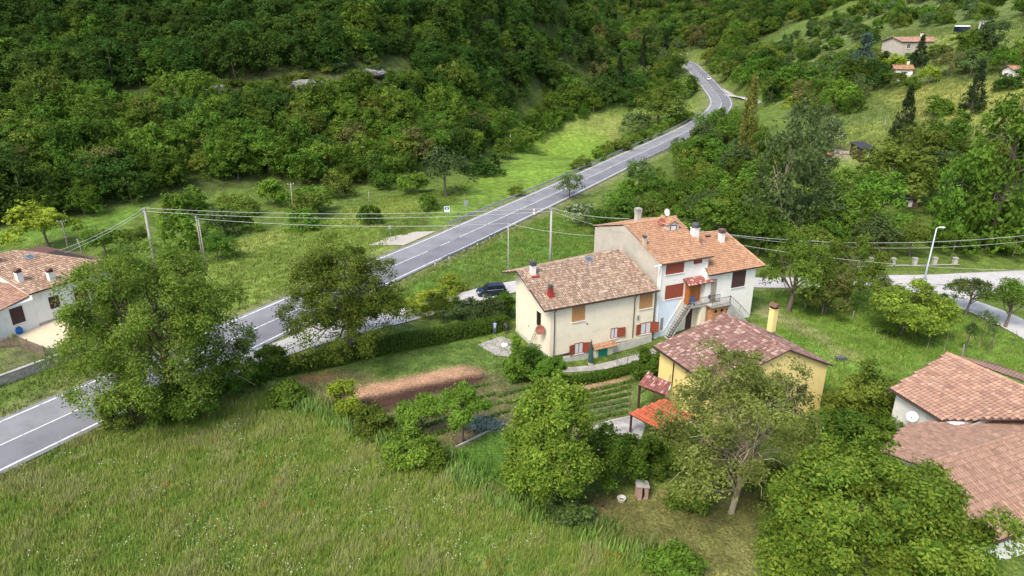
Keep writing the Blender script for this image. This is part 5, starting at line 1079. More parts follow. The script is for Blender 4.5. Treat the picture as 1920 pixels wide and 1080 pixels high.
sc_.data.foreach_set('value', [a[3] / 8.6 for a in rest]); rt_.data.foreach_set('value', [rnd.random() * 6.28 for a in rest])
idx = {}
for i_, (k, c) in enumerate(srcs): idx.setdefault(k, []).append(i_)
ix_.data.foreach_set('value', [rnd.choice(idx[a[2]]) for a in rest])
wo = bpy.data.objects.new('woodland', me); S.collection.objects.link(wo); setp(wo, 'far-off continuous wood filling the top of the hillsides', 'woodland', kind='stuff')
ng = bpy.data.node_groups.new('woodland_nodes', 'GeometryNodeTree'); ng.interface.new_socket('Geometry', in_out='INPUT', socket_type='NodeSocketGeometry'); ng.interface.new_socket('Geometry', in_out='OUTPUT', socket_type='NodeSocketGeometry')
gi = ng.nodes.new('NodeGroupInput'); gout = ng.nodes.new('NodeGroupOutput'); jn = ng.nodes.new('GeometryNodeJoinGeometry'); ip = ng.nodes.new('GeometryNodeInstanceOnPoints')
sw = []
for k, c in reversed(srcs):
    oi = ng.nodes.new('GeometryNodeObjectInfo'); oi.transform_space = 'ORIGINAL'; oi.inputs['Object'].default_value = c; oi.inputs['As Instance'].default_value = True; sw.append(oi)
for oi in sw: ng.links.new(oi.outputs['Geometry'], jn.inputs[0])
ng.links.new(gi.outputs[0], ip.inputs['Points']); ng.links.new(jn.outputs[0], ip.inputs['Instance']); ip.inputs['Pick Instance'].default_value = True
def named(nm, t_):
    a = ng.nodes.new('GeometryNodeInputNamedAttribute'); a.data_type = t_; a.inputs['Name'].default_value = nm; return a.outputs['Attribute']
ng.links.new(named('pick', 'INT'), ip.inputs['Instance Index'])
cx = ng.nodes.new('ShaderNodeCombineXYZ'); ng.links.new(named('turn', 'FLOAT'), cx.inputs['Z']); ng.links.new(cx.outputs[0], ip.inputs['Rotation'])
ng.links.new(named('size', 'FLOAT'), ip.inputs['Scale']); ng.links.new(ip.outputs[0], gout.inputs[0])
md = wo.modifiers.new('woodland_nodes', 'NODES'); md.node_group = ng
print('trees', len(pts), 'single', len(single), 'rest', len(rest))
def many(poly, sp_, kinds, w, h, name, label, group, cat='tree', excl=(), marks=MARK_L, **k):
    L_ = scatter(poly, sp_, excl, **k); n0 = 0
    for (x, y, z, u, v) in L_:
        if any((x - a) ** 2 + (y - b) ** 2 < (w * .42) ** 2 for a, b in taken): continue
        s_ = rnd.uniform(.7, 1.3); kd = rnd.choice(kinds); c_ = {'shrub': 'mid green', 'darkshrub': 'dark', 'oliveshrub': 'olive', 'greyshrub': 'grey-green', 'brightshrub': 'light green', 'brownshrub': 'brownish'}[kd]
        plant(name, (x, y, z), w * s_, h * s_ * rnd.uniform(.85, 1.15), kd, '%s %s, %s' % (c_, label, cols_of(u, marks)), cat, group); n0 += 1
    print(label, n0)
many(Z5, 9, ['shrub', 'shrub', 'darkshrub', 'oliveshrub', 'greyshrub'], 5.5, 4.4, 'shrub', 'shrub on the open upper right slope', 'shrubs on the upper right slope', 'shrub', marks=MARK_S)
many(Z10, 8.5, ['shrub', 'brightshrub', 'brightshrub', 'oliveshrub', 'greyshrub', 'brownshrub'], 6, 4.6, 'shrub', 'shrub on the edge below the left wood', 'shrubs below the left wood', 'shrub', x0=-120)
many(BAND, 4.0, ['oliveshrub', 'shrub', 'greyshrub'], 3.6, 2.4, 'shrub', 'scrub by the grey rocks', 'scrub around the rocks', 'shrub')
many(SH_ROAD, 4.0, ['brightshrub', 'shrub', 'oliveshrub'], 4.0, 3.0, 'shrub', 'bush outside the left guardrail', 'bushes along the guardrail', 'shrub', rd_=6.6)

# ------------------------------------------------------------------ grass, flowers, garden plants
def grass(name, polys, x0, x1, y0, y1, dens, blades, hgt, wid, spread, tint, seed=3, excl=(), label='', cat='grass', varh=.35, mixc=None, keep=None):
    r = np.random.RandomState(seed); A = (x1 - x0) * (y1 - y0); n_ = int(A * dens); X = x0 + (x1 - x0) * r.rand(n_); Y = y0 + (y1 - y0) * r.rand(n_)
    Z = Hgt(X, Y); U, V = proj(X, Y, Z); k = np.zeros(n_, bool)
    for p in polys: k |= inpoly(U, V, p)
    for p in excl: k &= ~inpoly(U, V, p)
    q, _, _ = polydist(X, Y, road[::3], 9); k &= q > 5.1; q, _, _ = polydist(X, Y, lane[::2], 5); k &= q > 2.2
    q, _, _ = polydist(X, Y, branch[::2], 5); k &= q > 2.4
    if keep is not None: k &= keep(X, Y)
    k &= (U > -60) & (U < 1980) & (V < 1140)
    X, Y, Z = X[k], Y[k], Z[k]; m = len(X)
    i = np.clip(np.searchsorted(XS, X), 0, nx - 1); j = np.clip(np.searchsorted(YS, Y), 0, ny - 1); base = COL[j, i]
    pt = snoise(X, Y, 9, seed + 1) + .5 * snoise(X * .4, Y, 16, seed + 9); pf = snoise(X, Y, 2.5, seed + 2)
    kk_ = np.repeat(np.arange(m), blades); nb = len(kk_)
    B0 = np.stack([X[kk_], Y[kk_], Z[kk_]], 1) + np.hstack([r.randn(nb, 2) * spread, np.full((nb, 1), -.03)])
    a = r.rand(nb) * 6.283; side = np.stack([np.cos(a), np.sin(a), np.zeros(nb)], 1); hh_ = hgt * (1 + varh * pt[kk_] * 2 + .3 * r.randn(nb)).clip(.3, 2)
    lean_ = r.randn(nb, 2) * .22; tip = B0 + np.hstack([lean_ * hh_[:, None] + hh_[:, None] * .12, hh_[:, None]]); w_ = wid * (.6 + .8 * r.rand(nb, 1))
    mid = B0 * .45 + tip * .55 + np.hstack([-lean_ * .1 * hh_[:, None], np.zeros((nb, 1))])
    V_ = np.stack([B0 - side * w_, B0 + side * w_, tip + side * w_ * .35, tip - side * w_ * .35], 1).reshape(-1, 3)
    c = base[kk_] * np.array(tint) * (1 + .22 * r.randn(nb, 1)).clip(.5, 1.7)
    if mixc is not None:
        s1 = np.clip(pt[kk_] * 1.6 + pf[kk_] * 1.2 + .25 * r.randn(nb), -1, 1)[:, None]; c = c * (1 - np.abs(s1) * .75) + np.where(s1 > 0, np.array(mixc[0]), np.array(mixc[1])) * np.abs(s1) * .75 * (1 + .2 * r.randn(nb, 1))
    cols = np.repeat(c.clip(.01, .6), 4, 0)
    mg = mat('blades_' + name, (1, 1, 1), rough=.75, attr=True, spec=.05, trans=.3)
    tg = mg.node_tree; ge = tg.nodes.new('ShaderNodeNewGeometry'); va = tg.nodes.new('ShaderNodeVectorMath'); va.operation = 'MULTIPLY_ADD'; va.inputs[1].default_value = (.45, .45, .45); va.inputs[2].default_value = (0, -.1, 1); vn = tg.nodes.new('ShaderNodeVectorMath'); vn.operation = 'NORMALIZE'
    tg.links.new(ge.outputs['Normal'], va.inputs[0]); tg.links.new(va.outputs[0], vn.inputs[0]); tg.links.new(vn.outputs[0], tg.nodes['Principled BSDF'].inputs['Normal'])
    me = npmesh(name, V_, np.arange(len(V_)).reshape(-1, 4), [mg], cols); o = bpy.data.objects.new(name, me); S.collection.objects.link(o); setp(o, label, cat, kind='stuff'); print(name, m, nb); return o
FIELD = [(-80, 1000), (-40, 905), (0, 884), (225, 792), (300, 790), (400, 752), (520, 735), (620, 770), (740, 830), (860, 880), (960, 930), (1080, 985), (1200, 1035), (1330, 1090), (1400, 1150), (-80, 1150)]
grass('meadow_grass', [FIELD], -58, 30, 33, 68, 24, 11, .46, .020, .15, (1.4, 1.38, 1.05), 3, label='tall uncut meadow grass with seed heads filling the foreground', mixc=((.36, .37, .15), (.15, .28, .04)))
EDGE = [(500, 735), (560, 735), (700, 780), (850, 850), (960, 905), (1100, 965), (1290, 1060), (1300, 1120), (1180, 1060), (1060, 1010), (940, 960), (840, 905), (700, 840), (560, 775)]
grass('margin_weeds', [EDGE], -30, 30, 33, 68, 9, 8, .85, .05, .22, (1.1, 1.4, 1.05), 5, label='taller bluish green weeds along the diagonal field margin', mixc=((.18, .27, .08), (.14, .23, .045)))
VERGE = [[(700, 480), (1040, 405), (1120, 430), (1110, 480), (960, 520), (780, 590), (740, 600), (600, 660), (560, 580)], [(380, 470), (560, 420), (700, 375), (900, 340), (800, 420), (560, 545), (400, 600)], [(1440, 545), (1560, 535), (1700, 560), (1830, 600), (1960, 650), (1960, 700), (1700, 760), (1560, 740), (1440, 640)], [(-20, 720), (130, 668), (250, 640), (250, 700), (-20, 790)]]
grass('verge_grass', VERGE, -75, 75, 50, 165, 3.0, 7, .30, .055, .28, (1.25, 1.28, 1.0), 7, label='rough green grass on the road verges and the slope by the orchard trees', mixc=((.24, .29, .07), (.09, .19, .025)))
grass('slope_grass', [[(1500, 200), (1640, 60), (1800, 50), (1980, 20), (1980, 260), (1900, 240), (1700, 260), (1560, 300)]], -40, 330, 120, 380, 1.1, 6, .42, .10, .5, (1.05, 1.1, .95), 11, label='uneven grass of the upper right meadows', mixc=((.22, .25, .07), (.09, .15, .03)))
LAWN = [[(545, 705), (700, 650), (900, 618), (960, 640), (950, 690), (1040, 725), (1240, 700), (1200, 790), (1110, 800), (1080, 930), (960, 930), (880, 880), (700, 800), (560, 745)], [(1080, 930), (1420, 900), (1440, 1120), (1300, 1120), (1150, 1020), (1060, 965)]]
BEDS = [[(600, 742), (860, 685), (914, 705), (880, 722), (740, 762), (668, 792)], [(1112, 800), (1150, 786), (1200, 778), (1215, 800), (1200, 832), (1160, 852), (1120, 840)], [(1060, 725), (1180, 705), (1180, 716), (1070, 738)]]
rr = np.random.RandomState(77); P_ = []; BP = [(600, 744), (860, 688), (914, 706), (880, 722), (740, 764), (660, 790)]
while len(P_) < 9000:
    x = rr.uniform(-22, 2, 4000); y = rr.uniform(52, 68, 4000); z = Hgt(x, y); u, v = proj(x, y, z); k = inpoly(u + rr.randn(4000) * 3, v + rr.randn(4000) * 2, BP); P_ += list(np.stack([x[k], y[k], z[k]], 1))
P_ = np.array(P_[:9000]); i = np.clip(np.searchsorted(XS, P_[:, 0]), 0, nx - 1); j = np.clip(np.searchsorted(YS, P_[:, 1]), 0, ny - 1); tet = np.array([[1, 0, -.3], [-.5, .87, -.3], [-.5, -.87, -.3], [0, 0, .8]])
sz_ = rr.rand(len(P_), 1, 1) ** 2 * .10 + .035; V = (P_[:, None] + (tet[None] + rr.randn(len(P_), 4, 3) * .25) * sz_).reshape(-1, 3); b0 = np.arange(len(P_))[:, None] * 4
Q = np.concatenate([b0 + [0, 1, 3], b0 + [1, 2, 3], b0 + [2, 0, 3]]); cc = COL[j, i] * (.75 + .5 * rr.rand(len(P_), 1)); o = bpy.data.objects.new('soil_clods', npmesh('soil_clods', V, Q, [mat('soil_clod', (1, 1, 1), 1, attr=True)], np.repeat(cc, 4, 0))); S.collection.objects.link(o); setp(o, 'clods of loosened soil on the two garden beds', 'soil clods', kind='stuff')
grass('lawn_grass', LAWN, -25, 25, 36, 80, 8, 6, .14, .035, .2, (1.15, 1.25, 1.), 9, excl=BEDS, label='short patchy lawn around the vegetable garden and the yard')
r = np.random.RandomState(4)
def flowers(name, m_, n_, cl, size, label):
    P = []
    while len(P) < n_:
        u, v = r.uniform(0, 1250), r.uniform(800, 1079)
        if not inpoly(np.array([u]), np.array([v]), FIELD)[0]: continue
        c = gnd(u, v)
        for _ in range(cl): P.append(c + np.array([r.randn() * .5, r.randn() * .5, .55 + .15 * r.rand()]))
    P = np.array(P); V = leaf_quads(r, P, unit(r.randn(len(P), 3) * .5 + [0, -.4, 1]), size, 1.0)
    o = bpy.data.objects.new(name, npmesh(name, V, np.arange(len(V)).reshape(-1, 4), [m_], np.ones((len(V), 3)))); S.collection.objects.link(o); setp(o, label, 'flowers', kind='stuff')
flowers('poppy_flowers', M['poppy'], 110, 5, .055, 'red poppies dotted through the meadow grass')
flowers('daisy_flowers', M['daisy'], 800, 9, .030, 'tiny white flowers in loose drifts through the meadow grass')
# vegetable rows
rowdir = gnd(905, 700) - gnd(660, 775); rowdir[2] = 0; rowdir /= np.linalg.norm(rowdir); perp_ = np.array([rowdir[1], -rowdir[0], 0])
def vrow(a, b, label, n_=22, s_=.16):
    rr = np.random.RandomState(int(abs(a[0] * 91 + a[1] * 17)) % 9999); a = np.array(a); b = np.array(b); P = []; Nn = []
    for k in range(n_):
        c = a + (b - a) * (k + rr.rand() * .6) / n_; c[2] = float(Hgt(c[0], c[1]))
        for _ in range(16): d = unit(rr.randn(3) + [0, 0, .8]); P.append(c + d * [.22, .22, .20] + [0, 0, .08]); Nn.append(unit(d + rr.randn(3) * .4 + [0, 0, .5]))
    V = leaf_quads(rr, np.array(P), np.array(Nn), s_, .6); o = bpy.data.objects.new('vegetable_row', npmesh('vegetable_row', V, np.arange(len(V)).reshape(-1, 4), [LM['crop']], np.ones((len(V), 3)))); S.collection.objects.link(o); setp(o, label, 'vegetable row', 'vegetable rows')
ORD = ['first', 'second', 'third', 'fourth', 'fifth', 'sixth', 'seventh', 'eighth', 'ninth']
for i in range(4): a = gnd(742 + i * 22, 780 + i * 13); b = gnd(920 + i * 12, 722 + i * 17); vrow(a, b, '%s row of low vegetables below the dark soil bed' % ORD[i])
for i in range(6): a = gnd(905 + i * 2, 728 + i * 12); a = gnd(1070, 742 + i * 11); b = gnd(1185 - i * 2, 716 + i * 12); vrow(a, b, '%s row of leafy vegetables right of the round bush, counted from the house' % ORD[i], 20, .17)
for i in range(4): a = gnd(935 + i * 16, 745 + i * 14); b = gnd(1000 + i * 8, 728 + i * 14); vrow(a, b, '%s short vegetable row beside the young fruit tree' % ORD[i], 10)
# trimmed hedges
def hedge(line, w, h, label, seed, m_=None):
    rr = np.random.RandomState(seed); P = catmull([gnd(u, v) for u, v in line], .4); T = np.gradient(P[:, :2], axis=0); T /= np.linalg.norm(T, axis=1)[:, None] + 1e-9; Nl = np.stack([T[:, 1], -T[:, 0]], 1)
    root = empty('hedge', P[len(P) // 2], label, 'hedge'); L_ = len(P) * .4; n_ = int(L_ * 620)
    k = rr.randint(0, len(P), n_); a = rr.rand(n_) * (2 * h + w); hn = h * (1 + .06 * snoise(P[k, 0], P[k, 1], 4, seed)); c = np.zeros((n_, 3)); nn_ = np.zeros((n_, 3))
    s1 = a < h; s2 = (a >= h) & (a < h + w); s3 = a >= h + w
    off = np.where(s1, -w / 2, np.where(s3, w / 2, a - h - w / 2)); zz = np.where(s1, a / h, np.where(s3, (a - h - w) / h, 1.0)) * hn
    bul = 1 + .1 * np.sin(zz * 2) + .08 * rr.randn(n_); off = off * bul
    c[:, 0] = P[k, 0] + Nl[k, 0] * off + rr.randn(n_) * .1; c[:, 1] = P[k, 1] + Nl[k, 1] * off + rr.randn(n_) * .1; c[:, 2] = P[k, 2] + zz + rr.randn(n_) * .06
    nn_[:, 0] = Nl[k, 0] * np.sign(off) * ~s2; nn_[:, 1] = Nl[k, 1] * np.sign(off) * ~s2; nn_[:, 2] = np.where(s2, 1, .2); nn_ = unit(nn_ + rr.randn(n_, 3) * .5)
    V = leaf_quads(rr, c - np.array(root.location), nn_, .10, .6); sh = np.repeat((.8 + .4 * rr.rand(n_))[:, None] * np.ones((1, 3)), 4, 0)
    o = bpy.data.objects.new('foliage', npmesh('foliage', V, np.arange(len(V)).reshape(-1, 4), [m_ or LM['hedge']], sh)); S.collection.objects.link(o); o.parent = root
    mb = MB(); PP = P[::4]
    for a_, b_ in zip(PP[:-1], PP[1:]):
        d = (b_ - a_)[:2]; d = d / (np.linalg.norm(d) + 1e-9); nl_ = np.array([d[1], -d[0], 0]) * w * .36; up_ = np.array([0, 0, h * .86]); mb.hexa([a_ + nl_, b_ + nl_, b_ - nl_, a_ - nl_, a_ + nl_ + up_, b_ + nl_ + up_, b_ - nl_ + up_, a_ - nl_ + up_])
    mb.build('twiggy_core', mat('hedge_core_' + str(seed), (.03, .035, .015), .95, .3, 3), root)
hedge([(470, 722), (515, 706), (600, 690), (680, 672), (760, 655), (840, 640), (900, 627), (948, 616)], 1.3, 1.75, 'long clipped hedge between the lane and the garden', 5)
hedge([(1068, 722), (1120, 714), (1190, 696), (1240, 682)], .9, .75, 'low clipped hedge along the path below the cream house', 6)

# ------------------------------------------------------------------ guardrails, poles, cables, signs
def guardrail(u0, u1, off, label, dz=.0):
    k = np.where((ru > u0) & (ru < u1) & (np.arange(len(ru)) < np.argmax(ru)))[0]; P = offset(road, off)[k]; P = P + [0, 0, dz]
    root = empty('guardrail', P[0], label, 'guardrail'); T = np.gradient(P[:, :2], axis=0); T /= np.linalg.norm(T, axis=1)[:, None]; Nl = np.stack([T[:, 1], -T[:, 0], T[:, 0] * 0], 1) * (1 if off < 0 else -1)
    prof = [(0, .44), (.06, .50), (0, .57), (0, .62), (.06, .69), (0, .76)]; V = []; mb = MB()
    for (o_, z_) in prof: V.append(P + Nl * o_ + [0, 0, z_])
    for (o_, z_) in prof[::-1]: V.append(P + Nl * (o_ - .03) + [0, 0, z_])
    V = np.stack(V, 1); m = V.shape[1]; mb.add(V.reshape(-1, 3), [(i * m + j, i * m + (j + 1) % m, (i + 1) * m + (j + 1) % m, (i + 1) * m + j) for i in range(len(P) - 1) for j in range(m)]); mb.build('rail', M['galv'], root)
    for q in P[::2][:95]: mb = MB(); mb.box(q - Nl[0] * .08 + [0, 0, .3], (.045, .06, .42)); mb.build('post', M['galv'], root)
    return root
ru, rv = proj(road[:, 0], road[:, 1], road[:, 2])
guardrail(878, 1338, -5.6, 'long steel guardrail on the left side of the main road')
guardrail(770, 905, 5.4, 'short steel guardrail on the right verge above the parked car')
guardrail(1165, 1338, 5.3, 'steel guardrail on the right side before the far bend')
for i, (u, v) in enumerate(((816, 495), (842, 482), (870, 469), (895, 456), (918, 444))):
    p = gnd(u, v + 4); root = empty('marker_post', p, '%s small white marker post on the right verge, counted from the near end' % ORD[i], 'marker post', 'marker posts on the right verge'); mb = MB(); mb.box([p[0], p[1], p[2] + .42], (.07, .05, .48), .5, taper=.85); mb.build('post', M['whitep'], root); mb = MB(); mb.box([p[0], p[1] - .01, p[2] + .72], (.075, .055, .07), .5); mb.build('reflector', M['capdark'], root)
POLES = {}
def pole(key, u, vt, zt, label, r0=.13, cross=0, name='utility_pole', base=None, m_=None, zg=None, ang_=.5):
    t_ = at(u, vt, zt); b_ = np.array([t_[0], t_[1], 0.]) if base is None else gnd(*base); b_[2] = float(Hgt(b_[0], b_[1])) if zg is None else zg
    if base is not None: t_ = atY(u, vt, b_[1] + .3)
    root = empty(name, b_, label, 'utility pole'); mb = MB(); mb.tube([b_ - [0, 0, .3], b_ * .5 + t_ * .5, t_], [r0, r0 * .85, r0 * .68], 10); mb.build('shaft', m_ or M['pole'], root, smooth=True)
    if cross:
        mb = MB(); d = np.array([math.cos(ang_), math.sin(ang_), 0]) * cross; mb.tube([t_ - d - [0, 0, .25], t_ + d - [0, 0, .25]], .045, 6); mb.build('crossarm', M['galv'], root)
        for s_ in (-1, 0, 1): mb = MB(); mb.lathe(t_ + d * s_ * .9 - [0, 0, .22], [(.02, 0), (.06, .04), (.04, .1), (.06, .15), (.01, .2)], 8); mb.build('insulator', M['whitep'], root)
    else: mb = MB(); mb.box(t_ - [0, 0, .12], (r0 * .9, r0 * .9, .14)); mb.box(t_ - [0, 0, .55], (r0 * 1.1, r0 * .6, .1)); mb.build('bracket', M['galv'], root)
    POLES[key] = t_; return root
pole('p1', 1034, 390, 9.5, 'thick grey concrete pole standing behind the cream roof', .22)
pole('p2', 953, 415, 8.5, 'thin grey pole behind the left end of the cream roof', .10)
pole('p3', 270, 390, 9.5, 'grey concrete pole rising behind the biggest tree', .24)
pole('p4', 367, 405, 8.0, 'left and taller one of the twin leaning poles', .14, m_=M['postwood'])
pole('p4b', 372, 412, 7.6, 'right one of the twin leaning poles', .13, m_=M['postwood'])
pole('p5', 545, 343, 0, 'slim pole with short crossarm in the left meadow', .12, .6, base=(551, 414), m_=M['postwood'])
pole('p6', 115, 412, 0, 'wooden pole with small crossarm behind the left white house', .14, .7, base=(130, 474), m_=M['postwood'])
pole('p6b', 145, 448, 0, 'leaning bare pole right of the pole behind the left white house', .10, base=(156, 480), m_=M['postwood'])
pole('p7', 948, 210, 0, 'tall slim pole where the wood meets the bright meadow', .13, .5, base=(949, 262), m_=M['postwood'])
pole('p8', 957, 253, 0, 'shorter slim pole at the corner of the bright meadow', .12, base=(957, 296), m_=M['postwood'])
pole('p9', 819, 275, 0, 'slim pole with crossarm in front of the wood above the grey-green tree', .11, .7, base=(820, 330), m_=M['postwood'])
pole('p10', 691, 358, 0, 'short wooden pole at the back of the left meadow', .10, base=(692, 382), m_=M['postwood'])
pole('p11', 1036, 218, 0, 'short pole beside a bush at the back of the bright meadow', .13, base=(1037, 240), m_=M['postwood'])
pole('p12', 1112, 190, 0, 'short pole at the top end of the far meadow', .13, base=(1113, 214), m_=M['postwood'])
pole('p13', 1660, 222, 0, 'wooden pole on the lawn beside the dark spruce', .13, base=(1662, 246), m_=M['postwood'])
pole('p14', 1752, 255, 0, 'wooden pole left of the huge green poplar', .13, base=(1750, 280), m_=M['postwood'])
pole('p15', 1632, 128, 0, 'grey pole below the blue-grey cedar', .15, 1.0, base=(1630, 152))
pole('p16', 1545, 250, 0, 'pale pole at the left end of the rubble ground', .16, base=(1545, 278))
def cable(a, b, sag, label, r0=.035, name='cable'):
    a, b = np.array(a), np.array(b); pts_ = [a + (b - a) * t - np.array([0, 0, sag * 4 * t * (1 - t)]) for t in np.linspace(0, 1, 25)]
    mb = MB(); mb.tube(pts_, r0, 5, caps=False); setp(mb.build(name, M['wire'], smooth=True), label, 'cable')
T = POLES
cable(T['p3'], T['p1'], .9, 'upper cable from the pole behind the biggest tree to the concrete pole')
cable(T['p3'] - [0, 0, .5], T['p1'] - [0, 0, .5], 1.1, 'second cable just below the upper one across the road')
cable(T['p4'] - [0, 0, .4], T['p2'] - [0, 0, .3], .8, 'low thin cable from the twin poles across the road')
cable(T['p3'], at(110, 470, 6.5), .5, 'cable sloping down left from the pole behind the biggest tree')
cable(T['p3'] - [0, 0, .5], at(80, 490, 5.5), .5, 'lower cable sloping down to the left white house')
cable(T['p1'], plB.px(1180, 417) + [0, 0, .5], .4, 'cable from the concrete pole to the ridge of the white house')
cable(T['p1'] - [0, 0, .4], plB.px(1172, 424) - [0, 0, .8], .2, 'thin diagonal cable from the concrete pole to the grey gable', .02)
cable(T['p2'] - [0, 0, .3], at(1113, 442, 10.2), .3, 'cable from the thin pole to the back corner of the grey gable', .028)
cable(at(1310, 433, 10.2), at(1990, 434, 9.5), 1.6, 'upper long cable crossing the thicket on the right')
cable(at(1358, 440, 9.6), at(1990, 444, 9.0), 1.7, 'second long cable under the upper one on the right', .025)
cable(at(1380, 458, 9), at(2000, 508, 7.5), .9, 'lowest long cable in front of the stone posts on the right', .025)
# street lamp
b = gnd(1733, 526); t_ = atY(1752, 428, b[1]); t_[0] = b[0] + (t_[0] - b[0]) * .5
root = empty('street_lamp', b, 'tall pale grey street lamp standing at the edge of the side lane', 'street lamp')
mb = MB(); mb.tube([b - [0, 0, .2], b + [0, 0, 3], [b[0] + .05, b[1], t_[2]]], [.13, .11, .07], 10); mb.build('post', mat('lamp_grey_blue', (.55, .60, .66), .5), root, smooth=True)
mb = MB(); q = np.array([b[0] + .05, b[1], t_[2]]); mb.tube([q, q + [.25, 0, .12], q + [.6, 0, .14]], .04, 6); mb.build('arm', M['whitep'], root)
mb = MB(); mb.box(q + [.75, 0, .15], (.42, .16, .06), taper=.8); hd = mb.build('lamp_head', M['whitep'], root); mb = MB(); mb.box(q + [.8, 0, .08], (.3, .12, .012)); mb.build('diffuser', M['headl'], hd)
mb = MB(); mb.lathe(b, [(.35, .0), (.35, .25), (.18, .3), (.18, .5), (.01, .5)], 12); mb.build('base', M['signback'], root)
mb = MB(); mb.box(gnd(1741, 527) + [0, 0, .25], (.3, .2, .3)); 
# signs
def sign(u, vb, vt, label, shape, mats_, face=-1.2, w=.6):
    b = gnd(u, vb); t_ = atY(u, vt, b[1]); root = empty('road_sign', b, label, 'road sign'); mb = MB(); mb.tube([b - [0, 0, .2], [b[0], b[1], t_[2]]], .04, 8); mb.build('post', M['galv'], root)
    wl = Wl([b[0], b[1]], 0 if face is None else face); mb = MB(); z = t_[2]
    if shape == 'square': wl.box(mb, -w / 2, w / 2, z - w, z, .05, .08); pn = mb.build('panel', mats_[0], root); mb = MB(); wl.box(mb, -w * .40, w * .40, z - w * .62, z - w * .10, .081, .087); pb = mb.build('emblem', mats_[1], pn); mb = MB(); wl.box(mb, -w * .10, w * .10, z - w * .5, z - w * .22, .088, .093); mb.build('pictogram', M['whitep'], pn)
    elif shape == 'tri':
        pts_ = [(-w / 2, z - w * .87), (w / 2, z - w * .87), (0, z)]; V = [wl.P(a, c, .05) for a, c in pts_] + [wl.P(a, c, .08) for a, c in pts_]; mb.add(V, [(0, 2, 1), (3, 4, 5), (0, 1, 4, 3), (1, 2, 5, 4), (2, 0, 3, 5)]); pn = mb.build('panel', M['redp'], root)
        k_ = .66; cz_ = z - w * .58; V = [wl.P(a * k_, cz_ + (c - cz_) * k_, .082) for a, c in pts_] + [wl.P(a * k_, cz_ + (c - cz_) * k_, .088) for a, c in pts_]; mb = MB(); mb.add(V, [(3, 4, 5), (0, 1, 4, 3), (1, 2, 5, 4), (2, 0, 3, 5)]); mb.build('face', M['whitep'], pn)
        mb = MB(); wl.box(mb, -w * .22, w * .22, z - w * 1.55, z - w * 1.0, .05, .08); mb.build('plate', M['whitep'], root)
    else: wl.box(mb, -w / 2, w / 2, z - w * 1.35, z, .05, .08); mb.build('panel', M['signback'], root)
sign(839, 418, 387, 'white square sign with a small dark blue pictogram near the end of the guardrail', 'square', (M['whitep'], M['signblue']), w=1.0)
sign(874, 405, 376, 'tall narrow grey sign seen from behind beside the guardrail', 'back', (M['signback'],), w=.75)
sign(1001, 408, 388, 'red-bordered triangular warning sign with a plate on the right verge', 'tri', None, w=.95)
sign(733, 458, 422, 'small dark sign seen from behind near the lay-by path', 'back', (M['signback'],), w=.5)
sign(1391, 232, 210, 'small white road sign at the far junction', 'back', (M['whitep'],), w=.9)

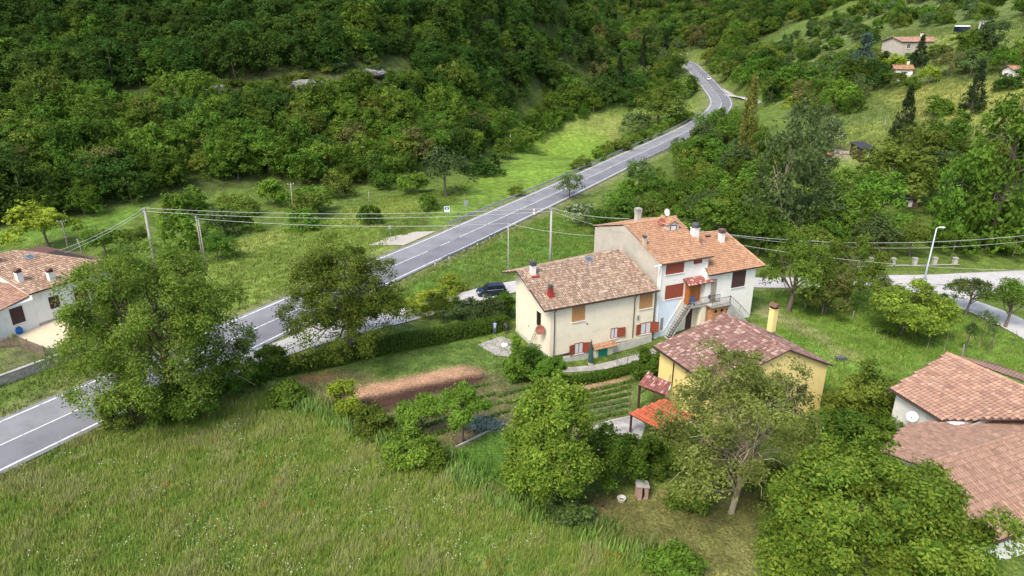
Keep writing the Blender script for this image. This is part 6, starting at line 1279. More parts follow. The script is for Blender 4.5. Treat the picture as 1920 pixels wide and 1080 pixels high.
# ------------------------------------------------------------------ cars and people
def car(p, rz, L, Wd, Hh, paint, label, simple=False):
    root = empty('parked_car' if not simple else 'moving_car', p, label, 'car'); root.rotation_euler = (0, 0, rz)
    # side profile (x forward), lower body then cabin
    lo = [(-.5, .22), (-.5, .45), (-.485, .60), (-.30, .64), (.20, .62), (.40, .56), (.485, .46), (.5, .30), (.49, .20), (-.49, .18)]
    cab = [(-.475, .60), (-.44, .90), (-.30, .985), (.0, 1.0), (.10, .965), (.27, .63)]
    mb = MB(); 
    def extr(mb_, prof, yk):
        V = []; n_ = len(prof)
        for j, (y, k) in enumerate(yk): V += [(x * L * k, y * Wd, z * Hh) for x, z in prof]
        F_ = [(j * n_ + i, j * n_ + (i + 1) % n_, (j + 1) * n_ + (i + 1) % n_, (j + 1) * n_ + i) for j in range(len(yk) - 1) for i in range(n_)]
        F_ += [tuple(range(n_))[::-1], tuple((len(yk) - 1) * n_ + i for i in range(n_))]; mb_.add(V, F_)
    extr(mb, lo, ((-.5, .93), (-.47, .985), (-.3, 1), (.3, 1), (.47, .985), (.5, .93)))
    def ct(y, k): return (y, k)
    V = []; n_ = len(cab)
    for s_ in (-1, 1): V += [(x * L, s_ * Wd * (.46 - .10 * (z - .6) / .4), z * Hh) for x, z in cab]
    mb.add(V, [(i, (i + 1) % n_, (i + 1) % n_ + n_, i + n_) for i in range(n_)] + [tuple(range(n_))[::-1], tuple(range(n_, 2 * n_))])
    mb.build('body', paint, root, local=True)
    mb = MB()
    for s_ in (-1, 1):
        wy = lambda z: s_ * (Wd * (.46 - .10 * (z - .6) / .4) + .012)
        for (xa, xb, xc, xd) in ((-.40, -.20, -.20, -.36), (-.18, .02, .02, -.18), (.04, .22, .09, .04)):
            mb.add([(xa * L, wy(.65), .65 * Hh), (xb * L, wy(.65), .65 * Hh), (xc * L, wy(.92), .92 * Hh), (xd * L, wy(.92), .92 * Hh)], [(0, 1, 2, 3), (3, 2, 1, 0)])
    mb.build('side_window', M['carglass'], root, local=True)
    mb = MB(); mb.add([(.275 * L, -.42 * Wd, .645 * Hh), (.275 * L, .42 * Wd, .645 * Hh), (.115 * L, .36 * Wd, .965 * Hh), (.115 * L, -.36 * Wd, .965 * Hh)], [(0, 1, 2, 3)]); mb.build('windscreen', M['carglass'], root, local=True)
    mb = MB(); mb.add([(-.482 * L, -.40 * Wd, .64 * Hh), (-.482 * L, .40 * Wd, .64 * Hh), (-.450 * L, .36 * Wd, .90 * Hh), (-.450 * L, -.36 * Wd, .90 * Hh)], [(3, 2, 1, 0)]); mb.build('rear_window', M['carglass'], root, local=True)
    for x in (-.31, .31):
        for s_ in (-1, 1):
            mb = MB(); mb.lathe((x * L, s_ * (Wd * .5 - .09), .32), [(.01, -.1), (.30, -.1), (.33, -.06), (.33, .06), (.30, .1), (.01, .1)], 18, ax=(0, 1, 0)); wo_ = mb.build('wheel', M['rubber'], root, local=True)
            mb = MB(); mb.lathe((x * L, s_ * (Wd * .5 + .015), .32), [(.01, .0), (.2, .0), (.2, .012), (.01, .012)], 12, ax=(0, s_, 0)); mb.build('rim', M['galv'], wo_, local=True)
    for s_ in (-1, 1):
        mb = MB(); mb.box((.475 * L, s_ * Wd * .36, .50 * Hh), (.06, .14, .07)); mb.build('headlight', M['headl'], root, local=True)
        mb = MB(); mb.box((-.492 * L, s_ * Wd * .42, .58 * Hh), (.03, .07, .14)); mb.build('tail_light', M['redp'], root, local=True)
        mb = MB(); mb.box((.20 * L, s_ * (Wd * .5 + .08), .66 * Hh), (.06, .09, .06)); mb.build('mirror', paint, root, local=True)
        mb = MB(); mb.box((-.08 * L, s_ * (Wd * .465 + .02), .635 * Hh), (.30 * L, .012, .018)); mb.build('window_trim', M['headl'], root, local=True)
    mb = MB(); mb.box((.497 * L, 0, .28 * Hh), (.02, .26, .055)); mb.build('number_plate', M['whitep'], root, local=True)
p = gnd(921, 554); car(p, R(180 + 14), 4.1, 1.72, 1.60, M['carblue'], 'dark blue hatchback parked on the lane beside the cream house')
k = int(np.argmin((ru - 1318) ** 2 + (rv - 154) ** 2)); p = offset(road, 1.7)[k]; tv = road[k - 1] - road[k + 1]; car(p, math.atan2(tv[1], tv[0]), 4.3, 1.8, 1.5, M['whitep'], 'small white car driving down the far straight road')
def person(p, rz, label, pose, top, bottom, sc_=1.0):
    root = empty('person', p, label, 'person'); root.rotation_euler = (0, 0, rz)
    J = pose; names = list(J); me = bpy.data.meshes.new('body'); idx_ = {n_: i for i, n_ in enumerate(names)}
    E_ = [('pelvis', 'belly'), ('belly', 'chest'), ('chest', 'neck'), ('neck', 'head'), ('head', 'crown_'), ('chest', 'shL'), ('shL', 'elL'), ('elL', 'wrL'), ('wrL', 'haL'), ('chest', 'shR'), ('shR', 'elR'), ('elR', 'wrR'), ('wrR', 'haR'),
        ('pelvis', 'hiL'), ('hiL', 'knL'), ('knL', 'anL'), ('anL', 'toL'), ('pelvis', 'hiR'), ('hiR', 'knR'), ('knR', 'anR'), ('anR', 'toR')]
    me.from_pydata([tuple(np.array(J[n_]) * sc_) for n_ in names], [(idx_[a], idx_[b]) for a, b in E_], []); o = bpy.data.objects.new('body', me); S.collection.objects.link(o); o.parent = root
    sk = o.modifiers.new('skin', 'SKIN'); RD = dict(pelvis=.15, belly=.135, chest=.155, neck=.055, head=.095, crown_=.085, sh=.07, el=.048, wr=.034, ha=.04, hi=.095, kn=.062, an=.042, to=.045)
    for n_, i in idx_.items():
        key = n_[:2] if n_[-1] in 'LR' else n_; r_ = RD.get(key, .05) * sc_; me.skin_vertices[0].data[i].radius = (r_, r_ * (.8 if n_ in ('chest', 'belly', 'pelvis') else 1))
    me.skin_vertices[0].data[0].use_root = True; sb = o.modifiers.new('sub', 'SUBSURF'); sb.levels = 2; sb.render_levels = 2
    m_ = bpy.data.materials.new('body_' + label[:8]); m_.use_nodes = True; t2 = m_.node_tree; N2 = t2.nodes; L2 = t2.links; tc_ = N2.new('ShaderNodeTexCoord'); sx = N2.new('ShaderNodeSeparateXYZ'); L2.new(tc_.outputs['Object'], sx.inputs[0]); cr = N2.new('ShaderNodeValToRGB'); cr.color_ramp.interpolation = 'CONSTANT'
    L2.new(sx.outputs['Z'], cr.inputs[0]); cr.color_ramp.elements[0].color = (.04, .035, .03, 1); cr.color_ramp.elements[1].position = .09; cr.color_ramp.elements[1].color = (*bottom, 1)
    for po, c_ in ((J['pelvis'][2] * sc_ * .98, top),): e_ = cr.color_ramp.elements.new(min(.99, po)); e_.color = (*c_, 1)
    L2.new(cr.outputs[0], N2['Principled BSDF'].inputs['Base Color']); N2['Principled BSDF'].inputs['Roughness'].default_value = .9; me.materials.append(m_)
    h = np.array(J['head']) * sc_; f = np.array([1, 0, 0]); mb = MB()
    mb.lathe(h + [0, 0, -.13 * sc_], [(.01, 0), (.06, .01), (.075, .07), (.088, .13), (.085, .2), (.05, .25), (.01, .265)], 14); hd_ = mb.build('head', M['skin'], root, local=True, smooth=True)
    mb = MB(); mb.lathe(h + [-.012, 0, -.0], [(.094, -.03), (.097, .05), (.088, .10), (.05, .135), (.01, .145)], 14); mb.build('hair', M['hair'], root, local=True, smooth=True)
    mb = MB(); mb.box(h + [.088, 0, -.02], (.018, .012, .022)); mb.build('nose', M['skin'], hd_, local=True)
    for s_ in 'LR':
        w_ = np.array(J['wr' + s_]) * sc_; e_ = np.array(J['ha' + s_]) * sc_; d = unit(e_ - w_); sd__ = np.cross(d, [0, 0, 1]); sd__ = unit(sd__ if np.linalg.norm(sd__) > .1 else np.array([0, 1., 0])); mb = MB()
        mb.tube([w_, e_ * .5 + w_ * .5, e_], [.032, .042, .036], 8)
        for q_, l_ in ((-1.5, .055), (-.5, .07), (.5, .075), (1.5, .065)): b0 = e_ + sd__ * q_ * .018; mb.tube([b0 - d * .01, b0 + d * l_ * .5, b0 + d * l_ + np.cross(sd__, d) * .015], [.010, .009, .007], 6)
        b0 = w_ + (e_ - w_) * .35 + sd__ * .035; mb.tube([b0, b0 + sd__ * .025 + d * .03, b0 + sd__ * .03 + d * .06], [.011, .010, .008], 6); mb.build('hand', M['skin'], root, local=True)
    return root
stand = dict(pelvis=(0, 0, .92), belly=(.03, 0, 1.06), chest=(.10, 0, 1.30), neck=(.17, 0, 1.46), head=(.22, 0, 1.58), crown_=(.235, 0, 1.66), shL=(.12, .19, 1.38), elL=(.20, .25, 1.13), wrL=(.40, .20, 1.02), haL=(.48, .18, 1.0), shR=(.12, -.19, 1.38), elR=(.22, -.25, 1.13), wrR=(.42, -.18, 1.04), haR=(.50, -.16, 1.03),
    hiL=(0, .10, .88), knL=(.04, .12, .49), anL=(.0, .12, .08), toL=(.15, .13, .035), hiR=(0, -.10, .88), knR=(.06, -.12, .49), anR=(.03, -.12, .08), toR=(.18, -.13, .035))
person(gnd(928, 628), R(100), 'person in a lilac-blue shirt and grey trousers tending the hedge', stand, (.30, .34, .55), (.13, .14, .19))
bend = dict(stand); bend.update(belly=(.09, 0, 1.02), chest=(.30, 0, 1.16), neck=(.44, 0, 1.24), head=(.55, 0, 1.28), crown_=(.60, 0, 1.33), shL=(.34, .19, 1.2), elL=(.42, .24, .96), wrL=(.52, .18, .74), haL=(.56, .16, .66), shR=(.34, -.19, 1.2), elR=(.44, -.24, .96), wrR=(.54, -.16, .74), haR=(.58, -.14, .66))
person(gnd(950, 627), R(120), 'person in dark clothes bending beside the cream gable wall', bend, (.06, .045, .05), (.03, .03, .04))

# ------------------------------------------------------------------ small things round the houses
lad = wallbase = g_.px(991, 655)
root = empty('ladder', g_.P(g_.px(989, 655, .9)[0], -.2, .9), 'wooden ladder leaning on the cream gable wall under the open doorway', 'ladder')
a0 = g_.P(g_.px(988, 657, .9)[0], float(Hgt(*g_.P(g_.px(988, 657, .9)[0], 0, .9)[:2])), .9); a1 = g_.P(g_.px(1007, 613, .08)[0], g_.px(1007, 613, .08)[1], .1); sdv = g_.P(.36, 0) - g_.P(0, 0)
for k in (0, 1): mb = MB(); mb.tube([a0 + sdv * k, a1 + sdv * k], .045, 6); mb.build('rail', M['postwood'], root)
for k in range(1, 10): mb = MB(); q = a0 + (a1 - a0) * k / 10; mb.tube([q, q + sdv], .022, 5); mb.build('rung', M['postwood'], root)
p = gnd(1107, 684); root = empty('garden_parasol', p, 'closed dark green parasol standing against the cream house between window and hatch', 'parasol')
mb = MB(); mb.tube([p, p + [0, 0, 3.1]], .035, 8); mb.build('pole', M['postwood'], root)
mb = MB(); mb.lathe(p, [(.30, .35), (.33, .5), (.24, 1.3), (.14, 2.2), (.05, 2.95), (.01, 3.02)], 12); mb.build('folded_canopy', M['green'], root); mb = MB(); mb.lathe(p, [(.32, 0), (.32, .08), (.06, .12), (.06, .3)], 14); mb.build('base', M['concrete'], root)
def meshfence(P, h, label, n_posts, m_post, m_net, thing='wire_fence', wires=10, vstep=.5, r=.012, pr=.04, slats=False):
    P = [np.array(q, float) for q in P]; root = empty(thing, P[0], label, 'fence'); mb = MB()
    for a, b in zip(P[:-1], P[1:]):
        L_ = np.linalg.norm(b - a)
        for k in range(wires): z = h * (k + .5) / wires; mb.tube([a + [0, 0, z], b + [0, 0, z]], r if not slats else .045, 4, caps=False)
        if vstep:
            for k in range(int(L_ / vstep)): q = a + (b - a) * (k + .5) * vstep / L_; mb.tube([q + [0, 0, .03], q + [0, 0, h - .03]], r * .8, 4, caps=False)
    mb.build('mesh' if not slats else 'slats', m_net, root)
    for k in range(n_posts):
        s_ = k / max(1, n_posts - 1) * (len(P) - 1); i = min(int(s_), len(P) - 2); q = P[i] + (P[i + 1] - P[i]) * (s_ - i); mb = MB(); mb.tube([q - [0, 0, .1], q + [0, 0, h + .08]], pr, 6); mb.build('post', m_post, root)
    return root
meshfence([gnd(1156, 694), gnd(1185, 688), gnd(1225, 676)], 1.7, 'wire mesh fence on posts in front of the hatch side of the cream house', 4, M['galv'], M['net'], wires=8, vstep=.4)
meshfence([gnd(1068, 790), gnd(1120, 782), gnd(1180, 764)], 1.3, 'thin wire fence between vegetable garden and yellow house patio', 4, M['fencewood'], M['net'], wires=5, vstep=0, r=.01)
meshfence([gnd(-20, 655), gnd(40, 650), gnd(85, 668)], 1.25, 'weathered horizontal board fence in front of the left house yard', 4, M['fencewood'], M['fencewood'], 'board_fence', wires=8, vstep=0, slats=True, pr=.07)
meshfence([gnd(85, 668), gnd(130, 656), gnd(165, 640)], 1.2, 'dark mesh fence beside the biggest tree next to the board fence', 4, M['galv'], M['net'], wires=9, vstep=.3)
a, b_ = gnd(-60, 748), gnd(190, 655); mb = MB(); d = (b_ - a); d[2] = 0; L_ = np.linalg.norm(d); an_ = math.atan2(d[1], d[0]); c = (a + b_) / 2
root = empty('retaining_wall', c, 'long low concrete wall with coping beside the road at the left edge', 'wall'); mb.box(c + [0, 0, .45], (L_ / 2, .13, .65), an_); mb.build('wall', M['stone'], root); mb = MB(); mb.box(c + [0, 0, 1.16], (L_ / 2 + .05, .2, .055), an_); mb.build('coping', M['concrete'], root)
p = gnd(38, 626); root = empty('plastic_barrel', p, 'bright blue plastic barrel in the yard of the left white house', 'barrel'); mb = MB(); mb.lathe(p, [(.01, 0), (.30, 0), (.36, .15), (.38, .4), (.36, .7), (.28, .82), (.01, .84)], 16); mb.build('drum', M['blue'], root, smooth=True); mb = MB(); mb.lathe(p, [(.01, .86), (.2, .86), (.2, .9), (.01, .9)], 12); mb.build('lid', M['capdark'], root)
p = gnd(22, 632); root = empty('watering_tub', p, 'small yellow tub left of the blue barrel', 'tub'); mb = MB(); mb.lathe(p, [(.01, 0), (.22, 0), (.30, .35), (.27, .35), (.20, .05), (.01, .05)], 14); mb.build('tub', M['yellowp'], root); mb = MB(); mb.tube([p + [-.28, 0, .33], p + [-.2, 0, .5], p + [.2, 0, .5], p + [.28, 0, .33]], .015, 5); mb.build('handle', M['galv'], root)
# brick barbecue, stone basin
p = gnd(1203, 934); root = empty('brick_barbecue', p, 'small pinkish brick barbecue with slanted slab top under the sparse tree', 'barbecue'); mb = MB()
mb.box(p + [-.28, 0, .55], (.14, .35, .6), .25); mb.box(p + [.22, .1, .55], (.16, .35, .6), .25); mb.box(p + [-.05, .25, .4], (.35, .1, .45), .25); mb.build('brickwork', mat('pink_brick', (.42, .27, .22), .9, .2, 4), root)
mb = MB(); q = p + [0, .05, 1.2]; mb.hexa([q + [-.55, -.42, .05], q + [.5, -.42, -.05], q + [.5, .45, -.05], q + [-.55, .45, .05], q + [-.55, -.42, .17], q + [.5, -.42, .05], q + [.5, .45, .05], q + [-.55, .45, .17]]); mb.build('slab', M['concrete'], root); mb = MB(); mb.box(p + [-.02, -.1, .62], (.09, .24, .3), .25); mb.build('fire_opening', M['dark'], root)
p = gnd(1165, 942); root = empty('stone_basin', p, 'round pale stone basin on the mown grass left of the barbecue', 'basin'); mb = MB(); mb.lathe(p, [(.01, 0), (.25, 0), (.36, .28), (.36, .34), (.30, .34), (.22, .12), (.01, .10)], 18); mb.build('bowl', mat('pale_stone', (.62, .60, .52), .8, .1, 5), root); mb = MB(); mb.lathe(p, [(.01, .13), (.2, .13)], 16); mb.build('soil', M['fencewood'], root)
p = gnd(1180, 868); root = empty('low_shed_roof', p, 'small pinkish sheet-roofed lean-to store beside the pale patio', 'shed'); mb = MB(); q = p + [0, 0, 1.4]; mb.hexa([q + [-.8, -.9, -.1], q + [.8, -.9, -.1], q + [.8, .9, .2], q + [-.8, .9, .2], q + [-.8, -.9, -.03], q + [.8, -.9, -.03], q + [.8, .9, .27], q + [-.8, .9, .27]]); mb.build('roof', mat('pink_sheet', (.36, .22, .20), .8, .2, 2), root); mb = MB(); mb.box(p + [0, .1, .6], (.7, .7, .68)); mb.build('wall', M['cream'], root); mb = MB(); mb.box(p + [0, -.61, .6], (.3, .015, .55)); mb.build('door', M['wood_dk'], root)
# plastic cover at the garden bed, stakes, kerb
p = gnd(905, 800); rr = np.random.RandomState(8); root = empty('netted_plants', p, 'bluish netting heap over plants beside the young fruit tree', 'garden netting')
P_ = p + rr.randn(1500, 3) * [.95, .55, .16] + [0, 0, .25]; V = leaf_quads(rr, P_ - np.array(root.location), unit(rr.randn(1500, 3) * .6 + [0, 0, 1]), .16, .3); o = bpy.data.objects.new('net', npmesh('net', V, np.arange(len(V)).reshape(-1, 4), [M['teal2']], np.ones((len(V), 3)))); S.collection.objects.link(o); o.parent = root
mb = MB()
for k in range(3): q = p + [-1 + k, 0, 0]; mb.tube([q + [0, -.6, 0], q + [0, -.4, .5], q + [0, 0, .7], q + [0, .4, .5], q + [0, .6, 0]], .012, 5, caps=False)
mb.build('hoop', M['galv'], root)
def kerb(line, label, w=.09, h=.12, name='stone_kerb'):
    P = catmull([gnd(u, v) for u, v in line], .5); mb = MB(); strip_top = offset(P, -w); sb_ = offset(P, w); m = len(P); V = np.concatenate([strip_top + [0, 0, h], sb_ + [0, 0, h], sb_ - [0, 0, .1], strip_top - [0, 0, .1]])
    mb.add(V, [(j * m + i, j * m + i + 1, ((j + 1) % 4) * m + i + 1, ((j + 1) % 4) * m + i) for i in range(m - 1) for j in range(4)] + [(0, m, 2 * m, 3 * m), (4 * m - 1, 3 * m - 1, 2 * m - 1, m - 1)]); setp(mb.build(name, M['concrete']), label, 'kerb')
kerb([(855, 840), (900, 818), (945, 796)], 'thin concrete kerb between the dark lawn and the netted bed')
kerb([(1112, 806), (1140, 792), (1190, 783)], 'pale kerb at the garden side of the concrete patio', .12)
kerb([(1113, 812), (1118, 840), (1128, 856)], 'kerb on the left side of the concrete patio')
for i, (u, v, h) in enumerate(((838, 868, 1.6), (846, 872, 1.4))): p = gnd(u, v); mb = MB(); mb.tube([p, p + [(-.1, .15)[i], 0, h]], [.05, .035], 6); setp(mb.build('wooden_stake', M['postwood']), ('left', 'right')[i] + ' one of two leaning wooden stakes at the field margin', 'stake')
p = gnd(912, 660) + [0, 0, 0]
p = gnd(946, 650); root = empty('garden_heap', p, 'white bag lying by the corner of the cream gable', 'bag'); mb = MB(); mb.lathe(p, [(.01, 0), (.4, .02), (.45, .15), (.3, .32), (.1, .38), (.01, .4)], 10); mb.build('sack', M['whitep'], root, smooth=True); mb = MB(); mb.tube([p + [.0, 0, .36], p + [.05, 0, .5]], [.05, .02], 6); mb.build('tie', M['postwood'], root)
p = gnd(758, 808); root = empty('yellow_cloth_bundle', p, 'pale yellow cloth hanging on a stick in the garden shrubs', 'cloth'); mb = MB(); mb.tube([p, p + [0, 0, 1.3]], .025, 6); mb.build('stick', M['postwood'], root); mb = MB(); mb.lathe(p + [.0, 0, .75], [(.2, 0), (.17, .2), (.1, .5), (.02, .6)], 10); mb.build('cloth', M['yellowp'], root)
# timber posts in the orchard
for i, (u, v, h, lab) in enumerate(((1509, 582, 1.5, 'left grey timber post under the three trees'), (1541, 590, 1.4, 'middle grey timber post under the three trees'), (1597, 600, 1.2, 'grey timber post between the three trees and the round tree'), (1804, 668, 1.5, 'pale split post just above the clay roof peak'), (1640, 628, 1.0, 'short post under the left side of the round tree'), (1742, 640, 1.1, 'thin post right of the round tree'),
        (1776, 640, 1.2, 'thin vine stake in the middle of the right slope'), (1834, 655, 1.2, 'vine stake left of the forked young tree'), (1898, 648, 1.5, 'dark round post near the right edge'), (1862, 652, 1.3, 'leaning stake between vine stake and dark post'), (1738, 655, .8, 'pale stump-like stake below the round tree'), (1815, 645, 1.0, 'short stake above the clay roof'), (1770, 660, 1.0, 'lowest thin stake above the clay roof'))):
    p = gnd(u, v); mb = MB(); mb.tube([p - [0, 0, .1], p + [.05 * (i % 3 - 1), 0, h * .5], p + [.1 * (i % 3 - 1), 0, h]], [.09, .08, .06] if i < 4 else [.045, .04, .03], 7); setp(mb.build('timber_post', M['postwood'] if i != 8 else M['fencewood']), lab, 'post', 'posts on the right grass slope')
for i, (u, v, w, h, lab) in enumerate(((1838, 640, 34, 64, 'thin sapling between the airy tree and the forked tree'), (1808, 662, 22, 66, 'very slim sapling above the right clay roof'), (1850, 665, 26, 78, 'tall bare-stemmed sapling on the right slope'), (1770, 580, 40, 32, 'small dark bush beside the lane right of the round tree'), (1662, 630, 40, 26, 'low bush under the round tree'), (1735, 625, 50, 30, 'low reddish bush at the right foot of the round tree'))):
    hh('sapling' if i < 3 else 'bush', u, v, w, h, lab, cat='sapling' if i < 3 else 'bush', seed=200 + i, n=900 if i < 3 else 2200, nl=14, lr=.3, ls=.10, cl=.16, gap=.4, trunk_frac=.7 if i < 3 else 0, low=-.3, leafm=LM['grey' if i < 3 else ('wood' if i < 5 else 'brown')], limbs=9, tr=.045)
# stone posts and low parapet behind the side lane
for i, u in enumerate((1632, 1673, 1714, 1751, 1789)):
    p = gnd(u, 497 - (i > 2) * 1); root = empty('stone_post', p, '%s of the five pale stone posts behind the side lane, counted from the left' % ORD[i], 'post', 'stone posts behind the side lane'); mb = MB(); mb.box(p + [0, 0, .5], (.28, .28, .55), taper=.92); mb.build('shaft', M['concrete'], root); mb = MB(); mb.box(p + [0, 0, 1.1], (.34, .34, .07)); mb.build('cap', M['concrete'], root)
a, b_ = gnd(1612, 503), gnd(1800, 499); mb = MB(); d = b_ - a; mb.box((a + b_) / 2 + [0, .3, .15], (np.linalg.norm(d) / 2, .12, .02), math.atan2(d[1], d[0])); setp(mb.build('low_parapet', M['concrete']), 'low overgrown parapet linking the stone posts', 'parapet')
for i, (u, v) in enumerate(((1576, 676),)): p = gnd(u, v); root = empty('water_trough', p, 'dark trough lying on the grass right of the yellow house', 'trough'); mb = MB(); mb.box(p + [0, 0, .15], (.6, .25, .15)); mb.build('tub', M['capdark'], root); mb = MB(); mb.box(p + [0, 0, .31], (.54, .2, .012)); mb.build('water', M['glass'], root)

# ------------------------------------------------------------------ far buildings and rocks
def farhouse(u, v, wpx, depth, h, rise, pal, label, rz=0, wall=None, name='house', win=True, chim=True, wallname='white'):
    p, Wd, _ = sized(u, v, wpx, 10); p = p - [0, 0, .4]; root = empty(name, p, label, 'house' if 'shed' not in name else 'shed'); c_, s_ = math.cos(rz), math.sin(rz)
    q = lambda x, y, z: np.array([p[0] + x * c_ - y * s_, p[1] + x * s_ + y * c_, p[2] + z]); w2, d2 = Wd / 2, depth / 2
    body(root, [(*q(-w2 + .4, -d2 + .4, 0)[:2], p[2] + h), (*q(w2 - .4, -d2 + .4, 0)[:2], p[2] + h), (*q(w2 - .4, 0, 0)[:2], p[2] + h + rise - .15), (*q(w2 - .4, d2 - .4, 0)[:2], p[2] + h), (*q(-w2 + .4, d2 - .4, 0)[:2], p[2] + h), (*q(-w2 + .4, 0, 0)[:2], p[2] + h + rise - .15)], p[2] - 1.5, wall or M[wallname])
    roof(root, [q(-w2, -d2, h), q(w2, -d2, h), q(w2, 0, h + rise), q(-w2, 0, h + rise)], pal, w=.5, l=.6, h=.1, seed=41); roof(root, [q(w2, d2, h), q(-w2, d2, h), q(-w2, 0, h + rise), q(w2, 0, h + rise)], pal, name='rear_roof', w=.5, l=.6, h=.1, seed=42)
    if win:
        wl = Wl(q(-w2 + .4, -d2 + .4, 0), math.degrees(rz)); nW = max(1, int(Wd / 4))
        for k in range(nW): t0 = (Wd - .8) * (k + .5) / nW - .6; framed(root, wl, t0, t0 + 1.2, p[2] + 1.0, p[2] + 2.2, M['whitep'], M['dark'], bars=1)
    if chim: chimney(root, q(w2 * .5, .3, h + rise - .4), 1.4, .6, M['white'], 'flat', M['tilebase'], rz)
    return root
farhouse(1706, 94, 88, 9, 2.8, 1.3, 'clay', 'long villa with pinkish tile roof high on the right slope', R(14), wallname='grey')
farhouse(1688, 146, 36, 5, 2.8, 1.1, 'orange', 'small white house with orange roof half hidden by trees on the right slope', R(-12))
farhouse(1895, 142, 22, 4, 1.8, .9, 'orange', 'tiny hut with orange roof at the right edge above the meadow', R(10), chim=False)
farhouse(1240, 142, 26, 5, 3.0, 1.0, 'brown', 'pale ruined house among trees in the far valley', R(20), wallname='cream', chim=False)
def shed(u, v, wpx, dep_, h, m_roof, m_wall, label, rz=0, slope=.5):
    p, Wd, _ = sized(u, v, wpx, 10); root = empty('garden_shed', p, label, 'shed'); c_, s_ = math.cos(rz), math.sin(rz); q = lambda x, y, z: np.array([p[0] + x * c_ - y * s_, p[1] + x * s_ + y * c_, p[2] + z]); w2, d2 = Wd / 2, dep_ / 2
    mb = MB(); mb.hexa([q(-w2 + .2, -d2 + .2, -.5), q(w2 - .2, -d2 + .2, -.5), q(w2 - .2, d2 - .2, -.5), q(-w2 + .2, d2 - .2, -.5), q(-w2 + .2, -d2 + .2, h), q(w2 - .2, -d2 + .2, h), q(w2 - .2, d2 - .2, h + slope), q(-w2 + .2, d2 - .2, h + slope)]); mb.build('wall', m_wall, root)
    mb = MB(); mb.hexa([q(-w2, -d2 - .3, h), q(w2, -d2 - .3, h), q(w2, d2 + .2, h + slope), q(-w2, d2 + .2, h + slope), q(-w2, -d2 - .3, h + .1), q(w2, -d2 - .3, h + .1), q(w2, d2 + .2, h + slope + .1), q(-w2, d2 + .2, h + slope + .1)]); mb.build('roof', m_roof, root)
    mb = MB(); mb.hexa([q(-.4, -d2 + .14, 0), q(.4, -d2 + .14, 0), q(.4, -d2 + .19, 0), q(-.4, -d2 + .19, 0), q(-.4, -d2 + .14, h * .85), q(.4, -d2 + .14, h * .85), q(.4, -d2 + .19, h * .85), q(-.4, -d2 + .19, h * .85)]); mb.build('door', M['whitep'], root)
shed(1614, 297, 32, 4.0, 2.3, M['tarp'], M['wood_dk'], 'dark-roofed shed with a pale door on the terrace above the stream', R(15), 1.0)
shed(1541, 303, 26, 3, 1.8, mat('rust_sheet', (.42, .19, .12), .8, .3, 2), M['stone'], 'rusty pink-roofed hut in the rubble ground', R(-10), .5)
shed(1728, 302, 24, 3, 1.8, M['tarp'], M['wood_dk'], 'small dark hut half hidden left of the huge poplar', R(5), .4)
shed(1700, 386, 34, 2.5, 1.6, M['tarp'], M['fencewood'], 'low dark store on the grass under the olive tree', R(0), .3)
def rock(p, s_, label, seed, name='rock_outcrop', m_=None):
    import bmesh
    rr = np.random.RandomState(seed); bm = bmesh.new(); bmesh.ops.create_icosphere(bm, subdivisions=4, radius=1)
    for v_ in bm.verts:
        c = np.array(v_.co); c = np.round(c * 2.2 + .35 * np.sin(c[[1, 2, 0]] * 5 + seed)) / 2.2 * .35 + c * .65 + .05 * rr.randn(3); v_.co = c * np.array(s_)
    me = bpy.data.meshes.new(name); bm.to_mesh(me); bm.free(); me.materials.append(m_ or RK); o = bpy.data.objects.new(name, me); S.collection.objects.link(o); o.location = tuple(float(t) for t in p); setp(o, label, 'rock')
RK = mat('grey_rock', (.25, .235, .225), .95, .25, 1.2, bump=.8, bscale=2, dirt=((.12, .12, .09), 1.5, .5, .75))
for i, (u, v, sx_, sy_, sz_, lab) in enumerate(((385, 178, 4.5, 2.0, 2.2, 'leftmost grey rock outcrop on the left slope'), (413, 172, 2.2, 1.6, 3.0, 'narrow upright rock right of the leftmost outcrop'), (578, 160, 4.2, 2.0, 2.4, 'pale grey rock face in the middle of the left slope'), (700, 137, 3.4, 2.0, 2.0, 'pale boulder near the top of the scrub gap'), (355, 180, 2.5, 1.5, 1.5, 'small rock at the left end of the scrub gap'), (1105, 92, 2.6, 2, 3.2, 'brownish rock in the wood at the valley end'))):
    rock(gnd(u, v) + [0, -1.2, .1], (sx_ * 1.15, sy_, sz_ * .62), lab, i + 3)
for i, (u, v, s_, lab) in enumerate(((1560, 285, (2.5, 1.2, .5), 'long low heap of stone rubble beside the rusty hut'), (1548, 296, (1.0, .7, .6), 'pale stone pile in front of the rusty hut'), (1585, 288, (1.6, .8, .4), 'flat rubble heap between the two huts'), (1520, 292, (1.2, .8, .6), 'bluish grey junk pile left of the rusty hut'))): rock(gnd(u, v) + [0, 0, .1], s_, lab, 30 + i, 'rubble_heap', mat('rubble_%d' % i, (.40, .33, .29) if i != 3 else (.36, .40, .44), .95, .35, 3))
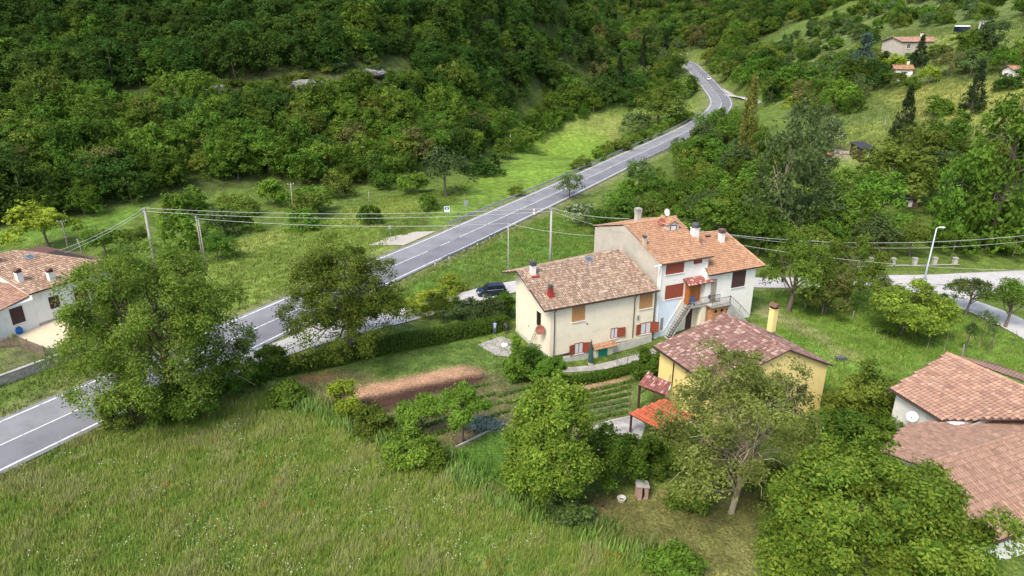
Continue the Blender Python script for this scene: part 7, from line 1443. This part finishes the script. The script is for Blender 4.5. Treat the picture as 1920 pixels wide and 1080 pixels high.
# caravan and vehicles beyond the villa
p, Wd, _ = sized(1802, 62, 22, 10); root = empty('parked_caravan', p, 'white-topped dark van-like trailer beside the villa on the right slope', 'trailer'); mb = MB(); mb.box(p + [0, 0, 1.0], (Wd / 2, 1.1, .7), R(10)); mb.build('body', M['carblue'], root); mb = MB(); mb.box(p + [0, 0, 1.85], (Wd / 2, 1.12, .16), R(10), taper=.9); mb.build('roof', M['whitep'], root)
for s_ in (-1, 1): mb = MB(); mb.lathe(p + [s_ * Wd * .3, -1.25, .3], [(.01, 0), (.34, 0), (.34, .2), (.01, .2)], 12, ax=(0, 1, 0)); mb.build('wheel', M['rubber'], root)
p, Wd, _ = sized(1846, 56, 15, 10); root = empty('white_hut', p, 'small whitish hut right of the trailer on the right slope', 'hut'); mb = MB(); mb.box(p + [0, 0, 1.0], (Wd / 2, 1.2, 1.2)); mb.build('wall', M['white'], root); mb = MB(); mb.box(p + [0, 0, 2.3], (Wd / 2 + .2, 1.4, .08)); mb.build('roof', M['concrete'], root); mb = MB(); mb.box(p + [0, -1.21, .7], (.4, .02, .8)); mb.build('door', M['wood_dk'], root)
for i, (u, v, w, h, k, lab_) in enumerate(((1672, 168, 44, 36, 'olive', 'olive tree just in front of the small orange-roofed house'), (1705, 172, 34, 30, 'wood', 'green tree right in front of the small orange-roofed house'), (1665, 112, 30, 18, 'wood', 'tree below the left end of the long villa'), (1712, 112, 34, 14, 'bright', 'tree below the middle of the long villa'), (1756, 106, 34, 24, 'wood', 'tree below the right end of the long villa'), (1890, 168, 50, 30, 'darkshrub', 'bush in front of the tiny orange-roofed hut'), (1808, 84, 40, 26, 'wood', 'tree below the trailer'), (1235, 160, 36, 26, 'wood', 'tree in front of the pale ruined house'))):
    hp('garden_tree', u, v, w, h, k, lab_)
# fragment of bridge parapet where the road vanishes
p = gnd(1278, 104); root = empty('far_parapet', p, 'pale parapet wall above the end of the far road', 'wall'); mb = MB(); mb.box(p + [0, 0, .5], (4.5, .3, .6), .1); mb.build('wall', M['gravel'], root); mb = MB(); mb.box(p + [0, 0, 1.16], (4.7, .4, .06), .1); mb.build('coping', M['concrete'], root)
